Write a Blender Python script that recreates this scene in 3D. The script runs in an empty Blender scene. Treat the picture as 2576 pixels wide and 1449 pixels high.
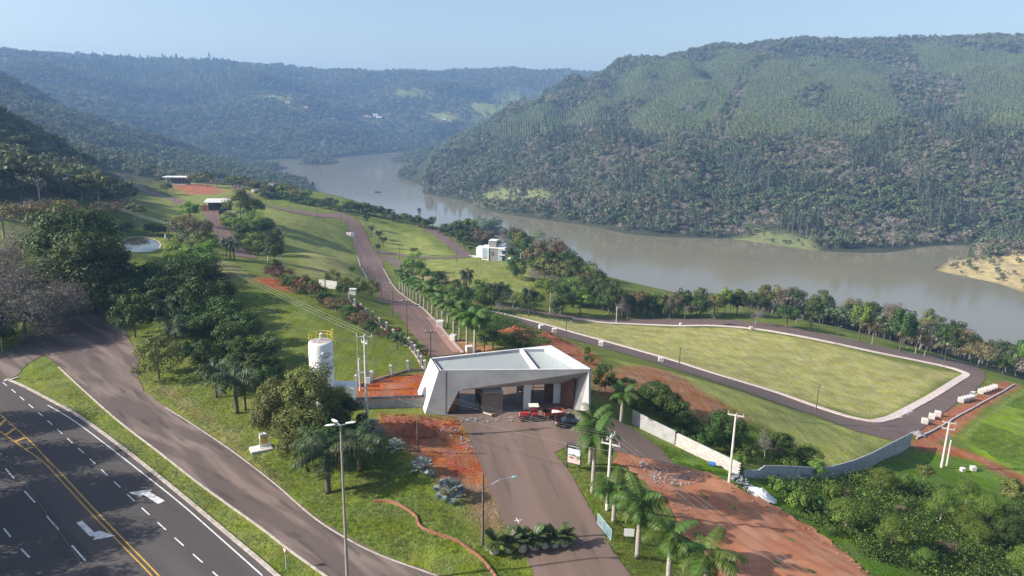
import bpy, bmesh, math, random
import numpy as np
from mathutils import Vector, Matrix
from mathutils.geometry import delaunay_2d_cdt
random.seed(7); RNG = np.random.default_rng(7)
S = bpy.context.scene
COL = S.collection
PI = math.pi
# ---------------------------------------------------------------- camera
PW, PH, FOC, CAMZ = 2576.0, 1449.0, 1773.0, 42.0
PITCH, ROLL = math.radians(14.0), math.radians(1.0)
_R0 = np.array([1, 0, 0.]); CF = np.array([0, math.cos(PITCH), -math.sin(PITCH)]); _U0 = np.array([0, math.sin(PITCH), math.cos(PITCH)])
CR = math.cos(ROLL)*_R0 + math.sin(ROLL)*_U0
CU = math.cos(ROLL)*_U0 - math.sin(ROLL)*_R0
cam = bpy.data.cameras.new('camera'); camo = bpy.data.objects.new('camera', cam); COL.objects.link(camo)
cam.sensor_width = 36.0; cam.lens = 36.0*FOC/PW; cam.clip_start = 1.0; cam.clip_end = 20000.0
M = Matrix.Identity(4)
for i in range(3):
    M[i][0] = CR[i]; M[i][1] = CU[i]; M[i][2] = -CF[i]
M[2][3] = CAMZ
camo.matrix_world = M
S.camera = camo
# ---------------------------------------------------------------- world, sun, exposure
SUN_AZ, SUN_EL = math.radians(-102.0), math.radians(31.5)
W = bpy.data.worlds.new('World'); S.world = W; W.use_nodes = True
wn = W.node_tree; bg = wn.nodes['Background']
sky = wn.nodes.new('ShaderNodeTexSky'); sky.sky_type = 'NISHITA'; sky.sun_disc = False
sky.sun_elevation = SUN_EL; sky.sun_rotation = SUN_AZ
sky.altitude = 300; sky.air_density = 1.0; sky.dust_density = 2.4; sky.ozone_density = 1.0
wn.links.new(sky.outputs[0], bg.inputs['Color']); bg.inputs['Strength'].default_value = 0.114
sl = bpy.data.lights.new('sun', 'SUN'); sl.energy = 5.0; sl.angle = math.radians(0.5); sl.color = (1.0, 0.94, 0.85)
so = bpy.data.objects.new('sun', sl); COL.objects.link(so)
sd = Vector((math.sin(SUN_AZ)*math.cos(SUN_EL), math.cos(SUN_AZ)*math.cos(SUN_EL), math.sin(SUN_EL)))
so.rotation_euler = sd.to_track_quat('Z', 'Y').to_euler()
S.view_settings.view_transform = 'Standard'; S.view_settings.look = 'None'
S.view_settings.exposure = 0.7; S.view_settings.gamma = 1.0; S.view_settings.use_curve_mapping = False
S.render.engine = 'CYCLES'
cy = S.cycles
cy.max_bounces = 5; cy.diffuse_bounces = 3; cy.glossy_bounces = 2; cy.transmission_bounces = 4; cy.transparent_max_bounces = 8; cy.volume_bounces = 1
cy.use_denoising = True; cy.denoising_input_passes = 'RGB_ALBEDO_NORMAL'; cy.denoising_prefilter = 'ACCURATE'; cy.use_adaptive_sampling = False; cy.adaptive_threshold = 0.015
cy.caustics_reflective = False; cy.caustics_refractive = False
# ---------------------------------------------------------------- helpers: pixels of the photograph -> world
def ray(px, py): return FOC*CF + (px-PW/2)*CR - (py-PH/2)*CU
def at_y(px, py, Y):
    d = ray(px, py); return np.array([0, 0, CAMZ]) + d*(Y/d[1])
def at_z(px, py, z):
    d = ray(px, py); return np.array([0, 0, CAMZ]) + d*((z-CAMZ)/d[2])
def project(P):
    q = np.asarray(P, float) - np.array([0, 0, CAMZ]); zc = np.maximum(q@CF, 1e-3)
    return PW/2 + FOC*(q@CR)/zc, PH/2 - FOC*(q@CU)/zc
# ---------------------------------------------------------------- terrain height
C = []
def cz(*a):
    for px, py, z in a: C.append(at_z(px, py, z))
def cy_(*a):
    for px, py, Y in a: C.append(at_y(px, py, Y))
def cw(*a):
    for p in a: C.append(np.array(p, float))
cw((-20,38,0),(-45,45,0),(-70,60,0),(-100,80,0),(-135,112,0),(-90,100,0),(-60,80,0),(-40,65,0),(-20,52,0),(0,40,0),(-10,57,0),
   (-26,73,0),(-42,88,0),(-62,106,0),(-80,113,.2),(-97,125,.8),(-120,138,2),(-150,150,4),(-80,30,0),(-150,70,0),(30,30,-1),
   (2,60,0),(12,58,0),(7,72,0),(-2,78,0),(-6,90,0),(3,92,0),(12,94,0),(0,108,0),(-9,108,0),(10,108,-.5),(-3,125,-.6),(60,40,-6),(110,60,-14))
cz((930,1105,1.3),(1010,1190,1.3),(1080,1285,.9),(1010,1335,.6),(905,1210,.9),(820,1150,.7),(640,1130,.3),(1170,1400,.3),
   (480,900,.5),(600,960,.5),(700,900,1.6),(560,690,3),(700,720,1),(800,800,1),(950,880,.3),(1040,905,0),(900,960,.2),(1000,985,0),
   (245,790,1),(100,760,3),(0,700,6),(300,700,2),(450,760,2),(880,745,-3),(950,825,-1.6),(1020,880,-.3),(760,740,0),
   (1095,845,-2.6),(1040,797,-11.5),(1000,760,-15),(960,705,-22),(930,650,-26),(895,600,-24),(870,560,-20),(790,540,-17),(650,510,-17),
   (1194,887,-1),(1156,855,-2.4),(1110,815,-6.5),(1066,780,-12),(1030,745,-16),(985,790,-10),
   (1330,850,-9),(1500,1000,-1.2),(1560,1060,-1.5),(1700,960,-6),(1900,1010,-11),(2000,1120,-11),(2100,1150,-13),(2090,1205,-11),(1900,1200,-5.5),
   (1855,1195,-4),(1834,1215,-3.2),(1590,1068,-2.5),(1700,1170,-2.5),(1850,1300,-4),(2150,1449,-4.5),(2300,1449,-8),(2576,1449,-13),(2400,1250,-14),(2576,1250,-19),
   (2200,1300,-9),(2000,1300,-6.5),(1700,1400,-2),(1600,1300,-.8),(1480,1180,-.2),(1520,1120,-.6),
   (2048,1036,-20),(2250,1090,-20),(2200,1055,-22),(2390,935,-33),(2470,940,-34),(2480,1010,-29.5),(2368,1176,-20),(2576,1000,-33),(2576,1120,-25),(2500,1080,-25),(2576,1210,-21),
   (1700,915,-18.5),(1550,812,-26),(1850,818,-28),(2100,866,-29),(1900,795,-30.5),(2100,830,-33),(2300,880,-36),(2550,955,-38),(1900,900,-25),(2150,960,-27.5),
   (1450,855,-17),(1300,810,-17.5),(1200,770,-20),(1600,880,-20))
cy_((1000,620,370),(1060,600,400),(1130,600,400),(1170,640,345),(1240,655,340),(1100,660,305),(1150,720,255),(1300,700,285),(1350,660,330),(1000,560,430),(950,530,480),
    (1100,570,430),(880,500,520),(750,480,560))
SHORE = [(2900,1000),(2700,930),(2400,850),(2100,790),(1800,760),(1550,740),(1300,690),(1100,600),(950,552),(800,490),(690,440)]
WZ = -75.0
for p in SHORE: C.append(at_z(*p, WZ))
FARSHORE = [(2900,800),(2576,740),(2450,700),(2360,682),(2385,660),(2440,640),(2455,614),(2300,625),(2050,630),(1800,600),(1500,572),(1180,510),(1060,482),(1030,455),(1060,420),(1110,388)]
for p in FARSHORE: C.append(at_z(*p, WZ))
cz((2440,672,-72.5),(2520,660,-69),(2600,650,-65),(2576,700,-72),(2500,690,-72.5),(2700,700,-70),(2700,760,-73.5),(2480,625,-72),(2576,610,-62),(2440,655,-73))
for p in [(1135,371),(1020,382),(900,391),(750,409),(715,424)]: C.append(at_z(*p, WZ))
for p in [(2450,760),(2200,700),(1900,680),(1500,630),(1200,560),(1000,490),(900,430),(1050,400),(1000,440)]: C.append(at_z(*p, -83.))
# opposite hill
cy_((1110,385,1400),(1230,310,1550),(1340,260,1700),(1480,200,1850),(1620,158,1950),(1800,129,1950),(2000,105,1950),(2300,109,1900),(2576,98,1800),(2900,93,1800),
    (1300,400,1150),(1500,350,1130),(1800,350,1000),(2100,350,985),(2240,350,990),(2350,350,1090),(2576,340,940),(1500,450,900),(1800,470,830),(2200,470,800),(2500,470,800),
    (1500,260,1480),(1800,250,1350),(2200,220,1420),(2330,250,1480),(2500,200,1450),(2800,200,1400),(2800,470,800),(1300,500,880),(1600,520,760),(2000,560,720),(2500,580,720),(2576,690,560),(2700,650,600),(2800,600,680),
    (1380,320,1350))
for px, Y, z in [(1350,2500,40),(1600,2700,110),(2000,2700,170),(2500,2600,190),(3000,2500,190)]:
    p = at_y(px, 300, Y); p[2] = z; C.append(p)
# plateau and spurs on the left
cy_((-500,95,2400),(0,133,2500),(300,153,2700),(600,165,2900),(975,187,3200),(1270,181,3400),(1480,187,3500),
    (400,200,2350),(700,220,2600),(900,240,2700),(1200,240,2900),(600,300,2050),(900,300,2350),(1100,300,2500),(1250,262,2900),(800,360,1950),(1100,345,2380),(1000,350,2200),
    (-300,140,1200),(0,202,1200),(100,244,1230),(200,286,1270),(330,336,1330),(480,382,1430),(600,407,1530),(690,425,1580),
    (150,352,850),(300,385,900),(450,420,950),(600,440,1000),(690,447,1120),(0,320,800),(-300,250,700))
for px, Y, z in [(250,1650,0),(450,1750,-25),(0,1650,70),(-300,1700,120)]:
    p = at_y(px, 300, Y); p[2] = z; C.append(p)
for px, Y in [(-600,3600),(0,3600),(500,3800),(1000,4100),(1500,4300),(2000,4400),(3000,4200)]:
    p = at_y(px, 300, Y); p[2] = at_y(px, 190, Y)[2]-70; C.append(p)
# dark hill at the left, lawns and pond below it
cy_((0,312,420),(80,354,430),(170,396,450),(230,436,480),(0,500,230),(150,500,260),(100,430,350),(-300,150,400),(-300,500,200),(-500,700,150),
    (320,440,540),(250,428,570),(300,480,430),(420,520,360),(500,500,430),(570,480,480),(440,455,560),(600,470,560),(690,480,560),
    (360,612,245),(400,560,276),(300,600,240),(450,600,250),(600,600,272),(560,550,325),(620,640,245),(680,640,262),(750,560,350),(800,640,262),(850,700,222),(770,690,205),
    (550,510,390),(200,600,220),(100,600,190))
cz(*[(a, b, -2.2) for a, b in [(300,612),(325,598),(365,597),(398,607),(407,617),(390,632),(350,638),(310,630),(350,616)]])
C = np.array(C)
_d = np.sqrt(((C[:, None, :2]-C[None, :, :2])**2).sum(2)); np.fill_diagonal(_d, 1e9)
_cs = np.clip(_d.min(1)*0.7, 2.0, 150.0)
def _phi(P): return np.sqrt(((P[:, None, :]-C[None, :, :2])**2).sum(2) + _cs[None, :]**2)
_A = _phi(C[:, :2]); _n = len(C)
_A = np.block([[_A + 0.02*np.eye(_n)*_cs.mean()*0, np.ones((_n, 1)), C[:, :2]/1000], [np.ones((1, _n)), np.zeros((1, 3))], [C[:, :2].T/1000, np.zeros((2, 3))]])
_w = np.linalg.lstsq(_A, np.concatenate([C[:, 2], np.zeros(3)]), rcond=1e-9)[0]
_NS = [(RNG.uniform(0, 2*PI), RNG.uniform(0, 6.28), s) for s in (1/310, 1/190, 1/120, 1/77, 1/52, 1/33, 1/26, 1/230)]
def wob(x, y, scale=1.0):
    out = 0
    for a, ph, k in _NS: out = out + np.sin((x*math.cos(a)+y*math.sin(a))*6.283*k*scale + ph + 1.3*np.sin((y*math.cos(a)-x*math.sin(a))*6.283*k*0.7*scale+ph*2))/(k*330)**0.8
    return out/3.5
def sstep(a, b, v):
    t = np.clip((v-a)/(b-a), 0, 1); return t*t*(3-2*t)
def H(x, y):
    x = np.atleast_1d(np.asarray(x, float)); y = np.atleast_1d(np.asarray(y, float))
    P = np.stack([x.ravel(), y.ravel()], 1); out = np.empty(len(P))
    for i in range(0, len(P), 20000):
        q = P[i:i+20000]
        out[i:i+20000] = _phi(q)@_w[:_n] + _w[_n] + (q/1000)@_w[_n+1:]
    # hills get gullies and knolls; the water's edge stays where it is
    amp = sstep(700, 1500, P[:, 1])*sstep(-74, -20, out)*18*(1-.45*sstep(1700, 2400, P[:, 1])) + sstep(250, 600, P[:, 1])*sstep(-70, -40, out)*1.0
    out = out + amp*wob(P[:, 0], P[:, 1])
    x_, y_ = P[:, 0], P[:, 1]
    rib = np.sin(6.283*(x_+.28*y_+30*np.sin(y_/170))/185)+.55*np.sin(6.283*(x_-.2*y_+40*np.sin(y_/230+1))/97+2)
    out = out + rib*13*sstep(700, 950, y_)*(1-sstep(120, 215, out))*sstep(-70, -25, out)*sstep(-100, 150, x_)*(1-sstep(2100, 2400, y_))
    big = np.sin(6.283*(x_*.8+y_*.35)/640+1.2*np.sin(y_/400))+.6*np.sin(6.283*(x_-.7*y_)/390+1)
    out = out + big*24*sstep(1650, 2100, y_)*(1-sstep(130, 205, out))*sstep(-70, -10, out)*(1-sstep(-100, 300, x_)*(1-sstep(2300, 2600, y_)))
    out = np.maximum(out, -86)
    return out.reshape(x.shape)
def h1(x, y): return float(H([x], [y])[0])
_T = np.concatenate([np.arange(38, 300, 1.0), np.geomspace(300, 4500, 700)])
def G(px, py):
    """point of the terrain seen at a pixel of the photograph"""
    d = ray(px, py); d = d/d[1]
    zs = CAMZ + d[2]*_T; hs = H(d[0]*_T, _T)
    k = np.nonzero(zs < hs)[0]
    if len(k) == 0: t = _T[-1]
    else:
        k = max(k[0], 1); a, b = _T[k-1], _T[k]
        fa, fb = zs[k-1]-hs[k-1], zs[k]-hs[k]; t = a+(b-a)*fa/(fa-fb+1e-9)
        t2 = np.array([t]); 
    x, y = d[0]*t, t
    return Vector((x, y, h1(x, y)))
def GP(pts): return [G(*p) for p in pts]
def in_poly(x, y, poly):
    x = np.asarray(x); y = np.asarray(y); r = np.zeros(x.shape, bool)
    n = len(poly)
    for i in range(n):
        x0, y0 = poly[i][0], poly[i][1]; x1, y1 = poly[(i+1) % n][0], poly[(i+1) % n][1]
        c = ((y0 > y) != (y1 > y)) & (x < (x1-x0)*(y-y0)/((y1-y0) if y1 != y0 else 1e-9)+x0)
        r ^= c
    return r
def poly_dist(x, y, poly):
    """distance outside a polygon (negative inside)"""
    d = np.full(np.shape(x), 1e9); n = len(poly)
    for i in range(n):
        ax, ay = poly[i][0], poly[i][1]; bx, by = poly[(i+1) % n][0], poly[(i+1) % n][1]
        L = max((bx-ax)**2+(by-ay)**2, 1e-9); t = np.clip(((x-ax)*(bx-ax)+(y-ay)*(by-ay))/L, 0, 1)
        d = np.minimum(d, np.hypot(x-ax-t*(bx-ax), y-ay-t*(by-ay)))
    return np.where(in_poly(x, y, poly), -d, d)
# ---------------------------------------------------------------- mesh helpers
def tag(o, label=None, cat=None, group=None, kind=None):
    if label: o['label'] = label
    if cat: o['category'] = cat
    if group: o['group'] = group
    if kind: o['kind'] = kind
    return o
def empty(name, loc, rz=0.0, label=None, cat=None, group=None):
    o = bpy.data.objects.new(name, None); COL.objects.link(o); o.location = loc; o.rotation_euler = (0, 0, rz); o.empty_display_size = .3
    return tag(o, label, cat, group)
def link_mesh(name, me, parent=None, loc=None):
    o = bpy.data.objects.new(name, me); COL.objects.link(o)
    if parent: o.parent = parent
    if loc is not None: o.location = loc
    return o
def child_copy(o, parent):
    c = o.copy(); COL.objects.link(c); c.parent = parent
    for g in o.children: child_copy(g, c)
    return c
def dup(root, loc, rz=0.0, scale=None, label=None, group=None):
    r = root.copy(); COL.objects.link(r); r.location = loc; r.rotation_euler = (root.rotation_euler[0], root.rotation_euler[1], rz)
    if scale is not None: r.scale = (scale,)*3 if not hasattr(scale, '__len__') else scale
    if label: r['label'] = label
    if group: r['group'] = group
    for c in list(root.children): child_copy(c, r)
    return r
class MB:
    def __init__(self): self.v = []; self.f = []; self.m = []
    def add(self, vs, fs, mi=0):
        b = len(self.v); self.v.extend([tuple(p) for p in vs]); self.f.extend([tuple(i+b for i in f) for f in fs]); self.m.extend([mi]*len(fs)); return self
    def box(self, c, s, rz=0.0, mi=0):
        x, y, z = s[0]/2, s[1]/2, s[2]/2; R = Matrix.Rotation(rz, 3, 'Z'); c = Vector(c)
        vs = [c+R@Vector(p) for p in [(-x,-y,-z),(x,-y,-z),(x,y,-z),(-x,y,-z),(-x,-y,z),(x,-y,z),(x,y,z),(-x,y,z)]]
        return self.add(vs, [(0,3,2,1),(4,5,6,7),(0,1,5,4),(1,2,6,5),(2,3,7,6),(3,0,4,7)], mi)
    def prism(self, base, top, mi=0):
        n = len(base); fs = [tuple(range(n-1, -1, -1)), tuple(range(n, 2*n))]
        fs += [(i, (i+1) % n, n+(i+1) % n, n+i) for i in range(n)]
        return self.add(list(base)+list(top), fs, mi)
    def tube(self, pts, r, seg=6, mi=0, caps=True):
        pts = [Vector(p) for p in pts]; n = len(pts)
        if not hasattr(r, '__len__'): r = [r]*n
        vs = []; prev = None
        for i, p in enumerate(pts):
            d = (pts[min(i+1, n-1)]-pts[max(i-1, 0)])
            if d.length < 1e-9: d = Vector((0, 0, 1))
            d.normalize()
            a = prev if prev is not None else (Vector((1, 0, 0)) if abs(d.x) < .9 else Vector((0, 1, 0)))
            a = (a - d*a.dot(d)); a = a.normalized() if a.length > 1e-6 else d.orthogonal().normalized()
            prev = a; b = d.cross(a)
            for k in range(seg):
                t = 2*PI*k/seg; vs.append(p + (a*math.cos(t)+b*math.sin(t))*r[i])
        fs = []
        for i in range(n-1):
            for k in range(seg):
                k2 = (k+1) % seg; fs.append((i*seg+k, i*seg+k2, (i+1)*seg+k2, (i+1)*seg+k))
        if caps: fs += [tuple(range(seg-1, -1, -1)), tuple((n-1)*seg+k for k in range(seg))]
        return self.add(vs, fs, mi)
    def lathe(self, prof, seg=16, c=(0, 0, 0), mi=0):
        c = Vector(c); vs = []; n = len(prof)
        for r_, z in prof:
            for k in range(seg):
                t = 2*PI*k/seg; vs.append(c+Vector((r_*math.cos(t), r_*math.sin(t), z)))
        fs = [(i*seg+k, i*seg+(k+1) % seg, (i+1)*seg+(k+1) % seg, (i+1)*seg+k) for i in range(n-1) for k in range(seg)]
        fs += [tuple(range(seg-1, -1, -1)), tuple((n-1)*seg+k for k in range(seg))]
        return self.add(vs, fs, mi)
    def mesh(self, name, mats, smooth=False):
        me = bpy.data.meshes.new(name); me.from_pydata(self.v, [], self.f)
        if not isinstance(mats, (list, tuple)): mats = [mats]
        for m in mats: me.materials.append(m)
        if len(mats) > 1: me.polygons.foreach_set('material_index', self.m)
        if smooth: me.polygons.foreach_set('use_smooth', [True]*len(me.polygons))
        me.update(); return me
    def build(self, name, mats, parent=None, smooth=False, bevel=0, loc=None):
        o = link_mesh(name, self.mesh(name, mats, smooth), parent, loc)
        if bevel:
            b = o.modifiers.new('b', 'BEVEL'); b.width = bevel; b.segments = 1; b.limit_method = 'ANGLE'
        return o
def resample(pts, step):
    P = [Vector(p) for p in pts]; out = [P[0]]
    for a, b in zip(P, P[1:]):
        n = max(1, int(round((b-a).length/step)))
        out += [a.lerp(b, i/n) for i in range(1, n+1)]
    return out
def smooth_line(pts, n=8):
    P = [np.array(p, float) for p in pts]; out = []
    for i in range(len(P)-1):
        p0, p1, p2, p3 = P[max(i-1, 0)], P[i], P[i+1], P[min(i+2, len(P)-1)]
        for k in range(n):
            t = k/n; out.append(.5*((2*p1)+(-p0+p2)*t+(2*p0-5*p1+4*p2-p3)*t*t+(-p0+3*p1-3*p2+p3)*t**3))
    out.append(P[-1]); return [tuple(p) for p in out]
def drape(name, poly, mat, off=.06, step=1.5, grid=None, parent=None, kind='structure', rag=0.0):
    """a sheet laid on the terrain inside a world polygon"""
    b = [p.to_2d() for p in resample([Vector((p[0], p[1], 0)) for p in list(poly)+[poly[0]]], step)][:-1]
    if rag: b = [p+Vector((rag*(math.sin(p.x*2.3+p.y*1.1)+math.sin(p.x*5.1-p.y*4.3)+random.uniform(-1, 1))*.5, rag*(math.sin(p.y*2.7-p.x)+random.uniform(-1, 1))*.5)) for p in b]
    n = len(b); g = grid or step*1.6
    xs = [p.x for p in b]; ys = [p.y for p in b]
    gx, gy = np.meshgrid(np.arange(min(xs), max(xs), g), np.arange(min(ys), max(ys), g)); gx = gx.ravel(); gy = gy.ravel()
    k = poly_dist(gx, gy, [(p.x, p.y) for p in b]) < -g*.45
    vs = b+[Vector((x, y)) for x, y in zip(gx[k], gy[k])]
    r = delaunay_2d_cdt(vs, [(i, (i+1) % n) for i in range(n)], [list(range(n))], 1, 1e-4)
    V = np.array([(v.x, v.y) for v in r[0]]); Z = H(V[:, 0], V[:, 1])+off
    me = bpy.data.meshes.new(name); me.from_pydata([(a, b_, c) for (a, b_), c in zip(V, Z)], [], [tuple(f) for f in r[2]])
    bmm = bmesh.new(); bmm.from_mesh(me); bmesh.ops.recalc_face_normals(bmm, faces=bmm.faces)
    if bmm.faces and sum(f.normal.z for f in bmm.faces) < 0: bmesh.ops.reverse_faces(bmm, faces=bmm.faces)
    bmm.to_mesh(me); bmm.free(); me.materials.append(mat); me.polygons.foreach_set('use_smooth', [True]*len(me.polygons))
    o = link_mesh(name, me, parent)
    if kind and not parent: o['kind'] = kind
    return o
def ribbon(mb, line, w, off=.08, mi=0, h=0.0):
    """a strip of width w (or a pair of offsets) along a world line, following the terrain; h > 0 gives it sides"""
    L = [Vector((p[0], p[1], 0)) for p in line]; n = len(L)
    lo, hi = (-w/2, w/2) if not hasattr(w, '__len__') else w
    A = []; B = []
    for i in range(n):
        d = (L[min(i+1, n-1)]-L[max(i-1, 0)]); d.normalize(); s = Vector((d.y, -d.x, 0))
        A.append(L[i]+s*lo); B.append(L[i]+s*hi)
    hz = H([p.x for p in A+B], [p.y for p in A+B])+off
    vs = [Vector((p.x, p.y, z)) for p, z in zip(A+B, hz)]
    if h == 0: mb.add(vs, [(i, n+i, n+i+1, i+1) for i in range(n-1)], mi)
    else:
        lowv = [v-Vector((0, 0, h)) for v in vs]; fs = []
        for i in range(n-1):
            fs += [(i, n+i, n+i+1, i+1), (i+1, 2*n+i+1, 2*n+i, i), (n+i, 3*n+i, 3*n+i+1, n+i+1)]
        fs += [(0, 2*n, 3*n, n), (n-1, 2*n-1, 4*n-1, 3*n-1)]
        mb.add(vs+lowv, fs, mi)
    return mb
# ---------------------------------------------------------------- materials
def nodes(m):
    m.use_nodes = True; nt = m.node_tree; return nt, nt.nodes['Principled BSDF']
def mat(name, col, rough=.8, var=.12, scale=3.0, metal=0.0, bump=0.0, spec=.3, stain=None):
    """plain material with a little mottling in its own colour"""
    m = bpy.data.materials.new(name); nt, b = nodes(m); N = nt.nodes.new; L = nt.links.new
    b.inputs['Roughness'].default_value = rough; b.inputs['Metallic'].default_value = metal; b.inputs['Specular IOR Level'].default_value = spec
    tc = N('ShaderNodeTexCoord'); nz = N('ShaderNodeTexNoise'); nz.inputs['Scale'].default_value = scale; nz.inputs['Detail'].default_value = 5
    L(tc.outputs['Object'], nz.inputs['Vector'])
    r = N('ShaderNodeValToRGB'); L(nz.outputs['Fac'], r.inputs['Fac'])
    c = np.array(col[:3]); r.color_ramp.elements[0].position = .3; r.color_ramp.elements[1].position = .7
    r.color_ramp.elements[0].color = (*np.clip(c*(1-var*1.4), 0, 1), 1); r.color_ramp.elements[1].color = (*np.clip(c*(1+var), 0, 1), 1)
    out = r.outputs['Color']
    if stain:
        n2 = N('ShaderNodeTexNoise'); n2.inputs['Scale'].default_value = stain[1]; n2.inputs['Detail'].default_value = 6; L(tc.outputs['Object'], n2.inputs['Vector'])
        rr = N('ShaderNodeMapRange'); rr.inputs['From Min'].default_value = .48; rr.inputs['From Max'].default_value = .7; rr.inputs['To Max'].default_value = stain[2]; L(n2.outputs['Fac'], rr.inputs['Value'])
        mx = N('ShaderNodeMixRGB'); L(rr.outputs[0], mx.inputs['Fac']); L(out, mx.inputs['Color1']); mx.inputs['Color2'].default_value = (*stain[0], 1); out = mx.outputs[0]
    L(out, b.inputs['Base Color'])
    if bump:
        bp = N('ShaderNodeBump'); bp.inputs['Strength'].default_value = bump; bp.inputs['Distance'].default_value = .05; L(nz.outputs['Fac'], bp.inputs['Height']); L(bp.outputs[0], b.inputs['Normal'])
    return m
def leaf_mat(name, col, var=.35, trans=.25, rough=.6, hue=.03):
    m = bpy.data.materials.new(name); nt, b = nodes(m); N = nt.nodes.new; L = nt.links.new
    b.inputs['Roughness'].default_value = rough; b.inputs['Specular IOR Level'].default_value = .25
    at = N('ShaderNodeAttribute'); at.attribute_name = 'tint'
    oi = N('ShaderNodeObjectInfo')
    hs = N('ShaderNodeHueSaturation'); hs.inputs['Color'].default_value = (*col, 1)
    mr = N('ShaderNodeMapRange'); L(oi.outputs['Random'], mr.inputs['Value']); mr.inputs['To Min'].default_value = .5-hue; mr.inputs['To Max'].default_value = .5+hue
    L(mr.outputs[0], hs.inputs['Hue'])
    mv = N('ShaderNodeMath'); mv.operation = 'MULTIPLY_ADD'; L(oi.outputs['Random'], mv.inputs[0]); mv.inputs[1].default_value = var; mv.inputs[2].default_value = 1-var/2
    mm = N('ShaderNodeMath'); mm.operation = 'MULTIPLY'; L(mv.outputs[0], mm.inputs[0]); L(at.outputs['Fac'], mm.inputs[1]); L(mm.outputs[0], hs.inputs['Value'])
    L(hs.outputs[0], b.inputs['Base Color'])
    if trans > 0:
        tr = N('ShaderNodeBsdfTranslucent'); L(hs.outputs[0], tr.inputs['Color']); mx = N('ShaderNodeMixShader'); mx.inputs[0].default_value = trans
        L(b.outputs[0], mx.inputs[1]); L(tr.outputs[0], mx.inputs[2]); L(mx.outputs[0], nt.nodes['Material Output'].inputs['Surface'])
    return m
def asphalt(name, col, patch, dust, ps=.12, amount=.6, along=None, stretch=.22):
    m = bpy.data.materials.new(name); nt, b = nodes(m); N = nt.nodes.new; L = nt.links.new
    b.inputs['Roughness'].default_value = .85; b.inputs['Specular IOR Level'].default_value = .25
    tc = N('ShaderNodeTexCoord')
    def nz(s, d=6, dist=0): 
        n = N('ShaderNodeTexNoise'); n.inputs['Scale'].default_value = s; n.inputs['Detail'].default_value = d; n.inputs['Distortion'].default_value = dist
        if along is None or s > 5: L(tc.outputs['Object'], n.inputs['Vector'])
        else:
            m1 = N('ShaderNodeMapping'); m1.inputs['Rotation'].default_value = (0, 0, -along); L(tc.outputs['Object'], m1.inputs['Vector'])
            m2 = N('ShaderNodeMapping'); m2.inputs['Scale'].default_value = (stretch, 1.6, 1); L(m1.outputs[0], m2.inputs['Vector']); L(m2.outputs[0], n.inputs['Vector'])
        return n.outputs['Fac']
    def ramp(f, a, c): 
        r = N('ShaderNodeMapRange'); r.inputs['From Min'].default_value = a; r.inputs['From Max'].default_value = c; L(f, r.inputs['Value']); return r.outputs[0]
    def mul(f, k):
        q = N('ShaderNodeMath'); q.operation = 'MULTIPLY'; L(f, q.inputs[0]); q.inputs[1].default_value = k; return q.outputs[0]
    def mix(f, c1, c2):
        x = N('ShaderNodeMixRGB'); L(f, x.inputs['Fac'])
        for i, c in ((1, c1), (2, c2)):
            if isinstance(c, tuple): x.inputs[i].default_value = (*c, 1)
            else: L(c, x.inputs[i])
        return x.outputs[0]
    c = mix(mul(ramp(nz(ps, 7, .6), .45, .62), amount), col, dust)
    c = mix(mul(ramp(nz(ps*2.3, 5), .58, .66), amount*.8), c, patch)
    f = nz(14, 3); g = mix(mul(ramp(f, .35, .65), .25), c, tuple(np.array(col)*1.5)); 
    L(mix(mul(ramp(nz(60, 2), .4, .6), .25), g, tuple(np.array(col)*.6)), b.inputs['Base Color'])
    bp = N('ShaderNodeBump'); bp.inputs['Strength'].default_value = .25; bp.inputs['Distance'].default_value = .03; L(nz(25, 3), bp.inputs['Height']); L(bp.outputs[0], b.inputs['Normal'])
    return m
M_hwy = asphalt('highway_asphalt', (.08, .07, .066), (.048, .043, .042), (.118, .098, .09), .16, .8, math.radians(139), .1)
M_road = asphalt('road_asphalt', (.16, .111, .087), (.09, .07, .066), (.22, .15, .125), .25, .75, math.radians(101), .15)
M_road2 = asphalt('red_dusted_asphalt', (.178, .115, .091), (.12, .08, .07), (.25, .14, .105), .25, .7, math.radians(105), .15)
M_old = asphalt('worn_asphalt', (.116, .087, .075), (.058, .048, .044), (.25, .185, .155), .3, .95, math.radians(138), .22)
M_dark = asphalt('dark_asphalt', (.148, .104, .086), (.1, .08, .076), (.185, .125, .108), .1, .7)
M_dirt = asphalt('red_earth', (.39, .155, .078), (.29, .1, .05), (.46, .25, .15), .3, .7)
M_white = mat('white_road_paint', (.72, .7, .66), .7, .12, 4, stain=((.3, .27, .25), 3, .5))
M_yellow = mat('yellow_road_paint', (.62, .36, .06), .7, .12, 4, stain=((.25, .18, .1), 3, .5))
M_kerb = mat('kerb_concrete', (.48, .42, .36), .85, .2, 2, stain=((.3, .2, .14), 1.2, .6))
M_pave = mat('new_paver', (.68, .56, .5), .85, .14, 1.6, stain=((.5, .34, .27), .9, .5))
M_conc = mat('grey_concrete', (.36, .35, .345), .85, .14, 1.2, bump=.2, stain=((.27, .26, .25), .7, .6))
M_concl = mat('pale_concrete', (.62, .6, .57), .8, .1, 1.5, stain=((.45, .41, .37), 1.1, .5))
M_pole = mat('pole_concrete', (.60, .57, .52), .85, .12, 3, stain=((.42, .38, .33), 2, .5))
M_poled = mat('weathered_pole', (.14, .11, .09), .9, .2, 3, stain=((.24, .18, .13), 2, .5))
M_wht = mat('white_paint', (.80, .79, .77), .55, .04, 1.5, stain=((.62, .58, .54), .8, .35))
M_grey = mat('grey_paint', (.27, .26, .25), .7, .06, 1.0)
M_steel = mat('galvanised_steel', (.55, .56, .57), .45, .08, 5, metal=.7)
M_black = mat('black_plastic', (.025, .025, .027), .5, .1, 5)
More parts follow.
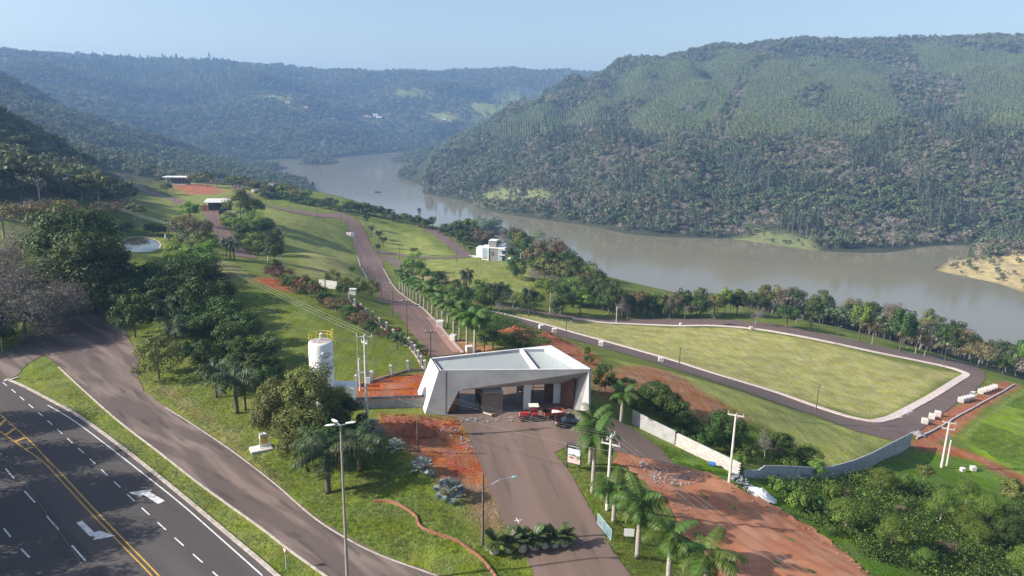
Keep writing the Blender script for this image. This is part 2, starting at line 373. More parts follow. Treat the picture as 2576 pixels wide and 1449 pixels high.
M_glass = mat('dark_glass', (.03, .04, .05), .08, .05, 1, spec=.8)
M_glassb = mat('pale_glass', (.35, .45, .55), .1, .05, 1, spec=.8)
M_rust = mat('brown_sheet', (.16, .08, .05), .75, .15, 2)
M_block = mat('concrete_block', (.47, .44, .41), .9, .18, 2.2, stain=((.36, .3, .26), .9, .5))
M_block2 = mat('grey_block', (.33, .33, .335), .9, .14, 2.2, stain=((.25, .24, .24), .9, .5))
M_brick = mat('orange_brick', (.52, .23, .13), .85, .18, 3)
M_bark = mat('tree_bark', (.13, .10, .075), .9, .25, 4)
M_barkg = mat('grey_bark', (.30, .265, .23), .9, .2, 4)
M_twig = mat('grey_twig', (.235, .20, .17), .9, .2, 1)
M_palm = mat('palm_trunk', (.36, .315, .265), .85, .15, 3, stain=((.3, .24, .19), 2, .5))
M_shaft = mat('palm_crownshaft', (.16, .26, .05), .5, .15, 3)
def ground_mat():
    m = bpy.data.materials.new('ground'); nt, b = nodes(m); N = nt.nodes.new; L = nt.links.new
    b.inputs['Roughness'].default_value = .95; b.inputs['Specular IOR Level'].default_value = .1
    at = N('ShaderNodeAttribute'); at.attribute_name = 'soil'; tc = N('ShaderNodeTexCoord')
    def nz(s, d=4, sc=None):
        n = N('ShaderNodeTexNoise'); n.inputs['Scale'].default_value = s; n.inputs['Detail'].default_value = d
        if sc:
            mp = N('ShaderNodeMapping'); mp.inputs['Scale'].default_value = sc; mp.inputs['Rotation'].default_value = (0, 0, .5); L(tc.outputs['Object'], mp.inputs['Vector']); L(mp.outputs[0], n.inputs['Vector'])
        else: L(tc.outputs['Object'], n.inputs['Vector'])
        return n.outputs['Fac']
    def rng(f, a, c, lo, hi):
        r = N('ShaderNodeMapRange'); r.inputs['From Min'].default_value = a; r.inputs['From Max'].default_value = c; r.inputs['To Min'].default_value = lo; r.inputs['To Max'].default_value = hi; L(f, r.inputs['Value']); return r.outputs[0]
    def mul(a, c):
        q = N('ShaderNodeMath'); q.operation = 'MULTIPLY'; L(a, q.inputs[0]); L(c, q.inputs[1]); return q.outputs[0]
    v = mul(mul(rng(nz(.22, 6), .3, .7, .78, 1.22), rng(nz(2.2, 5), .3, .7, .77, 1.23)), mul(rng(nz(9, 2), .3, .7, .62, 1.38), rng(nz(1.3, 4, (1, .1, 1)), .35, .65, .87, 1.12)))
    hs = N('ShaderNodeHueSaturation'); L(at.outputs['Color'], hs.inputs['Color']); L(v, hs.inputs['Value'])
    L(rng(nz(.5, 4), .3, .7, .485, .515), hs.inputs['Hue']); L(rng(nz(.35, 3), .3, .7, .85, 1.15), hs.inputs['Saturation'])
    L(hs.outputs[0], b.inputs['Base Color'])
    bp = N('ShaderNodeBump'); bp.inputs['Strength'].default_value = .8; bp.inputs['Distance'].default_value = .2; L(nz(4, 5), bp.inputs['Height']); L(bp.outputs[0], b.inputs['Normal'])
    return m
M_ground = ground_mat()
# ---------------------------------------------------------------- ground
def axis(lo, f0, f1, hi, s, g=1.04, cap=45):
    a = list(np.arange(f0, f1+s/2, s)); d = s
    while a[-1] < hi: d = min(d*g, cap); a.append(a[-1]+d)
    d = s
    while a[0] > lo: d = min(d*g, cap); a.insert(0, a[0]-d)
    return np.array(a)
GX = axis(-3400, -120, 115, 3600, 1.1); GY = axis(-60, 30, 265, 4700, 1.1)
gx, gy = np.meshgrid(GX, GY); gz = H(gx, gy)
PONDPX = [(300,612),(312,604),(325,599),(345,597),(365,598),(385,602),(398,608),(405,616),(402,624),(390,630),(370,634),(350,635),(330,634),(310,628)]
PONDZ = -2.1; _pd = poly_dist(gx, gy, [tuple(at_z(a, b, PONDZ)[:2]) for a, b in PONDPX])
gz = np.where(_pd < 0, PONDZ-.9, np.where(_pd < 9, np.clip(gz, PONDZ+.12+(_pd-9)*.0, PONDZ+.12)*(1-sstep(0, 9, _pd))+gz*sstep(0, 9, _pd), gz))
pxg, pyg = project(np.stack([gx, gy, gz], -1).reshape(-1, 3)); pxg = pxg.reshape(gx.shape); pyg = pyg.reshape(gx.shape)
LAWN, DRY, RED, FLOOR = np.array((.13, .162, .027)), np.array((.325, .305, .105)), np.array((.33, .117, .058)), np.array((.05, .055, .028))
LUSH, BRIGHT, BEIGE, CLEAR, TAN, FIELD = np.array((.1, .175, .018)), np.array((.19, .27, .03)), np.array((.40, .32, .16)), np.array((.19, .205, .085)), np.array((.27, .19, .11)), np.array((.215, .235, .06))
soil = np.ones(gx.shape+(3,))*LAWN
n1 = wob(gx*4, gy*4); n2 = wob(gx*13+50, gy*13)
def zone(poly, col, soft=2.5, noise=1.5, k=1.0, far=False):
    """colour the ground inside a polygon drawn on the photograph, with a ragged edge"""
    global soil
    wp = [(p.x, p.y) for p in GP(poly)]
    d = poly_dist(gx, gy, wp)+n1*noise*1.6+n2*noise*.6
    w = (1-sstep(-soft, soft, d))*k; soil = soil*(1-w[..., None])+col*w[..., None]
DRYMIX = sstep(-.15, .35, n1)[..., None]*.45; soil = soil*(1-DRYMIX)+FIELD*.8*DRYMIX
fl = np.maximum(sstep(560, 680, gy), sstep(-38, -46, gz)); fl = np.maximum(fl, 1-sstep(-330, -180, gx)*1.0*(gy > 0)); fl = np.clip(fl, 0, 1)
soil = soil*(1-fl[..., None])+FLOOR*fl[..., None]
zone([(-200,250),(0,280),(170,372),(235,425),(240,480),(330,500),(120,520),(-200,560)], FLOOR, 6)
zone([(1560,818),(1850,826),(2100,870),(2410,940),(2195,1055),(2040,1012),(1700,908),(1430,838),(1300,790),(1400,800)], DRY, 1.5)
zone([(1540,905),(1700,940),(2050,1050),(2250,1110),(2090,1195),(1990,1110),(1850,1030),(1700,975)], DRY*np.array((.86, .95, .8)), 2)
zone([(1560,935),(1640,925),(1760,985),(1870,1050),(1800,1060),(1700,1030),(1560,1000),(1500,1010),(1490,960)], RED*np.array((.95,1.3,1.3)), 3, 2.5)
zone([(640,515),(760,545),(850,572),(885,640),(890,695),(770,700),(740,650),(690,580)], FIELD, 4)
zone([(760,630),(860,650),(890,690),(770,700)], DRY*.85, 4, 2)
zone([(900,555),(1060,592),(1140,640),(1000,640),(945,600)], FIELD*1.1, 4)
zone([(1010,660),(1230,650),(1350,680),(1350,760),(1150,740),(1050,700)], FIELD, 4)
zone([(1000,690),(1130,690),(1190,735),(1080,720)], TAN, 4, 2, .6)
zone([(430,460),(580,455),(600,500),(560,560),(470,510)], FIELD, 4); zone([(340,470),(470,520),(520,560),(420,600),(330,560),(300,500)], FIELD*.9, 4)
zone([(590,455),(690,470),(690,490),(620,490)], FIELD*1.1, 3)
zone([(955,1042),(1070,1046),(1160,1050),(1200,1120),(1240,1232),(1150,1235),(1085,1165),(1030,1125),(950,1070)], RED, 1.2, 1)
zone([(1150,1225),(1245,1228),(1275,1325),(1225,1335),(1190,1270)], TAN*np.array((.8,.75,.75)), 1.2, 1)
zone([(900,962),(930,950),(1010,945),(1075,940),(1075,1005),(890,1005)], RED*np.array((.95,.8,.7)), .8, .6)
zone([(1255,830),(1290,815),(1370,830),(1440,862),(1500,885),(1500,925),(1440,905),(1330,880)], RED, 1.2, 1)
zone([(2300,1095),(2345,1060),(2440,1000),(2525,962),(2560,968),(2480,1025),(2400,1085),(2350,1112),(2310,1120)], RED*np.array((1.05,1.15,1.25)), 1, .8)
zone([(2295,1110),(2400,1125),(2576,1188),(2700,1230),(2700,1270),(2576,1225),(2400,1160),(2300,1135)], RED, 1, .8)
zone([(640,705),(690,697),(740,735),(700,730)], RED, 1.5, 1.2); zone([(560,655),(640,690),(600,720),(520,690)], TAN, 3, 2, .35)
zone([(415,462),(520,463),(570,487),(470,490)], RED*1.05, 2, 1.5)
zone([(880,490),(2,2)][:0] or [(1100,845),(1150,850),(1300,900),(1190,900)], TAN*np.array((1.1,.85,.7)), 1.5, 1)
zone([(2425,1105),(2500,1030),(2576,985),(2800,960),(2800,1210),(2576,1195),(2450,1130)], BRIGHT, 1.5, 1)
zone([(1880,1215),(2110,1190),(2320,1135),(2450,1165),(2620,1240),(2800,1449),(2500,1600),(2180,1480),(2050,1360)], LUSH, 2, 1.5)
zone([(1600,1075),(1860,1200),(1900,1240),(2100,1370),(2050,1380),(1800,1230),(1680,1160)], LUSH*1.1, 1.5, 1)
zone([(45,955),(150,940),(300,1065),(500,1225),(700,1350),(650,1400),(450,1240),(240,1078),(120,1005)], FIELD*.85, 2, 1.5, .6)
zone([(345,935),(420,1010),(560,1105),(660,1180),(700,1215),(640,1190),(600,1100),(470,990),(400,960)], TAN, 1.2, 1, .8)
zone([(200,775),(360,790),(520,860),(540,920),(400,940),(350,960),(330,860)], LAWN*.8, 2, 1, .5)
zone([(2350,682),(2390,655),(2480,645),(2576,630),(2700,650),(2700,790),(2576,738),(2450,702)], BEIGE, 4, 5)
zone([(1830,600),(1930,572),(2050,600),(2060,632),(1900,620)], CLEAR, 6, 6)
zone([(1195,490),(1260,470),(1390,485),(1395,515),(1300,512),(1220,520)], CLEAR, 6, 6)
zone([(235,365),(360,375),(365,395),(270,400)], FIELD*.8, 8, 6); zone([(1165,240),(1300,215),(1420,250),(1300,300),(1200,290)], FIELD*.8, 20, 20)
for _m in ([(640,225),(760,235),(740,262),(620,250)],[(690,260),(760,262),(800,285),(700,275)],[(80,255),(150,262),(180,282),(100,275)],[(1000,225),(1100,232),(1080,250),(980,245)]): zone(_m, FIELD*.7, 20, 15)
zone([(860,290),(960,285),(1010,300),(900,312)], CLEAR*.7, 20, 15, .8); zone([(1060,285),(1130,280),(1160,300),(1100,310)], FIELD*.9, 20, 15, .9)
nx, ny = len(GX), len(GY)
me = bpy.data.meshes.new('ground')
idx = np.arange(nx*ny).reshape(ny, nx)
qf = np.stack([idx[:-1, :-1], idx[:-1, 1:], idx[1:, 1:], idx[1:, :-1]], -1).reshape(-1, 4)
me.vertices.add(nx*ny); me.vertices.foreach_set('co', np.stack([gx, gy, gz], -1).astype(np.float32).ravel())
me.loops.add(qf.size); me.loops.foreach_set('vertex_index', qf.ravel().astype(np.int32))
me.polygons.add(len(qf)); me.polygons.foreach_set('loop_start', np.arange(0, qf.size, 4, dtype=np.int32)); me.polygons.foreach_set('use_smooth', np.ones(len(qf), bool))
me.update(calc_edges=True)
ca = me.color_attributes.new('soil', 'FLOAT_COLOR', 'POINT'); ca.data.foreach_set('color', np.concatenate([soil, np.ones(gx.shape+(1,))], -1).astype(np.float32).ravel())
me.materials.append(M_ground)
tag(link_mesh('ground', me), kind='structure')
# ---------------------------------------------------------------- water
def water_mat(name, col, rough, bs, bstr):
    m = bpy.data.materials.new(name); nt, b = nodes(m); N = nt.nodes.new; L = nt.links.new
    b.inputs['Roughness'].default_value = rough; b.inputs['IOR'].default_value = 1.33; b.inputs['Specular IOR Level'].default_value = .5
    tc = N('ShaderNodeTexCoord'); n = N('ShaderNodeTexNoise'); n.inputs['Scale'].default_value = bs; n.inputs['Detail'].default_value = 4; L(tc.outputs['Object'], n.inputs['Vector'])
    big = N('ShaderNodeTexNoise'); big.inputs['Scale'].default_value = .006; big.inputs['Detail'].default_value = 4; L(tc.outputs['Object'], big.inputs['Vector'])
    mx = N('ShaderNodeMixRGB'); L(big.outputs['Fac'], mx.inputs[0]); mx.inputs[1].default_value = (*(np.array(col)*.9), 1); mx.inputs[2].default_value = (*(np.array(col)*1.12), 1); L(mx.outputs[0], b.inputs['Base Color'])
    bp = N('ShaderNodeBump'); bp.inputs['Strength'].default_value = bstr; bp.inputs['Distance'].default_value = .3; L(n.outputs['Fac'], bp.inputs['Height']); L(bp.outputs[0], b.inputs['Normal'])
    return m
mb = MB(); mb.add([(-1500, 150, WZ), (3600, 150, WZ), (3600, 4000, WZ), (-1500, 4000, WZ)], [(0, 1, 2, 3)])
tag(mb.build('river', water_mat('river_water', (.195, .172, .108), .085, .35, .06)), kind='structure')
# ---------------------------------------------------------------- roads
def wpoly(pts): return [(p.x, p.y) for p in GP(pts)]
KERB_R = [(900,1640),(690,1449),(580,1355),(470,1262),(355,1168),(247,1085),(185,1042),(130,1012),(60,975),(20,958),(-40,938),(-140,905)]
kerbw = wpoly(KERB_R)
highway = drape('highway', kerbw+[(-138, 128), (-110, 108), (-81, 87), (-59, 61.5), (-36, 41), (-22, 26), (-8, 14)], M_hwy, .05, 2.0, 3.0)
LANE_L = [(1000,1580),(820,1449),(735,1388),(660,1330),(580,1273),(500,1215),(400,1137),(300,1060),(215,985),(150,925)]
LANE_R = [(110,800),(190,775),(300,790),(322,850),(352,900),(345,940),(362,985),(420,1025),(500,1075),(600,1143),(700,1220),(790,1298),(870,1350),(960,1395),(1110,1449),(1300,1520)]
service = drape('service_road', wpoly(LANE_L+[(110,893),(70,915),(45,945),(20,956),(-60,930),(-60,885),(0,895),(70,855)]+LANE_R), M_old, .06, .8, 2.0, rag=.1)
DRV_L = [(1150,1050),(1170,1085),(1192,1130),(1212,1180),(1230,1225),(1247,1262),(1268,1320),(1292,1360),(1320,1400),(1345,1449),(1370,1500)]
DRV_R = [(1640,1500),(1585,1449),(1540,1380),(1500,1310),(1470,1250),(1440,1200),(1405,1155),(1398,1140),(1425,1122),(1490,1130),(1560,1138),(1620,1152),(1695,1168),(1665,1132),(1620,1098),(1570,1068),(1530,1052),(1484,1040)]
STR_L = [(1120,1000),(1082,899),(1051,855),(1023,823),(1002,791),(983,766),(951,757),(953,732),(924,702),(905,667),(896,639),(887,595),(876,567),(858,551),(795,544),(735,529)]
STR_R = [(735,524),(795,537),(845,536),(866,535),(890,549),(911,570),(925,595),(936,623),(961,655),(966,677),(983,707),(1002,732),(1031,754),(1065,776),(1086,796),(1114,828),(1138,857),(1167,889),(1330,960)]
drive = drape('entrance_road', wpoly(DRV_L+DRV_R+[(1470,1000),(1340,955),(1167,893),(1083,900),(1100,1000),(1110,1046)]), M_road, .06, .7, 1.8, rag=.14)
street = drape('main_street', wpoly(STR_L[1:]+STR_R[:-1]), M_road2, .10, 1.2, 2.2)
def road_line(name, pts, w, m, off=.10, n=6):
    o = ribbon(MB(), wpoly_s(pts, n), w, off).build(name, m); o['kind'] = 'structure'; return o
def wpoly_s(pts, n=6): return [(p.x, p.y) for p in resample([Vector((q[0], q[1], 0)) for q in smooth_line(wpoly(pts), n)], 2.5)]
road_line('side_street', [(940,630),(970,636),(1010,643),(1060,648),(1110,650),(1145,648),(1170,643)], 6.5, M_dark, .16)
road_line('loop_street', [(1172,644),(1158,632),(1140,618),(1115,599),(1092,583),(1075,576)], 7.5, M_dark, .2)
road_line('branch_street', [(962,643),(985,655),(1008,670),(1030,690)], 6.5, M_dark, .18)
road_line('hill_street', [(235,428),(258,430),(301,440),(331,461),(362,479),(402,492),(445,505),(475,520)], 6.5, M_road2, .2)
road_line('lower_street', [(530,530),(536,546),(549,570),(563,591),(583,611),(603,629),(620,648)], 7, M_road2, .15)
road_line('far_street', [(560,452),(575,462),(600,475),(622,487),(625,506)], 6, M_road2, .25)
road_line('far_avenue', [(600,505),(630,509),(703,525),(770,540),(830,546)], 8, M_road2, .25)
FAR_UP = [(1150,748),(1230,762),(1320,778),(1400,788),(1480,799),(1550,804),(1620,803),(1700,802),(1780,803),(1850,806),(1930,814),(2000,825),(2100,845),(2200,868),(2300,890),(2400,905),(2450,920),(2476,938),(2478,955),(2455,980),(2400,1020),(2330,1072),(2290,1097)]
NEAR_LO = [(2250,1110),(2150,1085),(2050,1045),(1900,995),(1800,962),(1700,930),(1620,905),(1560,888),(1500,870),(1400,843),(1300,812),(1200,780),(1155,768)]
INNER = [(1180,769),(1230,781),(1300,797),(1380,818),(1450,838),(1560,868),(1700,908),(1800,940),(1950,985),(2050,1020),(2130,1046),(2180,1057),(2205,1055),(2240,1045),(2330,998),(2400,955),(2420,943),(2416,936),(2380,925),(2300,908),(2200,888),(2100,866),(2000,846),(1900,830),(1800,822),(1700,822),(1600,818),(1520,814),(1440,803),(1340,787),(1250,770)]
fieldroad = drape('field_road', wpoly(FAR_UP+NEAR_LO+INNER), M_dark, .10, 1.5, 2.2)
dirtroad = drape('dirt_road', wpoly([(1555,1137),(1620,1155),(1695,1168),(1760,1184),(1853,1226),(1953,1276),(2038,1326),(2108,1376),(2188,1449),(2330,1560),(2000,1600),(1790,1449),(1725,1380),(1690,1290),(1640,1230),(1600,1190),(1540,1165)]), M_dirt, .08, .7, 1.1, rag=.5)
_q = dirtroad.data.vertices; _p = np.array([v.co for v in _q]); _A, _B = G(1600, 1150), G(1990, 1449); _u = (_B-_A).to_2d().normalized()
_s = (_p[:, 0]-_A.x)*_u.y-(_p[:, 1]-_A.y)*_u.x; _l = (_p[:, 0]-_A.x)*_u.x+(_p[:, 1]-_A.y)*_u.y
_dz = .07*np.sin(_s*2.6+.8*np.sin(_l*.35))+.05*np.sin(_s*6.1+_l*.5)+RNG.normal(size=len(_p))*.035
for v, d_ in zip(_q, _dz): v.co.z += d_+.03
# kerbs, paver strips and painted lines are parts of the road they belong to
def strip(name, pts, w, m, parent, off, h=0.0, n=6, step=1.2, smooth=True):
    L = smooth_line(pts, n) if smooth else pts
    L = [(p.x, p.y) for p in resample([Vector((q[0], q[1], 0)) for q in wpoly(L)], step)]
    return ribbon(MB(), L, w, off, 0, h).build(name, m, parent)
strip('kerb', KERB_R[:-2]+[(20,958),(45,950)], (-.05, .35), M_kerb, highway, .17, .14)
strip('edge_line', [(660,1449),(560,1360),(455,1268),(342,1178),(235,1095),(175,1052),(120,1020)], .15, M_white, highway, .06)
strip('kerb', LANE_L, (-.2, 0), M_kerb, service, .17, .14)
strip('edge_line', LANE_R[7:], (.12, .3), M_kerb, service, .07)
strip('kerb', INNER[:12]+[(2195,1058),(2212,1054),(2240,1045)]+INNER[14:16]+[(2420,943),(2417,937)]+INNER[18:29], (-.15, 1.9), M_pave, fieldroad, .24, .16)
strip('kerb', STR_R[9:18], (0, .5), M_kerb, street, .2, .12); strip('sidewalk', [(1095,800),(1114,822),(1140,852),(1172,886)], (.2, 2.4), mat('red_paver', (.36,.2,.16), .9, .15, 2), street, .16, .08)
strip('kerb', [(896,639),(905,667),(924,702)], (-.4, 0), M_kerb, street, .2, .12)
# highway markings
def dash(a, b, w, m, off=.062, name='lane_dash', parent=highway):
    A, B = G(*a), G(*b); return ribbon(MB(), [(A.x, A.y), ((A.x+B.x)/2, (A.y+B.y)/2), (B.x, B.y)], w, off).build(name, m, parent)
def dashes(pts, ln, gap, w, m):
    L = wpoly(pts); seg = [Vector((p[0], p[1], 0)) for p in L]; out = []; fine = resample(seg, .1); s = 0
    per = ln+gap
    for k in range(int(len(fine)*.1/per)+1):
        a, b = int(k*per*10), int((k*per+ln)*10)
        if b >= len(fine): break
        ribbon(MB(), [(fine[i].x, fine[i].y) for i in (a, (a+b)//2, b)], w, .062).build('lane_dash', m, highway)
dashes([(560,1463),(525,1430),(435,1350),(345,1268),(210,1140),(110,1050),(35,985),(-10,950)], 2.0, 2.0, .13, M_white)
dashes([(215,1412),(165,1355),(108,1287),(65,1240),(2,1165)], 3.6, 3.9, .16, M_white)
dashes([(75,1404),(40,1368),(0,1318)], 2.2, 3, .15, M_white)
strip('centre_line', [(410,1462),(385,1434),(300,1347),(240,1285),(150,1188),(118,1158)], .14, M_yellow, highway, .062)
strip('centre_line', [(396,1466),(371,1438),(286,1351),(226,1289),(140,1195),(105,1160),(60,1128),(20,1100),(-30,1066)], .14, M_yellow, highway, .062)
strip('centre_line', [(150,1188),(118,1155),(85,1120),(50,1087),(15,1056),(-30,1016)], .14, M_yellow, highway, .062)
for a, b in [((62,1102),(38,1112)),((38,1078),(14,1096)),((14,1056),(-8,1078)),((84,1125),(66,1130)),((-10,1035),(-32,1060))]: dash(a, b, .45, M_yellow, name='hatch_bar')
strip('edge_line', [(220,1440),(150,1340),(100,1270),(60,1215),(0,1140)], .07, mat('faded_paint', (.2, .15, .1), .8), highway, .062)
def arrow(px):
    P = wpoly(px); z = h1(*P[0])+.064; MB().add([(x, y, h1(x, y)+.064) for x, y in P], [tuple(range(len(P)))]).build('turn_arrow', M_white, highway)
arrow([(415,1263),(397,1270),(356,1242),(345,1246),(325,1239),(382,1235),(374,1240)][:0] or [(415,1261),(398,1269),(362,1246),(352,1250),(324,1240),(384,1232),(377,1239)])
arrow([(192,1316),(207,1311),(238,1341),(250,1336),(290,1349),(234,1360),(240,1351),(226,1350)])
# ---------------------------------------------------------------- foliage
L_dark = leaf_mat('leaf_dark_green', (.06, .1, .022), .4)
L_mid = leaf_mat('leaf_mid_green', (.13, .2, .034), .4, hue=.018)
L_olive = leaf_mat('leaf_olive', (.155, .17, .045), .4, hue=.012)
L_brown = leaf_mat('leaf_brown', (.17, .125, .065), .4)
L_lime = leaf_mat('leaf_lime', (.16, .24, .03), .3)
L_red = leaf_mat('leaf_reddish', (.16, .075, .06), .4)
L_euca = leaf_mat('leaf_plantation', (.19, .235, .1), .3, .2)
L_eucd = leaf_mat('leaf_grey_green', (.095, .118, .068), .4, .2)
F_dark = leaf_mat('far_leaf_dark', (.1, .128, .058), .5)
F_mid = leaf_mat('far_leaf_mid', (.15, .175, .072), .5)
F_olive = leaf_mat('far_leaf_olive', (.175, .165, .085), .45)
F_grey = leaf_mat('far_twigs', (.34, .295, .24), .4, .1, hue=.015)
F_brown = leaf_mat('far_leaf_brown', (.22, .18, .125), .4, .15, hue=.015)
L_grey = leaf_mat('twig_haze', (.21, .185, .15), .35, .1, hue=.015)
L_palm = leaf_mat('palm_leaf', (.075, .13, .024), .3, .2, .5)
L_palmd = leaf_mat('palm_leaf_dark', (.055, .082, .03), .3, .15, .5)
L_fan = leaf_mat('silver_leaf', (.33, .37, .34), .15, .1, .5, .01)
L_fanb = leaf_mat('blue_leaf', (.16, .20, .20), .15, .1, .5, .01)
L_cyc = leaf_mat('cycad_leaf', (.07, .10, .03), .3, .1, .35)
def leaf_mesh(name, pos, nrm, size, tint, m, asp=1.0, rng=None):
    n = len(pos); rng = rng or RNG
    a = np.cross(nrm, rng.normal(size=(n, 3))); a /= np.linalg.norm(a, axis=1)[:, None]+1e-9; b = np.cross(nrm, a)
    s = np.asarray(size)[:, None]*.5; a = a*s; b = b*s*asp
    bend = nrm*s*.35
    V = np.stack([pos-a-bend*.4, pos-b*.8+bend*.3, pos+a-bend*.4, pos+b*.8+bend*.3], 1).reshape(-1, 3)
    me = bpy.data.meshes.new(name); me.vertices.add(4*n); me.vertices.foreach_set('co', V.astype(np.float32).ravel())
    me.loops.add(4*n); me.loops.foreach_set('vertex_index', np.arange(4*n, dtype=np.int32))
    me.polygons.add(n); me.polygons.foreach_set('loop_start', np.arange(0, 4*n, 4, dtype=np.int32)); me.update(calc_edges=True)
    t = me.attributes.new('tint', 'FLOAT', 'POINT'); t.data.foreach_set('value', np.repeat(tint, 4).astype(np.float32))
    me.materials.append(m); return me
def unit(v): return v/(np.linalg.norm(v, axis=-1, keepdims=True)+1e-9)
def crown_pts(rng, R, Hc, zc, ncl, nl, flat=1.0, shell=.55, bottom=-.45, cr=(.26, .42)):
    """leaf positions on clumps spread through a crown of radius R, height Hc, centred at zc"""
    d = unit(rng.normal(size=(ncl*4, 3))); d = d[d[:, 2] > bottom][:ncl]; rr = rng.uniform(shell, .92, len(d))
    cc = d*rr[:, None]*np.array((R, R, Hc/2)); cc[:, :2] *= 1+rng.normal(size=(len(d), 1))*.08; cr_ = rng.uniform(*cr, len(d))*R
    k = rng.integers(0, len(d), nl); q = unit(rng.normal(size=(nl, 3))); rad = rng.uniform(.45, 1.0, nl)**.6
    p = cc[k]+q*(rad*cr_[k])[:, None]*np.array((1, 1, .75*flat)); p[:, 2] += zc
    nr = unit(q*1.1+unit(p-np.array((0, 0, zc)))*.5+np.array((0, 0, .25))+rng.normal(size=(nl, 3))*.38)
    ct = rng.uniform(.72, 1.3, len(d)); tint = ct[k]*rng.uniform(.8, 1.2, nl)
    return p, nr, tint, cc+np.array((0, 0, zc))
def trunk_mb(rng, h, r0, cc, nlimb=7, lean=.05, seg=6):
    mb = MB(); top = Vector((rng.normal()*lean*h, rng.normal()*lean*h, h)); mid = top*.5+Vector((rng.normal()*.02*h, rng.normal()*.02*h, 0))
    mb.tube([(0, 0, -.3), mid, top], [r0*1.2, r0*.85, r0*.6], seg, 0, False)
    for c in cc[rng.permutation(len(cc))[:nlimb]]:
        c = Vector(c); st = top*rng.uniform(.75, 1.0); m_ = st.lerp(c, .5)+Vector((0, 0, -.06*h))
        mb.tube([st, m_, st.lerp(c, .95)], [r0*.45, r0*.3, r0*.1], 4, 0, False)
    return mb
def bare_mb(rng, h, spread, r0, levels=4, kids=4, th=.28):
    mb = MB(); tips = []
    def grow(p, d, ln, r, lv):
        n = 3; pts = [p]; q = p
        for i in range(n):
            d = (d+Vector(rng.normal(size=3))*.16+Vector((0, 0, .04))).normalized(); q = q+d*(ln/n); pts.append(q)
        mb.tube(pts, [r*(1-.5*i/n) for i in range(n+1)], 5 if lv == 0 else 3, 0, False)
        if lv >= levels: tips.append(q); return
        for k in range(kids+(1 if lv == 0 else 0)):
            t = rng.uniform(.45, 1.0) if lv else rng.uniform(.75, 1.0); a = pts[min(int(t*n), n-1)].lerp(pts[min(int(t*n)+1, n)], t*n-int(t*n) if t < 1 else 1)
            s = Vector(rng.normal(size=3)); s = (s-d*s.dot(d)).normalized(); nd = (d*.75+s*spread+Vector((0, 0, .12))).normalized()
            grow(a, nd, ln*rng.uniform(.55, .85), max(r*.5, .012), lv+1)
    grow(Vector((0, 0, -.3)), Vector((0, 0, 1)), h*th, r0, 0)
    return mb, np.array([tuple(t) for t in tips])
def two_mat(mb, m0, p, nr, size, tint, m1, name, asp=1.0, rng=None):
    """trunk and crown of a far tree in one mesh"""
    lm = leaf_mesh('leaf', p, nr, size, tint, m1, asp, rng); a = mb.mesh(name, [m0, m1]); bmm = bmesh.new(); bmm.from_mesh(a); n0 = len(bmm.faces); nv = len(bmm.verts)
    bmm.from_mesh(lm); bmm.faces.ensure_lookup_table()
    for f in bmm.faces[n0:]: f.material_index = 1
    bmm.to_mesh(a); bmm.free(); t = a.attributes.get('tint')
    bpy.data.meshes.remove(lm); return a
def tree(name, seed, h, R, Hc, m_leaf, ncl, nl, ls, m_bark=None, r0=None, loc=(0, 0, 0), flat=1.0, shell=.55, bottom=-.45, cr=(.26, .42), asp=.8):
    """a leafy tree: Empty > trunk, crown"""
    rng = np.random.default_rng(seed); zc = h-Hc/2
    p, nr, t, cc = crown_pts(rng, R, Hc, zc, ncl, nl, flat, shell, bottom, cr)
    root = empty(name, loc); r0 = r0 or h*.022
    trunk_mb(rng, max(zc-Hc*.15, h*.15), r0, cc, 8).build('trunk', m_bark or M_bark, root, True)
    link_mesh('crown', leaf_mesh('crown', p, nr, rng.uniform(.7, 1.3, nl)*ls, t, m_leaf, asp, rng), root)
    return root
def bare_tree(name, seed, h, m_twig, leaves=None, spread=.75, levels=4, kids=4, r0=None, haze=500, hs=.3, th=.28, hm=None):
    """a nearly leafless tree: Empty > trunk (all its limbs), crown (fine twigs and the few leaves left)"""
    rng = np.random.default_rng(seed); mb, tips = bare_mb(rng, h, spread, r0 or h*.02, levels, kids, th)
    root = empty(name, (0, 0, 0)); mb.build('trunk', m_twig, root, True)
    k = rng.integers(0, len(tips), haze); p = tips[k]+rng.normal(size=(haze, 3))*h*.035
    link_mesh('crown', leaf_mesh('crown', p, unit(rng.normal(size=(haze, 3))), rng.uniform(.6, 1.4, haze)*hs, rng.uniform(.7, 1.3, haze), hm or L_grey, .22, rng), root)
    return root
# ---- far forest: nobody could count it
PROTO = bpy.data.collections.new('forest_prototypes')
def proto(i, me):
    o = bpy.data.objects.new('forest_%02d' % i, me); PROTO.objects.link(o)
def far_tree(i, seed, h, R, Hc, m, ncl, nl, ls, bark=M_bark, asp=.9, shell=.5):
    rng = np.random.default_rng(seed); p, nr, t, cc = crown_pts(rng, R, Hc, h-Hc/2, ncl, nl, 1, shell, -.35, (.3, .5))
    mb = trunk_mb(rng, h-Hc*.6, h*.02, cc, 2, .04, 4); proto(i, two_mat(mb, bark, p, nr, rng.uniform(.7, 1.3, nl)*ls, t, m, 'forest_tree', asp, rng))
def far_bare(i, seed, h, kids=4):
    rng = np.random.default_rng(seed); mb, tips = bare_mb(rng, h, .8, h*.022, 2, kids, .33); k = rng.integers(0, len(tips), 110)
    p = tips[k]+rng.normal(size=(110, 3))*h*.08
    proto(i, two_mat(mb, M_barkg, p, unit(rng.normal(size=(110, 3))+np.array((0, 0, .6))), rng.uniform(.5, 1.3, 110)*.85, rng.uniform(.75, 1.25, 110), F_grey, 'forest_tree', .45, rng))
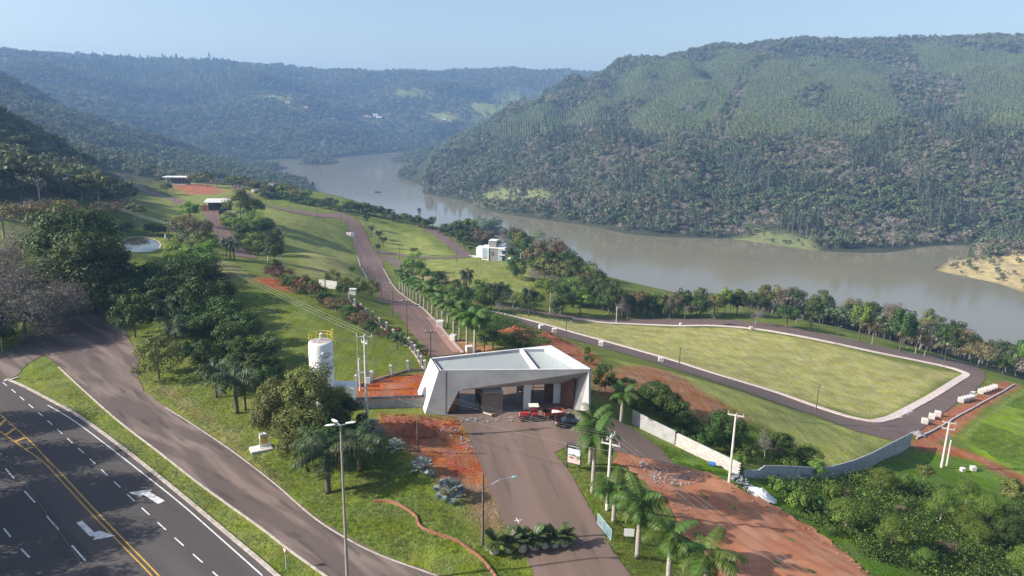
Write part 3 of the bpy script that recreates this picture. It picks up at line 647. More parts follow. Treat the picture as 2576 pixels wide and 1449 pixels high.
far_tree(0, 11, 9, 3.9, 7, F_dark, 12, 190, 1.3); far_tree(1, 12, 10, 4.3, 7.5, F_mid, 12, 190, 1.35); far_tree(2, 13, 8, 3.7, 6, F_olive, 10, 160, 1.25)
far_bare(3, 14, 9); far_bare(4, 15, 10, 5)
def euca(i, seed, h, R, m, nl=75, ls=1.15):
    rng = np.random.default_rng(seed); z = rng.uniform(.35, 1, nl)**.8; ra = R*np.sin(np.clip((1.06-z)/.75, 0, 1)**.8*PI*.62)*rng.uniform(.4, 1, nl); a = rng.uniform(0, 2*PI, nl)
    p = np.stack([ra*np.cos(a), ra*np.sin(a), z*h], 1); nr = unit(np.stack([np.cos(a), np.sin(a), .7+0*a], 1)+rng.normal(size=(nl, 3))*.5)
    mb = MB(); mb.tube([(0, 0, -.5), (0, 0, h*.95)], [h*.011, h*.005], 4, 0, False); proto(i, two_mat(mb, M_barkg, p, nr, rng.uniform(.7, 1.3, nl)*ls, rng.uniform(.75, 1.25, nl), m, 'forest_tree', .8, rng))
euca(5, 16, 12, 1.9, L_euca); euca(6, 17, 13, 2.0, L_euca); euca(7, 18, 19, 3.0, L_eucd, 110, 1.5); euca(8, 19, 17, 2.8, L_eucd, 100, 1.5)
far_tree(9, 20, 9, 4.2, 6, F_brown, 8, 110, 1.2, M_barkg); far_tree(10, 21, 8, 3.8, 6.5, L_lime, 8, 110, 1.2)
_ix = lambda A, v: np.clip(np.searchsorted(A, v)-1, 0, len(A)-2)
def hg(x, y):
    i = _ix(GX, x); j = _ix(GY, y); u = np.clip((x-GX[i])/(GX[i+1]-GX[i]), 0, 1); v = np.clip((y-GY[j])/(GY[j+1]-GY[j]), 0, 1)
    return gz[j, i]*(1-u)*(1-v)+gz[j, i+1]*u*(1-v)+gz[j+1, i]*(1-u)*v+gz[j+1, i+1]*u*v
def visible(x, y, z, up=14):
    r = np.ones(len(x), bool)
    for t in np.linspace(.12, .97, 46):
        r &= (CAMZ+(z+up-CAMZ)*t) > hg(x*t, y*t)-2
    return r
def in_px(x, y, z, poly):
    a, b = project(np.stack([x, y, z], 1)); return in_poly(a, b, poly)
def jitter(x0, x1, y0, y1, s, j=.42):
    a, b = np.meshgrid(np.arange(x0, x1, s), np.arange(y0, y1, s)); a = a.ravel(); b = b.ravel()
    return a+RNG.uniform(-j, j, len(a))*s, b+RNG.uniform(-j, j, len(a))*s
def in_frame(x, y, z, mx=350, my=200):
    a, b = project(np.stack([x, y, z], 1)); return (a > -mx) & (a < PW+mx) & (b < PH+my) & (y > 5)
def scatter(name, x, y, z, scl, idx, coll=PROTO, sink=0.0, sz=None):
    n = len(x); me = bpy.data.meshes.new(name); me.vertices.add(n); me.vertices.foreach_set('co', np.stack([x, y, z-sink], 1).astype(np.float32).ravel())
    for nm, tp, v in (('scl', 'FLOAT', scl), ('sclz', 'FLOAT', scl*(sz if sz is not None else RNG.uniform(.8, 1.25, n))), ('rot', 'FLOAT', RNG.uniform(0, 6.28, n)), ('idx', 'INT', idx)):
        a = me.attributes.new(nm, tp, 'POINT'); a.data.foreach_set('value', np.asarray(v).astype(np.int32 if tp == 'INT' else np.float32))
    o = link_mesh(name, me); o['kind'] = 'stuff'
    g = bpy.data.node_groups.new(name, 'GeometryNodeTree'); g.interface.new_socket('Geometry', in_out='INPUT', socket_type='NodeSocketGeometry'); g.interface.new_socket('Geometry', in_out='OUTPUT', socket_type='NodeSocketGeometry')
    N = g.nodes.new; L = g.links.new; gi = N('NodeGroupInput'); go = N('NodeGroupOutput'); ip = N('GeometryNodeInstanceOnPoints'); ci = N('GeometryNodeCollectionInfo')
    ci.inputs['Collection'].default_value = coll; ci.inputs['Separate Children'].default_value = True; ci.inputs['Reset Children'].default_value = True
    def attr(nm, tp='FLOAT'):
        q = N('GeometryNodeInputNamedAttribute'); q.data_type = tp; q.inputs['Name'].default_value = nm; return q.outputs[0]
    L(gi.outputs[0], ip.inputs['Points']); L(ci.outputs[0], ip.inputs['Instance']); ip.inputs['Pick Instance'].default_value = True; L(attr('idx', 'INT'), ip.inputs['Instance Index'])
    c = N('ShaderNodeCombineXYZ'); L(attr('rot'), c.inputs[2]); L(c.outputs[0], ip.inputs['Rotation'])
    c2 = N('ShaderNodeCombineXYZ'); s = attr('scl'); L(s, c2.inputs[0]); L(s, c2.inputs[1]); L(attr('sclz'), c2.inputs[2]); L(c2.outputs[0], ip.inputs['Scale'])
    L(ip.outputs[0], go.inputs[0]); md = o.modifiers.new('trees', 'NODES'); md.node_group = g
    return o
def choose(n, opts):
    k = list(opts.keys()); w = np.array(list(opts.values()), float); return RNG.choice(k, n, p=w/w.sum())
# opposite hill
fsw = [(p[0], p[1]) for p in [at_z(*q, WZ) for q in FARSHORE]]
hillpoly = fsw+[(-60, 1700), (-60, 2600), (3000, 2600), (3000, 500)]
PLANT = [(1230,335),(1330,285),(1480,225),(1640,165),(1800,135),(2300,120),(2600,105),(2600,330),(2400,320),(2330,352),(2100,352),(1800,350),(1620,348),(1560,325),(1450,325),(1260,360)]
GULLY = [[(1380,265),(1460,215),(1560,205),(1500,260),(1420,290)],[(1790,330),(1830,260),(1860,200),(1880,215),(1850,300),(1820,345)],[(2230,200),(2300,190),(2420,200),(2430,260),(2360,300),(2380,360),(2310,365),(2260,290)],[(1450,320),(1570,310),(1620,345),(1560,360)],[(1900,110),(2280,105),(2320,190),(2200,165),(2000,150),(1900,140)]]
CLEARS = [[(1850,612),(1930,575),(2040,600),(2052,630),(1930,622)],[(1200,494),(1260,475),(1385,488),(1390,512),(1300,508),(1225,515)],[(2352,684),(2400,655),(2480,648),(2600,650),(2600,742),(2450,700)],[(1430,470),(1475,462),(1480,500),(1440,510)][:0] or [(9000,0),(9001,0),(9000,1)]]
x, y = jitter(-150, 2300, 480, 1150, 5.6); x2, y2 = jitter(-150, 2900, 1150, 2250, 7.6); x = np.concatenate([x, x2]); y = np.concatenate([y, y2])
k = in_poly(x, y, hillpoly); x, y = x[k], y[k]; z = hg(x, y); k = (z > WZ+.8) & in_frame(x, y, z); x, y, z = x[k], y[k], z[k]; k = visible(x, y, z); x, y, z = x[k], y[k], z[k]
pl = in_px(x, y, z, PLANT)
for g_ in GULLY: pl &= ~in_px(x, y, z, g_)
pl &= wob(x*.8+300, y*.8) < .33
cl = np.zeros(len(x), bool)
for c_ in CLEARS: cl |= in_px(x, y, z, c_)
nat = ~pl & (~cl | (RNG.random(len(x)) < .3))
nn = wob(x*1.2, y*1.2); ne = wob(x*1.7+900, y*1.7)
idx = choose(len(x), {0: .28, 1: .13, 2: .12, 3: .2, 4: .17, 9: .1, 10: .005})
gr = (nn > .22); idx[gr] = choose(gr.sum(), {0: .12, 1: .06, 2: .1, 3: .36, 4: .3, 9: .06}); gd = nn < -.25; idx[gd] = choose(gd.sum(), {0: .6, 1: .25, 2: .08, 3: .07})
tall = (ne > .34) & (y < 1250) & (RNG.random(len(x)) < .75); idx[tall] = choose(tall.sum(), {7: .5, 8: .5})
scl = RNG.uniform(.6, 1.35, len(x))*np.where(y > 1150, 1.2, 1.0); scl = np.where(cl, scl*.5, scl)
scatter('hillside_forest', x[nat], y[nat], z[nat], scl[nat], idx[nat], sink=1.0)
xp, yp = jitter(-150, 2900, 800, 2250, 4.6, .2); k = in_poly(xp, yp, hillpoly); xp, yp = xp[k], yp[k]; zp = hg(xp, yp); k = in_frame(xp, yp, zp) & in_px(xp, yp, zp, PLANT); xp, yp, zp = xp[k], yp[k], zp[k]
for g_ in GULLY:
    k = ~in_px(xp, yp, zp, g_); xp, yp, zp = xp[k], yp[k], zp[k]
k = (wob(xp*.8+300, yp*.8) < .33) & visible(xp, yp, zp); xp, yp, zp = xp[k], yp[k], zp[k]
scatter('plantation_forest', xp, yp, zp, RNG.uniform(.8, 1.1, len(xp))*(1+.15*wob(xp*3, yp*3)), choose(len(xp), {5: .5, 6: .5}), sink=.5, sz=RNG.uniform(.85, 1.15, len(xp)))
# far plateau, spur and the valley's left side
x, y = jitter(-3000, 1700, 640, 1750, 7.2); x2, y2 = jitter(-3300, 2600, 1750, 4300, 11.5); x = np.concatenate([x, x2]); y = np.concatenate([y, y2])
z = hg(x, y); k = (z > WZ+.8) & in_frame(x, y, z, 250) & ~in_poly(x, y, hillpoly); x, y, z = x[k], y[k], z[k]; k = visible(x, y, z, 18); x, y, z = x[k], y[k], z[k]
MEAD = [[(1165,240),(1300,215),(1430,245),(1300,300),(1195,290)],[(860,290),(960,285),(1010,300),(900,312)],[(1060,285),(1130,280),(1160,300),(1100,310)],[(240,366),(360,376),(365,394),(270,398)],[(640,225),(760,235),(740,262),(620,250)],[(690,260),(760,262),(800,285),(700,275)],[(80,255),(150,262),(180,282),(100,275)],[(1000,225),(1100,232),(1080,250),(980,245)]]
dn = RNG.random(len(x)) < .8
for m_ in MEAD: dn &= ~(in_px(x, y, z, m_) & (RNG.random(len(x)) < .82))
x, y, z = x[dn], y[dn], z[dn]; nn = wob(x*.7, y*.7)
idx = choose(len(x), {0: .36, 1: .2, 2: .13, 3: .13, 4: .1, 9: .07, 10: .01}); eu = in_px(x, y, z, [(200,160),(560,165),(640,200),(600,240),(360,240),(220,215)]) ; idx[eu] = choose(eu.sum(), {7: .2, 5: .6, 1: .2})
scatter('valley_forest', x, y, z, RNG.uniform(.75, 1.3, len(x))*np.where(y > 1750, 1.6, 1.0), idx, sink=1.0)
# dark wooded hill at the left edge
x, y = jitter(-420, -60, 200, 640, 5.2); z = hg(x, y); k = in_px(x, y, z, [(-300,140),(0,270),(172,368),(232,420),(238,478),(330,500),(330,520),(150,500),(60,495),(-300,520)]); x, y, z = x[k], y[k], z[k]
scatter('dark_hill_forest', x, y, z, RNG.uniform(.7, 1.25, len(x)), choose(len(x), {0: .38, 1: .2, 2: .16, 3: .1, 4: .06, 9: .06, 10: .04}), sink=.8)
# ---------------------------------------------------------------- built things
ORD = ['first','second','third','fourth','fifth','sixth','seventh','eighth','ninth','tenth','eleventh','twelfth','thirteenth','fourteenth','fifteenth','sixteenth','seventeenth','eighteenth','nineteenth','twentieth','twenty-first','twenty-second','twenty-third','twenty-fourth','twenty-fifth','twenty-sixth','twenty-seventh','twenty-eighth','twenty-ninth','thirtieth']
ORD += ['%s-%s' % (t, o) for t in ('thirty', 'forty') for o in ORD[:9]]
def V3(p): return Vector((float(p[0]), float(p[1]), float(p[2])))
def zpt(px, py, z=0.0): return V3(at_z(px, py, z))
def hpx(base, ty):
    """height above a ground point at which the photograph shows row ty"""
    lo, hi = 0.0, 60.0
    for _ in range(30):
        m_ = (lo+hi)/2
        if project(np.array(base)+[0, 0, m_])[1] > ty: lo = m_
        else: hi = m_
    return lo
def poly_slab(name, pts, t, m, parent, d=(0, 0, -1)):
    P = [V3(p) for p in pts]; dv = Vector(d)*t
    return MB().prism([p+dv for p in P], P).build(name, m, parent)
def text_mesh(s, size, m, name, fn, parent=None, ext=0.0, align='CENTER'):
    """lettering turned into a mesh, its flat outline mapped by fn(x, y)"""
    cu = bpy.data.curves.new(name, 'FONT'); cu.body = s; cu.size = size; cu.align_x = align; cu.resolution_u = 3
    o = bpy.data.objects.new(name, cu); COL.objects.link(o); bpy.context.view_layer.update()
    me = bpy.data.meshes.new_from_object(o.evaluated_get(bpy.context.evaluated_depsgraph_get())); bpy.data.objects.remove(o); bpy.data.curves.remove(cu)
    bmm = bmesh.new(); bmm.from_mesh(me); bmesh.ops.subdivide_edges(bmm, edges=[e for e in bmm.edges if e.calc_length() > size*.15], cuts=2); bmesh.ops.triangulate(bmm, faces=bmm.faces)
    for v in bmm.verts: v.co = fn(v.co.x, v.co.y)
    isl = []; seen = set()
    for v in bmm.verts:
        if v in seen: continue
        st = [v]; seen.add(v); cur = []
        while st:
            q = st.pop(); cur.append(q)
            for e in q.link_edges:
                w = e.other_vert(q)
                if w not in seen: seen.add(w); st.append(w)
        isl.append(cur)
    for cur in isl:
        ix = {v: i for i, v in enumerate(cur)}; MB().add([v.co[:] for v in cur], [[ix[v] for v in f.verts] for f in bmm.faces if f.verts[0] in ix]).build(name, m, parent)
    bmm.free(); bpy.data.meshes.remove(me)
# ---- gatehouse
GZ = 6.8
def gc(x, y): return 1047.9+x*.1786, 856.2+y*.1786
def gz0(x, y, z=0.0): return zpt(*gc(x, y), z)
def gy_(x, y, Y): return V3(at_y(*gc(x, y), Y))
gate = empty('gatehouse', (0, 0, 0), 0, 'angular concrete gatehouse under construction spanning the entrance road', 'gatehouse')
yf = lambda x: 92.6+(x-108)/2317*1.6
ff = lambda x, y: gy_(x, y, yf(x))
def flat0(p, z=-.1): return Vector((p.x, p.y, z))
FLb, PLi, Oi, FLt = flat0(ff(108, 1055)), flat0(ff(410, 1070)), ff(600, 700), ff(312, 440)
FRt, Orr, Ro, Ri = ff(2440, 395), ff(2425, 445), flat0(ff(2425, 1030)), flat0(gz0(2300, 1008))
FRr, RoR = ff(2468, 388)+Vector((0, .5, 0)), flat0(ff(2452, 1010)+Vector((0, .5, 0)))
FLt.z = FRt.z = FRr.z = GZ
O2bl, O2tl, O2tr, O2br = flat0(gz0(600, 1000)), gy_(600, 702, 96.5), gy_(2205, 590, 97), flat0(gz0(2203, 990))
BLt, BRt = gz0(198, 246, GZ), gz0(1905, 66, GZ); BLb, BRb = Vector((-14.3, 101.5, -.1)), Vector((BRt.x+.2, BRt.y, -.6))
M_gate = mat('gate_concrete_shaded', (.42, .415, .412), .8, .12, .45, bump=.1, stain=((.31, .305, .30), .4, .8))  # darker base colour stands in for shade on front and inner faces
M_gatew = mat('gate_white_sunlit', (.62, .605, .59), .7, .05, .6, stain=((.6, .57, .55), .5, .5))  # paler base colour paints sunlight on left and top faces; columns share it
thick = Vector((0, .35, 0))
def facet(name, pts, m, d=Vector((0, .12, 0))): MB().prism([p+d for p in pts], pts).build(name, m, gate)
facet('left_pier', [FLb, PLi, Oi, FLt], M_gate); facet('front_beam', [FLt+Vector((.01, 0, 0)), Oi, Orr, FRt], M_gate)
facet('right_pier', [Orr, Ro, RoR, FRr, FRt], M_gate)
facet('right_reveal', [Orr, Ri, Ro], M_gatew, Vector((.1, .05, 0))); facet('inner_reveal', [Orr, O2tr, O2br, Ri], M_gate, Vector((.1, .08, 0)))
facet('left_reveal', [PLi, O2bl, O2tl, Oi], M_rust, Vector((-.08, .05, 0))); facet('soffit', [Oi, O2tl, O2tr, Orr], M_gate, Vector((0, .1, .1)))
facet('side_wall', [FLt, BLt, BLb, FLb], M_gatew, Vector((.15, .1, 0))); facet('right_wall', [FRr, RoR, BRb, BRt], M_gate, Vector((-.15, 0, 0)))
facet('wall_seam', [ff(412, 440)-Vector((0,.02,0)), ff(424, 440)-Vector((0,.02,0)), ff(418, 1066)-Vector((0,.02,0)), ff(408, 1066)-Vector((0,.02,0))], mat('seam', (.12, .12, .12)), Vector((0, .015, 0)))
# roof deck with two sunken bays of ribbed sheet
R1 = [gz0(342, 432, GZ), gz0(1640, 402, GZ), gz0(1448, 122, GZ), gz0(222, 258, GZ)]; R2 = [gz0(1712, 399, GZ), gz0(2290, 396, GZ), gz0(1800, 122, GZ), gz0(1500, 124, GZ)]
for q in R1+R2: q.y = max(q.y, FLt.y+(FRt.y-FLt.y)*(q.x-FLt.x)/(FRt.x-FLt.x)+.3)
outer = [FLt, FRt, FRr, BRt, BLt]; allp = outer+R1+R2
ed = [(i, (i+1) % 5) for i in range(5)]+[(5+i, 5+(i+1) % 4) for i in range(4)]+[(9+i, 9+(i+1) % 4) for i in range(4)]
r = delaunay_2d_cdt([p.to_2d() for p in allp], ed, [], 1, 1e-4)
cen = lambda f: sum((Vector(r[0][i]) for i in f), Vector((0, 0)))/len(f)
def keep(f):
    c = cen(f); c = (np.array([c.x]), np.array([c.y]))
    return in_poly(*c, outer)[0] and not in_poly(*c, R1)[0] and not in_poly(*c, R2)[0]
MB().add([(v.x, v.y, GZ) for v in r[0]], [f for f in r[2] if keep(f)]).build('parapet_top', M_gatew, gate)
for R_, nr_ in ((R1, 62), (R2, 24)):
    sk = MB(); low = [p-Vector((0, 0, .55)) for p in R_]
    sk.add(list(R_)+low, [(i, 4+i, 4+(i+1) % 4, (i+1) % 4) for i in range(4)]); sk.build('parapet_inside', mat('parapet_side', (.45, .46, .5)), gate)
    cs = MB(); vs = []; n = nr_*4
    for i in range(n+1):
        u = i/n; zz = (-.55, -.40, -.40, -.55)[i % 4]
        a = R_[0].lerp(R_[1], u); b = R_[3].lerp(R_[2], u); m1 = a.lerp(b, .48)
        vs += [(a.x, a.y, GZ+zz-.04), (m1.x, m1.y, GZ+zz-.01), (b.x, b.y, GZ+zz-.02)]
    cs.add(vs, [f for i in range(n) for f in ((3*i, 3*i+3, 3*i+4, 3*i+1), (3*i+1, 3*i+4, 3*i+5, 3*i+2))]); cs.build('roof_sheet', mat('zinc_sheet', (.34, .375, .38), .55, .06, 2, spec=.3), gate)
facet('back_beam', [BLt+Vector((.1, -.1, -.02)), BRt+Vector((-.1, -.1, -.02)), BRt+Vector((-.1, -.1, -1.6)), BLt+Vector((.1, -.1, -1.6))], M_gate, Vector((0, -.3, 0)))
MB().box((gz0(1550, 968).x, gz0(1550, 968).y, 2.6), (1.0, .8, 5.2), .1).build('column', M_gatew, gate); p = gz0(1425, 868); MB().box((p.x, p.y, 2.7), (.45, .45, 5.4)).build('column', M_grey, gate)
p = gz0(1975, 893); MB().box((p.x, p.y, 2.7), (1.1, .6, 5.4)).build('column', M_gatew, gate)
for a, b in (((2020, 915), (2200, 985)), ((1792, 838), (1924, 862))):
    A, B = gz0(*a), gz0(*b); MB().prism([A, B, B+Vector((.1, .2, 0)), A+Vector((.1, .2, 0))], [q+Vector((0, 0, 5.3)) for q in (A, B, B+Vector((.1, .2, 0)), A+Vector((.1, .2, 0)))]).build('cladding_panel', M_rust, gate)
MB().add([(-10, 94.6, .075), (11, 95.2, .075), (9, 103.5, .075), (-12, 103, .075)], [(0, 1, 2, 3)]).build('floor', mat('screed', (.2, .19, .185), .9, .15, .6), gate)
# guard house inside
gh = empty('guard_house', (0, 0, 0), 0, 'small brown guard house with a dark pitched roof standing under the gatehouse', 'guard house')
a, b, c = gz0(928, 1020), gz0(1212, 1015), gz0(822, 912); d = b+(c-a); u3 = Vector((0, 0, 3.1))
MB().prism([a, b, d, c], [a+u3, b+u3, d+u3*1.02, c+u3*1.02]).build('wall', mat('guard_wall', (.20, .155, .12), .8, .1, 2), gh)
ov = (a-c).normalized()*.25; MB().prism([a+u3+ov, b+u3+ov, b.lerp(d, .55)+u3*1.26, a.lerp(c, .55)+u3*1.26], [q+Vector((0, 0, .12)) for q in (a+u3+ov, b+u3+ov, b.lerp(d, .55)+u3*1.26, a.lerp(c, .55)+u3*1.26)]).build('roof', M_grey, gh)
for t in (.3, .5, .68):
    q = a.lerp(c, t); n_ = (c-a).normalized(); MB().box((q.x-.04, q.y, 1.2+.5*(t > .4)), (.06, .7, 2.1 if t < .4 else 1.0), math.atan2(n_.y, n_.x)-PI/2).build('window' if t > .4 else 'door', M_black, gh)
# scaffold, mixer, rubble in the gate
sc_ = empty('scaffold', gz0(1640, 825), 0, 'steel tube scaffold with plank deck behind the gate opening', 'scaffold')
for i in range(3):
    for j in range(2): MB().tube([(i*1.9, j*1.2, 0), (i*1.9, j*1.2, 4.2)], .05, 5).build('standard', M_black, sc_)
for z in (1.4, 2.8, 4.0): MB().tube([(0, 0, z), (3.8, 0, z)], .045, 5).tube([(0, 1.2, z), (3.8, 1.2, z)], .045, 5).build('ledger', M_black, sc_)
MB().tube([(0, 0, .2), (1.9, 0, 1.4)], .04, 5).tube([(3.8, 0, 1.4), (1.9, 0, 2.8)], .04, 5).build('brace', M_black, sc_)
for j in range(3): MB().box((1.9, .2+j*.4, 4.1), (4.2, .34, .06)).build('plank', M_rust, sc_)
mx_ = empty('cement_mixer', gz0(1462, 742), .5, 'yellow cement mixer on the pale ground behind the gate', 'cement mixer')
MB().lathe([(.15, 0), (.45, .15), (.5, .5), (.3, .95), (.26, 1.0)], 14, (0, 0, .55)).build('drum', mat('mixer_yellow', (.65, .33, .05), .6), mx_, True); MB().box((0, 0, .5), (.9, .5, .08)).tube([(-.4, -.3, 0), (-.3, 0, .9)], .04).tube([(.4, -.3, 0), (.3, 0, .9)], .04).build('frame', M_black, mx_); MB().lathe([(.2, -.05), (.2, .05)], 10, (.5, 0, .2)).build('wheel', M_black, mx_)
tag(MB().lathe([(.1, 0), (.62, .1), (.6, .7), (.3, .95), (.1, 1.0)], 12, gz0(1492, 722)).build('bulk_bag', M_wht, None, True), 'white rounded bulk bag next to the yellow cement mixer', 'sack')
# heap builder
def heap(name, c, rx, ry, h, m, label, cat, seed=1, n=14, kind=None):
    rng = np.random.default_rng(seed); mb = MB(); vs = []; fs = []; rings = 7
    for i in range(rings+1):
        t = i/rings
        for k in range(n):
            a_ = 2*PI*k/n; w = 1+rng.normal()*.1*t; X = rx*t*w*math.cos(a_); Y = ry*t*w*math.sin(a_); zz = h*(1-t)**1.05*(1+rng.normal()*.1)
            gzz = h1(c[0]+X, c[1]+Y)-c[2] if i == rings else zz+(h1(c[0]+X, c[1]+Y)-c[2])
            vs.append((X, Y, gzz-(.15 if i == rings else 0)+.06))
    fs = [(i*n+k, (i+1)*n+k, (i+1)*n+(k+1) % n, i*n+(k+1) % n) for i in range(rings) for k in range(n)]
    o = mb.add(vs, fs).build(name, m, None, False, 0, c); return tag(o, label, cat, None, kind)
M_soil = asphalt('dug_soil', (.24, .075, .035), (.17, .05, .025), (.34, .13, .07), .9, .7)
heap('soil_pile', G(1046, 1090), 3.0, 2.2, 1.5, M_soil, 'dark red soil pile beside the short dark post near gatehouse', 'soil pile', 3)
heap('soil_pile', G(1300, 850), 7, 5, 2.6, M_soil, 'large red soil pile behind the gatehouse roof beside palms', 'soil pile', 4); heap('soil_pile', G(1382, 858), 6.5, 4, 2.0, M_soil, 'broad dug red soil pile right of the bushes behind the gatehouse', 'soil pile', 5)
heap('gravel_pile', G(2311, 1094), 1.7, 1.3, .9, M_grey, 'grey gravel pile at the end of the curved block wall', 'gravel pile', 6); heap('lime_pile', G(1917, 1246), 2.1, 1.5, .9, M_wht, 'white lime heap on the grass below the block wall', 'lime heap', 8)
heap('lime_pile', G(884, 590), 2.6, 5, .8, M_pave, 'pale rubble heap at the edge of the main street far away', 'rubble heap', 9)
def rubble(name, poly, n, m, label, smin=.08, smax=.3, seed=2):
    rng = np.random.default_rng(seed); wp = wpoly(poly); xs = [p[0] for p in wp]; ys = [p[1] for p in wp]; mb = MB(); c = 0
    X = rng.uniform(min(xs), max(xs), n*4); Y = rng.uniform(min(ys), max(ys), n*4); k = in_poly(X, Y, wp); X, Y = X[k][:n], Y[k][:n]; Z = H(X, Y)
    for x_, y_, z_ in zip(X, Y, Z):
        s = rng.uniform(smin, smax)*np.array([rng.uniform(.6, 1.4) for _ in range(3)]); v = [Vector((sx*s[0]*rng.uniform(.5, 1), sy*s[1]*rng.uniform(.5, 1), sz*s[2]*.5)) for sx in (-1, 1) for sy in (-1, 1) for sz in (-1, 1)]
        v = [q+Vector((x_, y_, z_+.12+s[2]*.2)) for q in v]; mb.add(v, [(0, 1, 3, 2), (4, 6, 7, 5), (0, 4, 5, 1), (2, 3, 7, 6), (0, 2, 6, 4), (1, 5, 7, 3)])
    return tag(mb.build(name, m), label, None, None, 'stuff')
rubble('rubble', [(1600, 1160), (1690, 1165), (1760, 1195), (1740, 1225), (1650, 1220)], 170, M_block2, 'broken stone rubble at the upper end of the dirt road', .04, .16, 2)
rubble('clods', [(1853, 1222), (1953, 1270), (2038, 1320), (2108, 1370), (2200, 1449), (2170, 1449), (2090, 1380), (2020, 1332), (1930, 1284), (1840, 1240), (1740, 1185)], 150, M_dirt, 'clods of earth along the right edge of the dirt road', .03, .13, 3)
rubble('clods', [(1560, 1150), (1640, 1210), (1700, 1300), (1720, 1390), (1780, 1449), (1900, 1449), (1780, 1330), (1700, 1220)], 420, M_dirt, 'clods of red earth scattered over the dirt road', .02, .09, 4)
rubble('clods', [(958, 1040), (1068, 1046), (1150, 1055), (1160, 1080), (1010, 1075), (955, 1065)], 320, M_soil, 'dug red clods in front of the gatehouse left pier', .03, .12, 5)
rubble('rubble', [(1150, 1052), (1300, 1052), (1440, 1040), (1460, 1052), (1300, 1062), (1160, 1064)], 110, M_block2, 'small rubble in front of the gatehouse opening', .04, .16, 6)
rubble('rubble', [(1095, 1078), (1145, 1072), (1190, 1120), (1200, 1140), (1170, 1140), (1130, 1100)], 90, M_block2, 'pale broken stones by the left edge of entrance road', .03, .12, 7)
rubble('rubble', [(2240, 1045), (2300, 1022), (2310, 1030), (2260, 1055)], 90, M_wht, 'loose white pavers by the inner road corner', .06, .2, 8); rubble('rubble', [(2440, 988), (2475, 978), (2480, 990), (2440, 1000)], 60, M_wht, 'white paver scraps beside the pallets', .06, .2, 9)
rubble('rubble', [(1845, 1185), (1900, 1230), (1880, 1240), (1840, 1205)], 90, M_block2, 'grey rubble by the toothed end of the block wall', .05, .2, 10)
# timber at the gate
for i, (A, B, t) in enumerate([((940, 1035), (1060, 1075), .5), ((1065, 1075), (1205, 1020), .25), ((1700, 900), (2180, 1005), .2)]):
    A, B = gz0(A[0], A[1]), gz0(B[0], B[1]); tag(MB().tube([A+Vector((0, 0, .2)), B+Vector((0, 0, .25))], .14, 5).build('beam' if i else 'plank', M_kerb if i == 0 else M_poled), ['pale timber plank lying before the gate opening', 'dark timber beam leaning on stones before the guard house', 'long timber beam along the foot of the brown panels'][i], 'timber')
# ---- wing wall left of the gate
ww = empty('wing_wall', (0, 0, 0), 0, 'low grey double wall with open cells left of the gatehouse', 'wall')
A, B = zpt(889, 1036), zpt(1072, 1028); A.z = B.z = -.1; back = Vector((.05, 1.2, 0)); up = Vector((0, 0, 1.75)); t_ = Vector((0, .14, 0))
MB().prism([A, B, B+t_, A+t_], [q+up for q in (A, B, B+t_, A+t_)]).build('front_panel', M_conc, ww); MB().prism([A+back, B+back, B+back+t_, A+back+t_], [q+up for q in (A+back, B+back, B+back+t_, A+back+t_)]).build('back_panel', M_conc, ww)
for k in range(6):
    q = A.lerp(B, [.0, .2, .4, .6, .8, .99][k])+t_; MB().prism([q, q+Vector((.14, 0, 0)), q+back-t_+Vector((.14, 0, 0)), q+back-t_], [w+up-Vector((0, 0, .02)) for w in (q, q+Vector((.14, 0, 0)), q+back-t_+Vector((.14, 0, 0)), q+back-t_)]).build('cross_rib', M_brick, ww)
MB().prism([A-Vector((0, .02, 0)), B-Vector((0, .02, 0)), B+t_, A+t_], [q+Vector((0, 0, .05)) for q in (A-Vector((0, .02, 0)), B-Vector((0, .02, 0)), B+t_, A+t_)]).build('coping', M_brick, ww).location = (0, 0, 1.75)
# ---- pier fence
fence = empty('pier_fence', (0, 0, 0), 0, 'pale pier fence with dark mesh panels climbing beside the main street', 'fence')
PIERS = [(897,972),(935,961),(984,946),(1026.5,934),(1069,933),(1060,921.6),(1052,907),(1044,893),(1036,884.6),(1029,874),(1008,864.5),(990,852),(973,833),(955,822),(938,805),(922.5,797),(908,785),(893,772),(879,757.5)]
pm = MB().box((0, 0, .95), (.4, .4, 1.9)).box((0, 0, 1.93), (.58, .58, .08)); pm.prism([(-.27, -.27, 1.97), (.27, -.27, 1.97), (.27, .27, 1.97), (-.27, .27, 1.97)], [(-.03, -.03, 2.2), (.03, -.03, 2.2), (.03, .03, 2.2), (-.03, .03, 2.2)])
pmesh = pm.mesh('pier', mat('pier_plaster', (.46, .43, .41), .85, .1, 2)); M_mesh = mat('fence_mesh', (.05, .055, .05), .7)
PP = GP(PIERS)
for i, p in enumerate(PP):
    o = link_mesh('pier', pmesh, fence, p-Vector((0, 0, .15)))
    if i:
        a, b = PP[i-1], p; d = (b-a); L_ = d.length; d.normalize(); s = Vector((-d.y, d.x, 0)).normalized()*.08
        w = MB(); w.prism([a-s-Vector((0,0,.3)), b-s-Vector((0,0,.3)), b+s-Vector((0,0,.3)), a+s-Vector((0,0,.3))], [a-s+Vector((0,0,.35)), b-s+Vector((0,0,.35)), b+s+Vector((0,0,.35)), a+s+Vector((0,0,.35))]); w.build('base_wall', mat('fence_base', (.42, .3, .25)) if i == 1 else bpy.data.materials['fence_base'], fence)
        g_ = MB()
        for z in (.55, 1.0, 1.5): g_.tube([a+Vector((0, 0, z)), b+Vector((0, 0, z))], .02, 4)
        for k in range(1, int(L_/.35)): q = a.lerp(b, k*.35/L_); g_.tube([q+Vector((0, 0, .3)), q+Vector((0, 0, 1.5))], .014, 3, 0, False)
        g_.build('mesh_panel', M_mesh, fence)
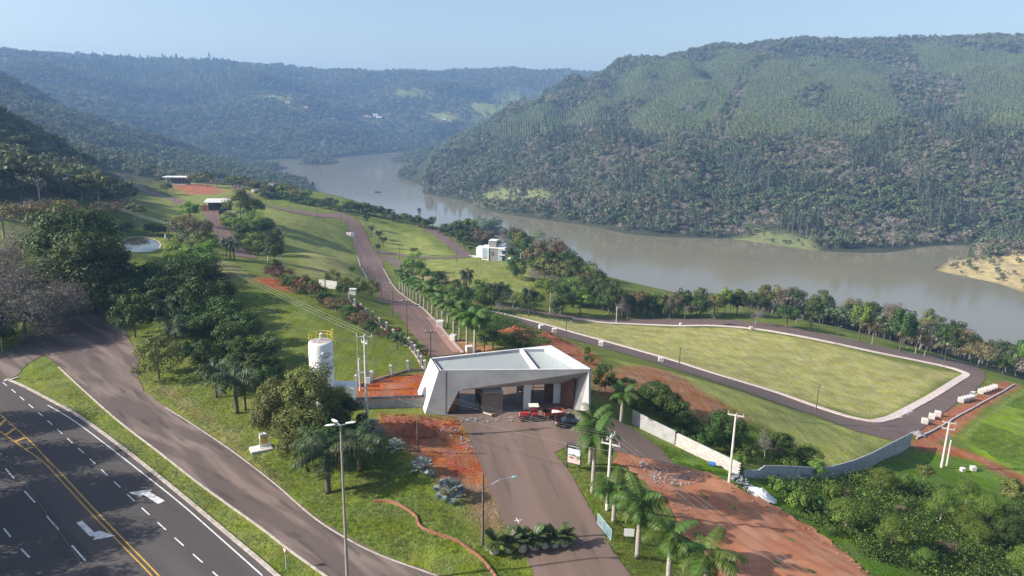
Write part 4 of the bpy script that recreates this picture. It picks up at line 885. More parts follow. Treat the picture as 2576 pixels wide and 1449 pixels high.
# ---- water tank
TR = 1.68; tb = Vector((at_z(815, 1030, .2))); tb.z = -.2; TH = hpx(tb, 858)+.05
tank = empty('water_tank', tb, 0, 'tall white cylindrical water tank with navy lettering and yellow railing', 'water tank')
MB().lathe([(TR*.98, 0), (TR, .2), (TR, TH-.35), (TR-.08, TH-.12), (TR-.3, TH)], 40).build('shell', M_wht, tank, True)
MB().lathe([(TR-.32, TH+.001), (.1, TH+.16)], 32).build('lid', mat('tank_lid', (.42, .36, .33), .8, .15, 1.5), tank)
cdir = math.atan2(-tb.y, -tb.x); M_navy = mat('navy_paint', (.03, .05, .12), .6); tdir = cdir+math.radians(27); M_yel = mat('yellow_rail', (.62, .45, .06), .5)
def onc(x, y): a_ = tdir+x/TR; return Vector(((TR+.012)*math.cos(a_), (TR+.012)*math.sin(a_), y))
text_mesh('CASAS DA', .78, M_navy, 'letter', lambda x, y: onc(x, y+TH-3.15), tank); text_mesh('MONTANHA', .78, M_navy, 'letter', lambda x, y: onc(x, y+TH-3.95), tank); text_mesh('CONDOMINIO', .3, M_navy, 'letter', lambda x, y: onc(x, y+TH-4.5), tank) if False else None
lg = MB(); arc = [onc(1.15*math.cos(t), TH-2.2+.8*math.sin(t)) for t in np.linspace(.25, PI-.25, 22)]; lg.tube(arc, .035, 4)
for pk in ([(-.6, 0), (-.2, .28), (.0, .16), (.35, .4), (.7, .1)], [(-.35, -.08), (0, .08), (.4, -.02)]): lg.tube([onc(x, TH-2.05+y) for x, y in pk], .05, 4)
lg.build('logo', M_navy, tank)
for z in (.55, 1.0): MB().tube([((TR-.12)*math.cos(t), (TR-.12)*math.sin(t), TH+z) for t in np.linspace(cdir+PI*.45, cdir+PI*1.62, 26)], .035, 5).build('rail', M_yel, tank)
for t in np.linspace(cdir+PI*.45, cdir+PI*1.62, 8): MB().tube([((TR-.12)*math.cos(t), (TR-.12)*math.sin(t), TH-.1), ((TR-.12)*math.cos(t), (TR-.12)*math.sin(t), TH+1.0)], .03, 5).build('rail_post', M_yel, tank)
for s in (-.25, .25):
    a_ = cdir+PI*.62+s/TR; MB().tube([((TR+.1)*math.cos(a_), (TR+.1)*math.sin(a_), TH-2), ((TR+.1)*math.cos(a_), (TR+.1)*math.sin(a_), TH+1.55)], .035, 5).build('ladder_rail', M_yel, tank)
for k in range(5):
    z = TH-.9+k*.55; MB().tube([((TR+.1)*math.cos(cdir+PI*.62+s/TR), (TR+.1)*math.sin(cdir+PI*.62+s/TR), z) for s in (-.25, .25)], .03, 4).build('rung', M_yel, tank)
MB().tube([(0, 0, TH+.1), (0, 0, TH+1.0), (.12, -.05, TH+1.1), (.3, -.1, TH+1.05)], .1, 8).build('vent_pipe', M_wht, tank)
q = onc(-.55, TH-1.35); MB().lathe([(.17, -.1), (.2, .05), (.1, .2)], 10, q).build('nozzle', M_wht, tank); q = onc(.85, TH-.55); MB().box(q, (.35, .35, .3), tdir).build('bracket', M_wht, tank)
# ---- white cabin beside the tank
cb = empty('site_cabin', G(868, 1024), 0, 'white ribbed site cabin beside the water tank, half behind a bush', 'cabin')
MB().box((0, 0, 1.7), (3.0, 2.4, 3.4)).build('wall', M_wht, cb)
for k in range(9): MB().box((0, -1.12+k*.28, 3.48), (3.2, .2, .1)).build('roof_rib', M_wht, cb)
MB().box((0, 0, 3.42), (3.3, 2.7, .06)).build('roof', M_wht, cb); MB().box((.3, -1.22, 2.3), (.9, .06, .7)).build('window', M_glass, cb)
# ---- poles
def arm(mb, c, d, L_, r_=.07): d = Vector((math.cos(d), math.sin(d), 0)); mb.tube([c-d*L_/2, c+d*L_/2], r_, 4)
def insulators(root, z, d, offs, hh=.35):
    for o_ in offs: MB().lathe([(.05, 0), (.07, .08), (.05, .12), (.08, .2), (.04, hh)], 8, (math.cos(d)*o_, math.sin(d)*o_, z)).build('insulator', M_steel, root)
def pole(name, b, h, label, cat, group=None, m=M_pole, r0=.17, r1=.1, arms=(), lamp=None, seg=8, lean=(0, 0), lampm=None):
    root = empty(name, b, 0, label, cat, group); MB().tube([(0, 0, -.3), (lean[0], lean[1], h)], [r0, r1], seg).build('shaft', m, root)
    for z, d, L_ in arms:
        k = MB(); c = Vector((lean[0]*z/h, lean[1]*z/h, z)); k.box(c, (L_, .12, .14), d); k.build('crossarm', M_pole if m != M_poled else M_poled, root)
        MB().tube([c+Vector((math.cos(d)*.45, math.sin(d)*.45, -.05)), c+Vector((0, 0, -.55))], .03, 4).build('brace', M_steel, root); insulators(root, z+.07, d, (-L_*.45, 0.12, L_*.45))
    if lamp:
        z, d, L_ = lamp; D = Vector((math.cos(d), math.sin(d), 0)); e = D*L_+Vector((0, 0, z+.55*L_*.5)); MB().tube([Vector((0, 0, z)), D*(L_*.55)+Vector((0, 0, z+.5*L_*.5)), e], .045, 5).build('lamp_arm', M_steel, root)
        MB().lathe([(.04, -.09), (.14, -.05), (.15, .02), (.05, .08)], 10).build('lamp_head', lampm or M_concl, root).matrix_local = Matrix.Translation(e+D*.2)@Matrix.Rotation(d, 4, 'Z')@Matrix.Diagonal((2.0, 1, 1, 1))
    return root
M_teal = mat('teal_lamp', (.22, .5, .48), .4)
b = G(925, 1090); hD = hpx(b, 843); PD = pole('utility_pole', b, hD, 'tallest white concrete utility pole, left of the gatehouse', 'utility pole', None, M_pole, .22, .12, [(hD-.2, .12, 2.1), (hD-1.0, -.7, 1.2), (hpx(b, 937), .05, 2.1)])
MB().box((.35, -.1, hpx(b, 955)), (.5, .5, .8)).build('switch_box', M_concl, PD); MB().tube([(-.9, -.1, hD-.2), (-1.0, -.1, hpx(b, 940))], .02, 4).tube([(.95, .1, hD-.2), (1.0, .1, hpx(b, 940))], .02, 4).build('drop_cable', M_concl, PD)
b = G(1527, 1283); hH = hpx(b, 1096); PH_ = pole('utility_pole', b, hH, 'white utility pole with two crossed arms among the royal palms', 'utility pole', None, M_pole, .22, .13, [(hH-.15, .9, 1.7), (hH-1.0, -.45, 2.1)])
b = G(1834, 1215); hB = hpx(b, 1043); PB = pole('utility_pole', b, hB, 'white utility pole standing before the pale block wall end', 'utility pole', None, M_pole, .2, .12, [(hB-.1, -.45, 2.0)], lean=(.0, 0))
b = G(2368, 1176); hC = hpx(b, 1062); PC = pole('utility_pole', b, hC, 'thick white utility pole with two arms beside the dirt track', 'utility pole', None, M_pole, .24, .14, [(hC-.1, -.4, 2.2), (hC-1.3, -.45, 2.1)]); MB().box((.35, 0, hC-3), (.4, .4, .7)).build('transformer', M_steel, PC)
pole('meter_post', G(2381, 1172), 5.2, 'shorter white meter post close to the thick utility pole', 'post', None, M_pole, .17, .13); 
b = G(1214, 1370); hF = hpx(b, 1194); PF = pole('street_lamp', b, hF, 'dark street lamp pole with teal head left of the potted cycads', 'street lamp', None, M_poled, .15, .1, (), (hF-1.6, .35, 3.0), lampm=M_teal)
b = zpt(875, 1480); hA = hpx(b, 1070); PA = pole('street_lamp', b, hA, 'very tall slim street lamp with three white heads at the road curve', 'street lamp', None, mat('lamp_post', (.33, .28, .24), .7, .1, 2), .17, .08)
for t in (.3, 2.4, 3.5): D = Vector((math.cos(t), math.sin(t), .12)); MB().tube([(0, 0, hA), Vector((0, 0, hA))+D*.5], .05, 5).build('lamp_arm', M_steel, PA); MB().lathe([(.03, -.06), (.16, -.03), (.17, .03), (.04, .07)], 10).build('lamp_head', M_wht, PA).matrix_local = Matrix.Translation(Vector((0, 0, hA+.05))+D*.85)@Matrix.Rotation(t, 4, 'Z')@Matrix.Diagonal((2.6, 1, 1, 1))
tag(MB().tube([G(1051, 1136)-Vector((0, 0, .2)), G(1051, 1136)+Vector((0, 0, hpx(G(1051, 1136), 1056)))], [.11, .09], 7).build('post', M_poled), 'short dark post standing in the red earth before gatehouse', 'post')
b = G(906, 983); tag(MB().tube([b, b+Vector((0, 0, hpx(b, 902)))], .16, 8).build('post', M_pole), 'pale bare post at the corner of the pier fence', 'post')
SP = [(1083, 899, 834, 1), (1024, 853, 757, 0), (988, 795, 731, 0), (960, 766, 704, 0), (925, 704, 671, 0), (909, 686, 640, 0), (898, 656, 609, 0), (887, 630, 599, 0), (877, 604, 567, 0), (859, 565, 521, 0), (797, 549, 521, 0), (730, 535, 505, 0), (671, 521, 495, 0)]
street_poles = []
for i, (x_, y_, t_y, crs) in enumerate(SP):
    b = G(x_, y_); h_ = min(hpx(b, t_y), 10); r_ = pole('street_pole', b, h_, 'dark weathered street pole, %s from the gatehouse along the main street' % ORD[i], 'pole', 'street poles along the main street', M_poled, .15, .1, [(h_-.1, .1, 1.8)] if i in (0, 1) else (), (h_-1.5, .3, 2.2) if i < 5 else None, 6 if i < 6 else 5); street_poles.append((b, h_))
FP = [(1707, 935, 873), (2052, 1038, 969), (1423, 861, 805), (1291, 814, 771)]
for i, (x_, y_, t_y) in enumerate(FP): b = G(x_, y_); h_ = hpx(b, t_y); pole('street_lamp', b, h_, ['brown lamp pole at the near field road, second from the wall', 'brown lamp pole at the near field road closest to curved wall', 'brown lamp pole at the near field road, third from the wall', 'brown lamp pole at the fork of the field roads'][i], 'street lamp', 'lamp poles on the near field road', M_bark, .13, .08, (), (h_-1.0, .6, 1.3), 6)
FP = [(2373, 922, 872), (2104, 868, 818), (1889, 826, 785), (1721, 817, 769), (1550, 814, 771), (1383, 787, 734)]
for i, (x_, y_, t_y) in enumerate(FP): b = G(x_, y_); h_ = hpx(b, t_y); pole('street_lamp', b, h_, 'lamp pole on the far field road, %s from the sharp bend' % ORD[i], 'street lamp', 'lamp poles on the far field road', M_bark if i < 4 else M_pole, .13, .08, (), (h_-1.0, .6, 1.3), 6)
MP = [(1005, 655, 613), (1129, 630, 597), (1149, 658, 625), (1102, 715, 690), (1642, 796, 753), (549, 597, 552), (373, 485, 452), (440, 507, 475), (511, 532, 505), (307, 458, 430), (324, 473, 443), (599, 469, 445), (617, 477, 455), (674, 657, 616)]
MLAB = ['pole at the junction of side street and main street', 'pole on the loop street halfway up the bend', 'pole at the right end of side street below white house', 'pole on the grass slope below the side street', 'white pole among trees beyond the field', 'pole on the lower street near the brick shed', 'pole on hill street near the pale tree', 'pole on hill street below the white pavilion', 'pole left of the brick shed', 'upper of two close poles on hill street', 'lower of two close poles on hill street', 'left of two thin poles by far street', 'right of two thin poles by far street', 'white post beside the reddish bushes']
for i, (x_, y_, t_y) in enumerate(MP): b = G(x_, y_); pole('street_pole', b, min(hpx(b, t_y), 10.5), MLAB[i], 'pole', 'poles of the upper streets', M_poled if i not in (4, 13) else M_pole, .15, .1, (), None, 5)
UP = [(100, 505, 452), (233, 530, 497), (426, 609, 562)]; up_poles = []
for i, (x_, y_, t_y) in enumerate(UP): b = G(x_, y_); h_ = min(hpx(b, t_y), 14); r_ = pole('utility_pole', b, h_, ['utility pole before the dark wooded hill at the left', 'utility pole rising from brown trees below the hill', 'utility pole standing beside the small pond'][i], 'utility pole', 'poles of the power line over the lawn', M_pole if i == 0 else M_poled, .2, .13, [(h_-.1, .5, 2.0)], None, 6); up_poles.append(b+Vector((0, 0, h_)))
def wires(label, runs, sag=.025, r_=.014, m=None):
    root = empty('power_line', (0, 0, 0), 0, label, 'power line')
    for pts in runs:
        L_ = []
        for a, b in zip(pts, pts[1:]):
            n = 14; L_ += [a.lerp(b, i/n)-Vector((0, 0, (b-a).length*sag*4*(i/n)*(1-i/n))) for i in range(n)]
        MB().tube(L_+[pts[-1]], r_, 3).build('wire', m or M_steel, root)
Dt = G(925, 1090)+Vector((0, 0, hD+.2)); Ht = G(1527, 1283)+Vector((0, 0, hH+.1)); Bt = G(1834, 1215)+Vector((0, 0, hB+.2)); Ct = G(2368, 1176)+Vector((0, 0, hC+.2))
wires('three pale wires crossing the lawn to the tallest white pole', [[p+Vector((o_*.8, o_*.6, 0)) for p in up_poles]+[Dt+Vector((o_, 0, 0))] for o_ in (-.9, 0, .9)], .012, .013)
Dl = G(925, 1090)+Vector((0, 0, hpx(G(925, 1090), 940))); off_ = zpt(2260, 1600, 8)
wires('three wires passing in front of the gatehouse opening', [[Dl+Vector((o_, 0, 0)), Ht+Vector((o_*.5, o_*.5, 0)), off_+Vector((o_, 0, 0))] for o_ in (-.9, .1, .9)], .02, .011)
wires('thick pale cable dipping across the entrance road', [[G(925, 1090)+Vector((0, 0, hpx(G(925, 1090), 976))), G(1527, 1283)+Vector((0, 0, hpx(G(1527, 1283), 1135)))]], .022, .026)
wires('thin wires from the wall pole to the dirt track pole', [[Bt+Vector((o_, 0, 0)), Ct+Vector((o_, 0, 0))] for o_ in (-.8, .8)], .02, .014, M_black)
wires('two wires running along the main street poles', [[b+Vector((o_, 0, h_+.1)) for b, h_ in street_poles[:9]] for o_ in (-.8, .8)], .03, .014)
# ---- billboard
bp = [G(1426, 1178), G(1457, 1186)]; ux = (bp[1]-bp[0]); wB = ux.to_2d().length+.1; ang = math.atan2(ux.y, ux.x); hb_ = hpx(bp[0], 1114)
bb = empty('billboard', bp[0], ang, 'dark framed billboard with a house picture beside the entrance road', 'billboard')
for x_ in (.05, wB-.05): MB().box((x_, .06, hb_/2-.1), (.1, .1, hb_+.2)).build('leg', M_black, bb)
MB().box((wB/2, 0, hb_*.62), (wB+.15, .06, hb_*.78)).build('panel', M_black, bb)
def pan(name, pts, m, y): MB().add([(x_*wB, y, z*hb_) for x_, z in pts], [tuple(range(len(pts)))]).build(name, m, bb)
pan('picture', [(.03, .26), (.97, .26), (.97, .82), (.03, .82)], mat('print_sky', (.62, .68, .74), .5), -.034)
pan('picture_ground', [(.03, .26), (.97, .26), (.97, .36), (.03, .44)], mat('print_ground', (.62, .5, .46), .5), -.038); pan('picture_trees', [(.03, .52), (.15, .62), (.3, .58), (.5, .64), (.7, .55), (.97, .6), (.97, .44), (.03, .46)], mat('print_trees', (.2, .23, .18), .5), -.036)
pan('picture_house', [(.05, .42), (.7, .34), (.7, .52), (.05, .56)], mat('print_house', (.66, .48, .44), .5), -.041); pan('picture_window', [(.2, .46), (.5, .43), (.5, .48), (.2, .51)], M_black, -.044); pan('picture_door', [(.72, .36), (.86, .34), (.86, .46), (.72, .47)], mat('print_orange', (.6, .3, .12), .5), -.042)
text_mesh('CASAPASSO', .27*wB/2.4*1.45, M_wht, 'letter', lambda x, y: Vector((wB/2+x, -.036, hb_*.885+y)), bb); pan('small_print', [(.66, .845), (.95, .845), (.95, .86), (.66, .86)], M_concl, -.036)
# ---- tractor and trailer
M_redp = mat('tractor_red', (.36, .035, .035), .5, .1, 3); M_tyre = mat('tyre', (.09, .075, .065), .9, .2, 5); M_hub = mat('wheel_hub', (.45, .36, .3), .7); M_redd = mat('trailer_red', (.27, .07, .05), .7, .15, 3)
def wheel(parent, c, r_, w, name='wheel'):
    o = MB().lathe([(r_*.55, -w/2), (r_*.95, -w/2), (r_, -w*.3), (r_, w*.3), (r_*.95, w/2), (r_*.55, w/2)], 20).build(name, M_tyre, parent); o.matrix_local = Matrix.Translation(c)@Matrix.Rotation(PI/2, 4, 'X'); MB().lathe([(r_*.56, -w*.35), (r_*.2, -w*.42), (r_*.2, w*.42), (r_*.56, w*.35)], 14).build('rim', M_hub, o)
tr = empty('tractor', G(1331, 1057), .06, 'old red tractor with a pale canopy parked before the gatehouse', 'tractor')
wheel(tr, (.85, -.75, .72), .72, .36); wheel(tr, (.85, .75, .72), .72, .36); wheel(tr, (-1.05, -.65, .42), .42, .24); wheel(tr, (-1.05, .65, .42), .42, .24)
MB().prism([(-1.55, -.32, .75), (.05, -.32, .75), (.05, .32, .75), (-1.55, .32, .75)], [(-1.55, -.28, 1.35), (.05, -.3, 1.45), (.05, .3, 1.45), (-1.55, .28, 1.35)]).build('bonnet', M_redp, tr, bevel=.05)
MB().box((-1.58, 0, 1.03), (.05, .5, .5)).build('grille', M_concl, tr); MB().box((-.5, 0, .6), (2.2, .42, .3)).box((.6, 0, .75), (.9, .5, .5)).build('chassis', M_black, tr); MB().box((-1.75, 0, .7), (.15, .9, .12)).build('bumper', M_redp, tr)
for s in (-1, 1): MB().prism([(.25, s*.55, 1.3), (1.45, s*.55, 1.3), (1.45, s*.98, 1.3), (.25, s*.98, 1.3)], [(.4, s*.55, 1.55), (1.35, s*.55, 1.55), (1.35, s*.95, 1.55), (.4, s*.95, 1.55)]).build('mudguard', M_redp, tr)
MB().box((.75, 0, 1.35), (.45, .5, .12)).box((.97, 0, 1.65), (.1, .5, .5)).build('seat', M_black, tr); MB().tube([(-.05, 0, 1.4), (.3, 0, 1.75)], .03, 5).build('steering_column', M_black, tr); MB().tube([(-.6, .1, 1.4), (-.6, .1, 2.05)], .04, 6).build('exhaust', M_black, tr)
for x_ in (.2, 1.3):
    for s in (-.5, .5): MB().tube([(x_, s, 1.2), (x_, s, 2.55)], .03, 5).build('canopy_post', M_black, tr)
MB().prism([(-.1, -.7, 2.55), (1.5, -.7, 2.55), (1.5, .7, 2.55), (-.1, .7, 2.55)], [(-.05, -.65, 2.63), (1.45, -.65, 2.63), (1.45, .65, 2.63), (-.05, .65, 2.63)]).build('canopy', mat('canopy_cream', (.74, .66, .55)), tr)
tr.scale = (.88, .88, .88)
tl = empty('trailer', G(1392, 1053), .2, 'rusty red farm trailer loaded with sacks behind the tractor', 'trailer')
wheel(tl, (.3, -.75, .4), .4, .22); wheel(tl, (.3, .75, .4), .4, .22); MB().box((0, 0, .78), (2.9, 1.6, .08)).build('bed', M_rust, tl)
for s in (-.8, .8): MB().box((0, s, 1.03), (2.9, .05, .42)).build('side_board', M_redd, tl)
for s in (-1.45, 1.45): MB().box((s, 0, 1.03), (.05, 1.6, .42)).build('end_board', M_redd, tl)
MB().tube([(-1.45, 0, .75), (-2.6, 0, .5)], .06, 5).build('drawbar', M_redd, tl)
for k, (x_, y_) in enumerate([(.1, -.2), (.6, .1), (.9, -.3), (.5, -.4), (.2, .3)]):
    o = MB().lathe([(.1, 0), (.32, .05), (.34, .2), (.2, .32), (.05, .34)], 10).build('sack', mat('sack_white', (.68, .6, .56)) if k == 0 else bpy.data.materials['sack_white'], None, True); o.location = tl.matrix_basis@Vector((x_, y_, .84)) if False else (tl.location+Matrix.Rotation(.2, 3, 'Z')@Vector((x_, y_, .83))); o.scale = (1.3, .9, 1); tag(o, ['white sack at the front left of the trailer load', 'white sack in the middle of the trailer load', 'white sack nearest the tail board of the trailer', 'white sack at the near side of the trailer load', 'white sack at the far side of the trailer load'][k], 'sack', 'sacks on the trailer')
o = MB().lathe([(.22, 0), (.22, .6), (.18, .7), (.06, .72)], 12).build('water_drum', M_black, None, True); o.location = tl.location+Matrix.Rotation(.2, 3, 'Z')@Vector((-1.1, .2, .83)); tag(o, 'small dark drum with white lid on the trailer front', 'drum')
# ---- car
M_car = mat('car_black', (.012, .012, .014), .35, .05, 1, spec=.3); M_redl = mat('tail_light', (.6, .03, .03), .3)
car = empty('car', G(1437, 1072), .12, 'black saloon car with red tail lights half hidden by a palm', 'car')
pr = [(-2.1, .35), (-2.15, .65), (-2.0, .92), (-1.3, .98), (-.75, 1.42), (.55, 1.42), (1.15, 1.0), (1.95, .86), (2.12, .6), (2.1, .35)]
bd = MB(); lo = [(-2.1, .35), (-2.15, .65), (-2.0, .92), (-1.35, .97), (1.2, .99), (1.95, .86), (2.12, .6), (2.1, .35)]
bd.prism([(x_, -.83, z) for x_, z in lo], [(x_, .83, z) for x_, z in lo]); bd.build('body', M_car, car, bevel=.07)
MB().prism([(-1.45, -.78, .95), (1.25, -.78, .95), (1.25, .78, .95), (-1.45, .78, .95)], [(-.8, -.6, 1.42), (.5, -.6, 1.42), (.5, .6, 1.42), (-.8, .6, 1.42)]).build('cabin', M_glass, car, bevel=.04); MB().box((-.15, 0, 1.435), (1.25, 1.16, .03)).build('roof', M_car, car, bevel=.01)
for x_ in (-1.25, 1.3):
    for s in (-.76, .76): wheel(car, (x_, s, .32), .32, .2)
for s in (-.6, .6): MB().box((-2.13, s, .75), (.05, .34, .16)).build('tail_light', M_redl, car)
MB().box((-2.155, 0, .6), (.03, .5, .14)).build('number_plate', M_wht, car); MB().box((-2.15, 0, .42), (.1, 1.6, .16)).build('bumper', M_black, car)
# ---- signs by the highway
b = G(720, 1432); hs_ = hpx(b, 1378); ys = empty('yield_sign', b, math.radians(-40), 'red and white triangular yield sign standing on the grass median', 'sign'); MB().tube([(0, 0, -.1), (0, 0, hs_)], .035, 6).build('post', M_concl, ys)
MB().prism([(-.38, -.05, hs_), (.38, -.05, hs_), (0, -.05, hs_-.66)], [(-.38, -.02, hs_), (.38, -.02, hs_), (0, -.02, hs_-.66)]).build('plate', mat('sign_red', (.35, .03, .04), .5), ys); MB().add([(-.24, -.054, hs_-.08), (.24, -.054, hs_-.08), (0, -.054, hs_-.5)], [(0, 1, 2)]).build('centre', M_wht, ys)
b = G(6, 884); hs_ = hpx(b, 842); ws = empty('warning_sign', b, math.radians(-20), 'yellow diamond warning sign at the left edge of the junction', 'sign'); MB().tube([(0, 0, -.1), (0, 0, hs_-.5)], .05, 6).build('post', M_concl, ws); MB().prism([(0, -.06, hs_-1.3), (.65, -.06, hs_-.65), (0, -.06, hs_), (-.65, -.06, hs_-.65)], [(0, -.03, hs_-1.3), (.65, -.03, hs_-.65), (0, -.03, hs_), (-.65, -.03, hs_-.65)]).build('plate', mat('sign_yellow', (.72, .5, .03), .5), ws)
MB().box((.1, -.065, hs_-.6), (.12, .01, .5)).box((-.15, -.065, hs_-.7), (.12, .01, .3)).build('symbol', M_black, ws)
b = [G(1569, 1362), G(1593, 1368)]; u = b[1]-b[0]; wS = u.to_2d().length; sg = empty('notice_board', b[0], math.atan2(u.y, u.x), 'small blank white notice board on legs beside the entrance road', 'sign')
MB().box((wS/2, 0, 1.05), (wS*1.05, .05, .85)).build('panel', M_wht, sg)
for x_ in (.02, wS-.02): MB().box((x_, .05, .4), (.06, .06, .9)).build('leg', M_black, sg)
a, b = G(1503, 1317), G(1537, 1360); u = b-a; wG = u.to_2d().length; bg_ = empty('metal_barrier', a, math.atan2(u.y, u.x), 'pale blue metal mesh barrier standing at right edge of entrance road', 'barrier'); bg_.rotation_euler.y = -math.atan2(u.z, wG)
M_blue = mat('pale_blue_steel', (.34, .47, .54), .5)
for k in range(4): MB().box((wG*k/3, 0, .62), (.08, .06, 1.25)).build('post', M_blue, bg_)
for z in (.08, 1.22): MB().box((wG/2, 0, z), (wG, .05, .07)).build('rail', M_blue, bg_)
for k in range(3):
    g_ = MB()
    for j in range(1, 12): g_.tube([(wG*(k+j/12)/3, 0, .1), (wG*(k+j/12)/3, 0, 1.2)], .012, 3)
    for j in range(1, 6): g_.tube([(wG*k/3, 0, .1+j*.18), (wG*(k+1)/3, 0, .1+j*.18)], .01, 3)
    g_.build('mesh_panel', M_blue, bg_)
# ---- service cabinet on its slab
sb = empty('service_cabinet', G(657, 1131), .5, 'small white and yellow cabinet on a concrete slab beside the bush', 'cabinet')
MB().box((0, 0, .12), (2.6, 1.7, .3)).build('slab', M_concl, sb); MB().box((.5, .4, 1.1), (1.1, .6, 1.7)).build('housing', M_wht, sb); MB().box((.5, .08, 1.15), (.8, .05, 1.0)).build('door', M_yel, sb)
for s in (-.1, 1.1): MB().box((s, -.2, .9), (.1, .1, 1.3)).build('post', M_wht, sb)
# ---- brick edging on the lawn bank
ED = [(942,1264),(970,1263),(992,1267),(1011,1276),(1031,1289),(1047,1303),(1053,1321),(1067,1333),(1092,1343),(1125,1354),(1155,1366),(1183,1386),(1208,1405),(1228,1427),(1240,1444),(1258,1470)]
be = empty('brick_edging', G(942, 1264), 0, 'curving red brick edging along the bright lawn bank', 'edging'); bme = MB().box((0, 0, .1), (.23, .17, .32)).mesh('brick', mat('edging_brick', (.36, .16, .10), .9, .2, 3))
Lb = resample([Vector((q[0], q[1], 0)) for q in smooth_line(wpoly(ED), 5)], .235); hz_ = H([p.x for p in Lb], [p.y for p in Lb]); b0 = be.location
for i in range(len(Lb)-1):
    d = Lb[i+1]-Lb[i]; o = link_mesh('brick', bme, be, (Lb[i].x-b0.x, Lb[i].y-b0.y, hz_[i]-b0.z+random.uniform(-.008, .008))); o.rotation_euler = (random.uniform(-.03, .03), 0, math.atan2(d.y, d.x))
# ---- block walls
def wall_run(name, base, tops, m, label, th=.16):
    o = empty(name, base[0], 0, label, 'wall'); b0 = base[0]
    B_ = resample(base, .8); n = len(B_)
    cum = np.cumsum([0]+[(B_[i+1]-B_[i]).length for i in range(n-1)]); tb_ = np.cumsum([0]+[(base[i+1]-base[i]).length for i in range(len(base)-1)])
    hh = np.interp(cum, tb_, tops); mb = MB(); vs = []
    for i, p in enumerate(B_):
        d = (B_[min(i+1, n-1)]-B_[max(i-1, 0)]).normalized(); s = Vector((-d.y, d.x, 0)).normalized()*th/2; z0 = min(p.z, h1(p.x, p.y))-.4-b0.z; z1 = p.z+hh[i]-b0.z
        for w in (-1, 1): vs += [(p.x-b0.x+s.x*w, p.y-b0.y+s.y*w, z0), (p.x-b0.x+s.x*w, p.y-b0.y+s.y*w, z1)]
    fs = []
    for i in range(n-1):
        a = 4*i; c = a+4; fs += [(a, c, c+1, a+1), (a+2, a+3, c+3, c+2), (a+1, c+1, c+3, a+3)]
    fs += [(0, 1, 3, 2), (4*n-4, 4*n-2, 4*n-1, 4*n-3)]; mb.add(vs, fs).build('panel', m, o)
    return o
def block_mat(name, col):
    m = bpy.data.materials.new(name); nt, b = nodes(m); N = nt.nodes.new; L = nt.links.new; b.inputs['Roughness'].default_value = .9
    nz = N('ShaderNodeTexNoise'); nz.inputs['Scale'].default_value = 1.1; nz.inputs['Detail'].default_value = 7; tc = N('ShaderNodeTexCoord'); L(tc.outputs['Object'], nz.inputs['Vector']); r = N('ShaderNodeValToRGB'); L(nz.outputs['Fac'], r.inputs[0]); c = np.array(col)
    r.color_ramp.elements[0].position = .3; r.color_ramp.elements[1].position = .7; r.color_ramp.elements[0].color = (*(c*.8), 1); r.color_ramp.elements[1].color = (*(c*1.15), 1); L(r.outputs[0], b.inputs['Base Color']); return m
w1 = [G(1590, 1067), G(1640, 1092), G(1697, 1119)]; wall_run('block_wall', w1, [2.3, 2.2, 2.1], block_mat('plain_block', (.38, .37, .36)), 'grey block wall section behind the round dark trees, nearest the gatehouse')
a, b = G(1698, 1120), G(1856, 1198); u = b-a; Lw = u.length; yaw = math.atan2(u.y, u.x); slope = math.atan2(u.z, u.to_2d().length)
bw = empty('block_wall', a, yaw, 'pale concrete block wall with a toothed open end', 'wall'); bw.rotation_euler.y = -slope
bl = MB().box((0, 0, 0), (.385, .14, .185)).mesh('block', M_block); bl2 = MB().box((0, 0, 0), (.385, .14, .185)).mesh('block', mat('concrete_block_b', (.54, .5, .47), .9, .15, 2)); rows, cols = 10, int(Lw/.4); st = MB(); cnt = 0
for c in range(cols-1, -1, -1):
    for r_ in range(rows):
        x_ = (c+.5)*.4+(.2 if r_ % 2 else 0)
        if x_ > Lw+.1: continue
        if cnt < 300: o = link_mesh('block', bl if random.random() < .55 else bl2, bw, (x_, random.uniform(-.008, .008), .1+r_*.2)); cnt += 1
        else: st.box((x_, 0, .1+r_*.2), (.385, .14, .185))
MB().box((Lw/2, 0, .95), (Lw-.3, .1, 2.0)).build('mortar', M_block, bw)
if st.v: st.build('blocks', M_block, bw)['kind'] = 'stuff'
w3 = [G(1870, 1199), G(1905, 1203), G(1921, 1204), G(1980, 1204), G(2040, 1205), G(2088, 1203), G(2142, 1190), G(2187, 1176), G(2240, 1148), G(2289, 1122)]
w3o = wall_run('block_wall', w3, [1.0, 1.2, 2.0, 2.0, 1.9, 2.0, 2.2, 2.6, 2.8, 2.9], block_mat('shade_block', (.42, .41, .42)), 'long curving grey block wall below the mown field')
cl_ = MB()
for i in range(len(w3)-1):
    pass
# ---- paver pallets, kerb stones, drum
def pallet(p, rz, s, n_):
    o = empty('paver_pallet', p, rz); MB().box((0, 0, .07), (s, s, .14)).build('base', M_bark, o)
    for k in range(n_): MB().box((random.uniform(-.03, .03), random.uniform(-.03, .03), .14+(k+.5)*s*.9/n_), (s*.95, s*.95, s*.9/n_-.02), random.uniform(-.03, .03)).build('paver_layer', M_pave if k % 2 else M_concl, o)
    return o
pb = pallet(G(2325, 1066), -.4, 1.25, 5); tag(pb, 'single paver pallet nearest the road corner on the red strip', 'pallet', 'paver pallets on the red strip')
for x_, y_, lb in [(2343, 1054, 'front one of two touching paver pallets on the red strip'), (2358, 1047, 'rear one of two touching paver pallets on the red strip')]: dup(pb, G(x_, y_), random.uniform(-.5, -.3), None, lb)
for i in range(5): t = i/4; dup(pb, G(2416+t*27, 1012-t*7), -.45+random.uniform(-.1, .1), 1.0, 'paver pallet in the lower packed row by the road, %s from its near end' % ORD[i])
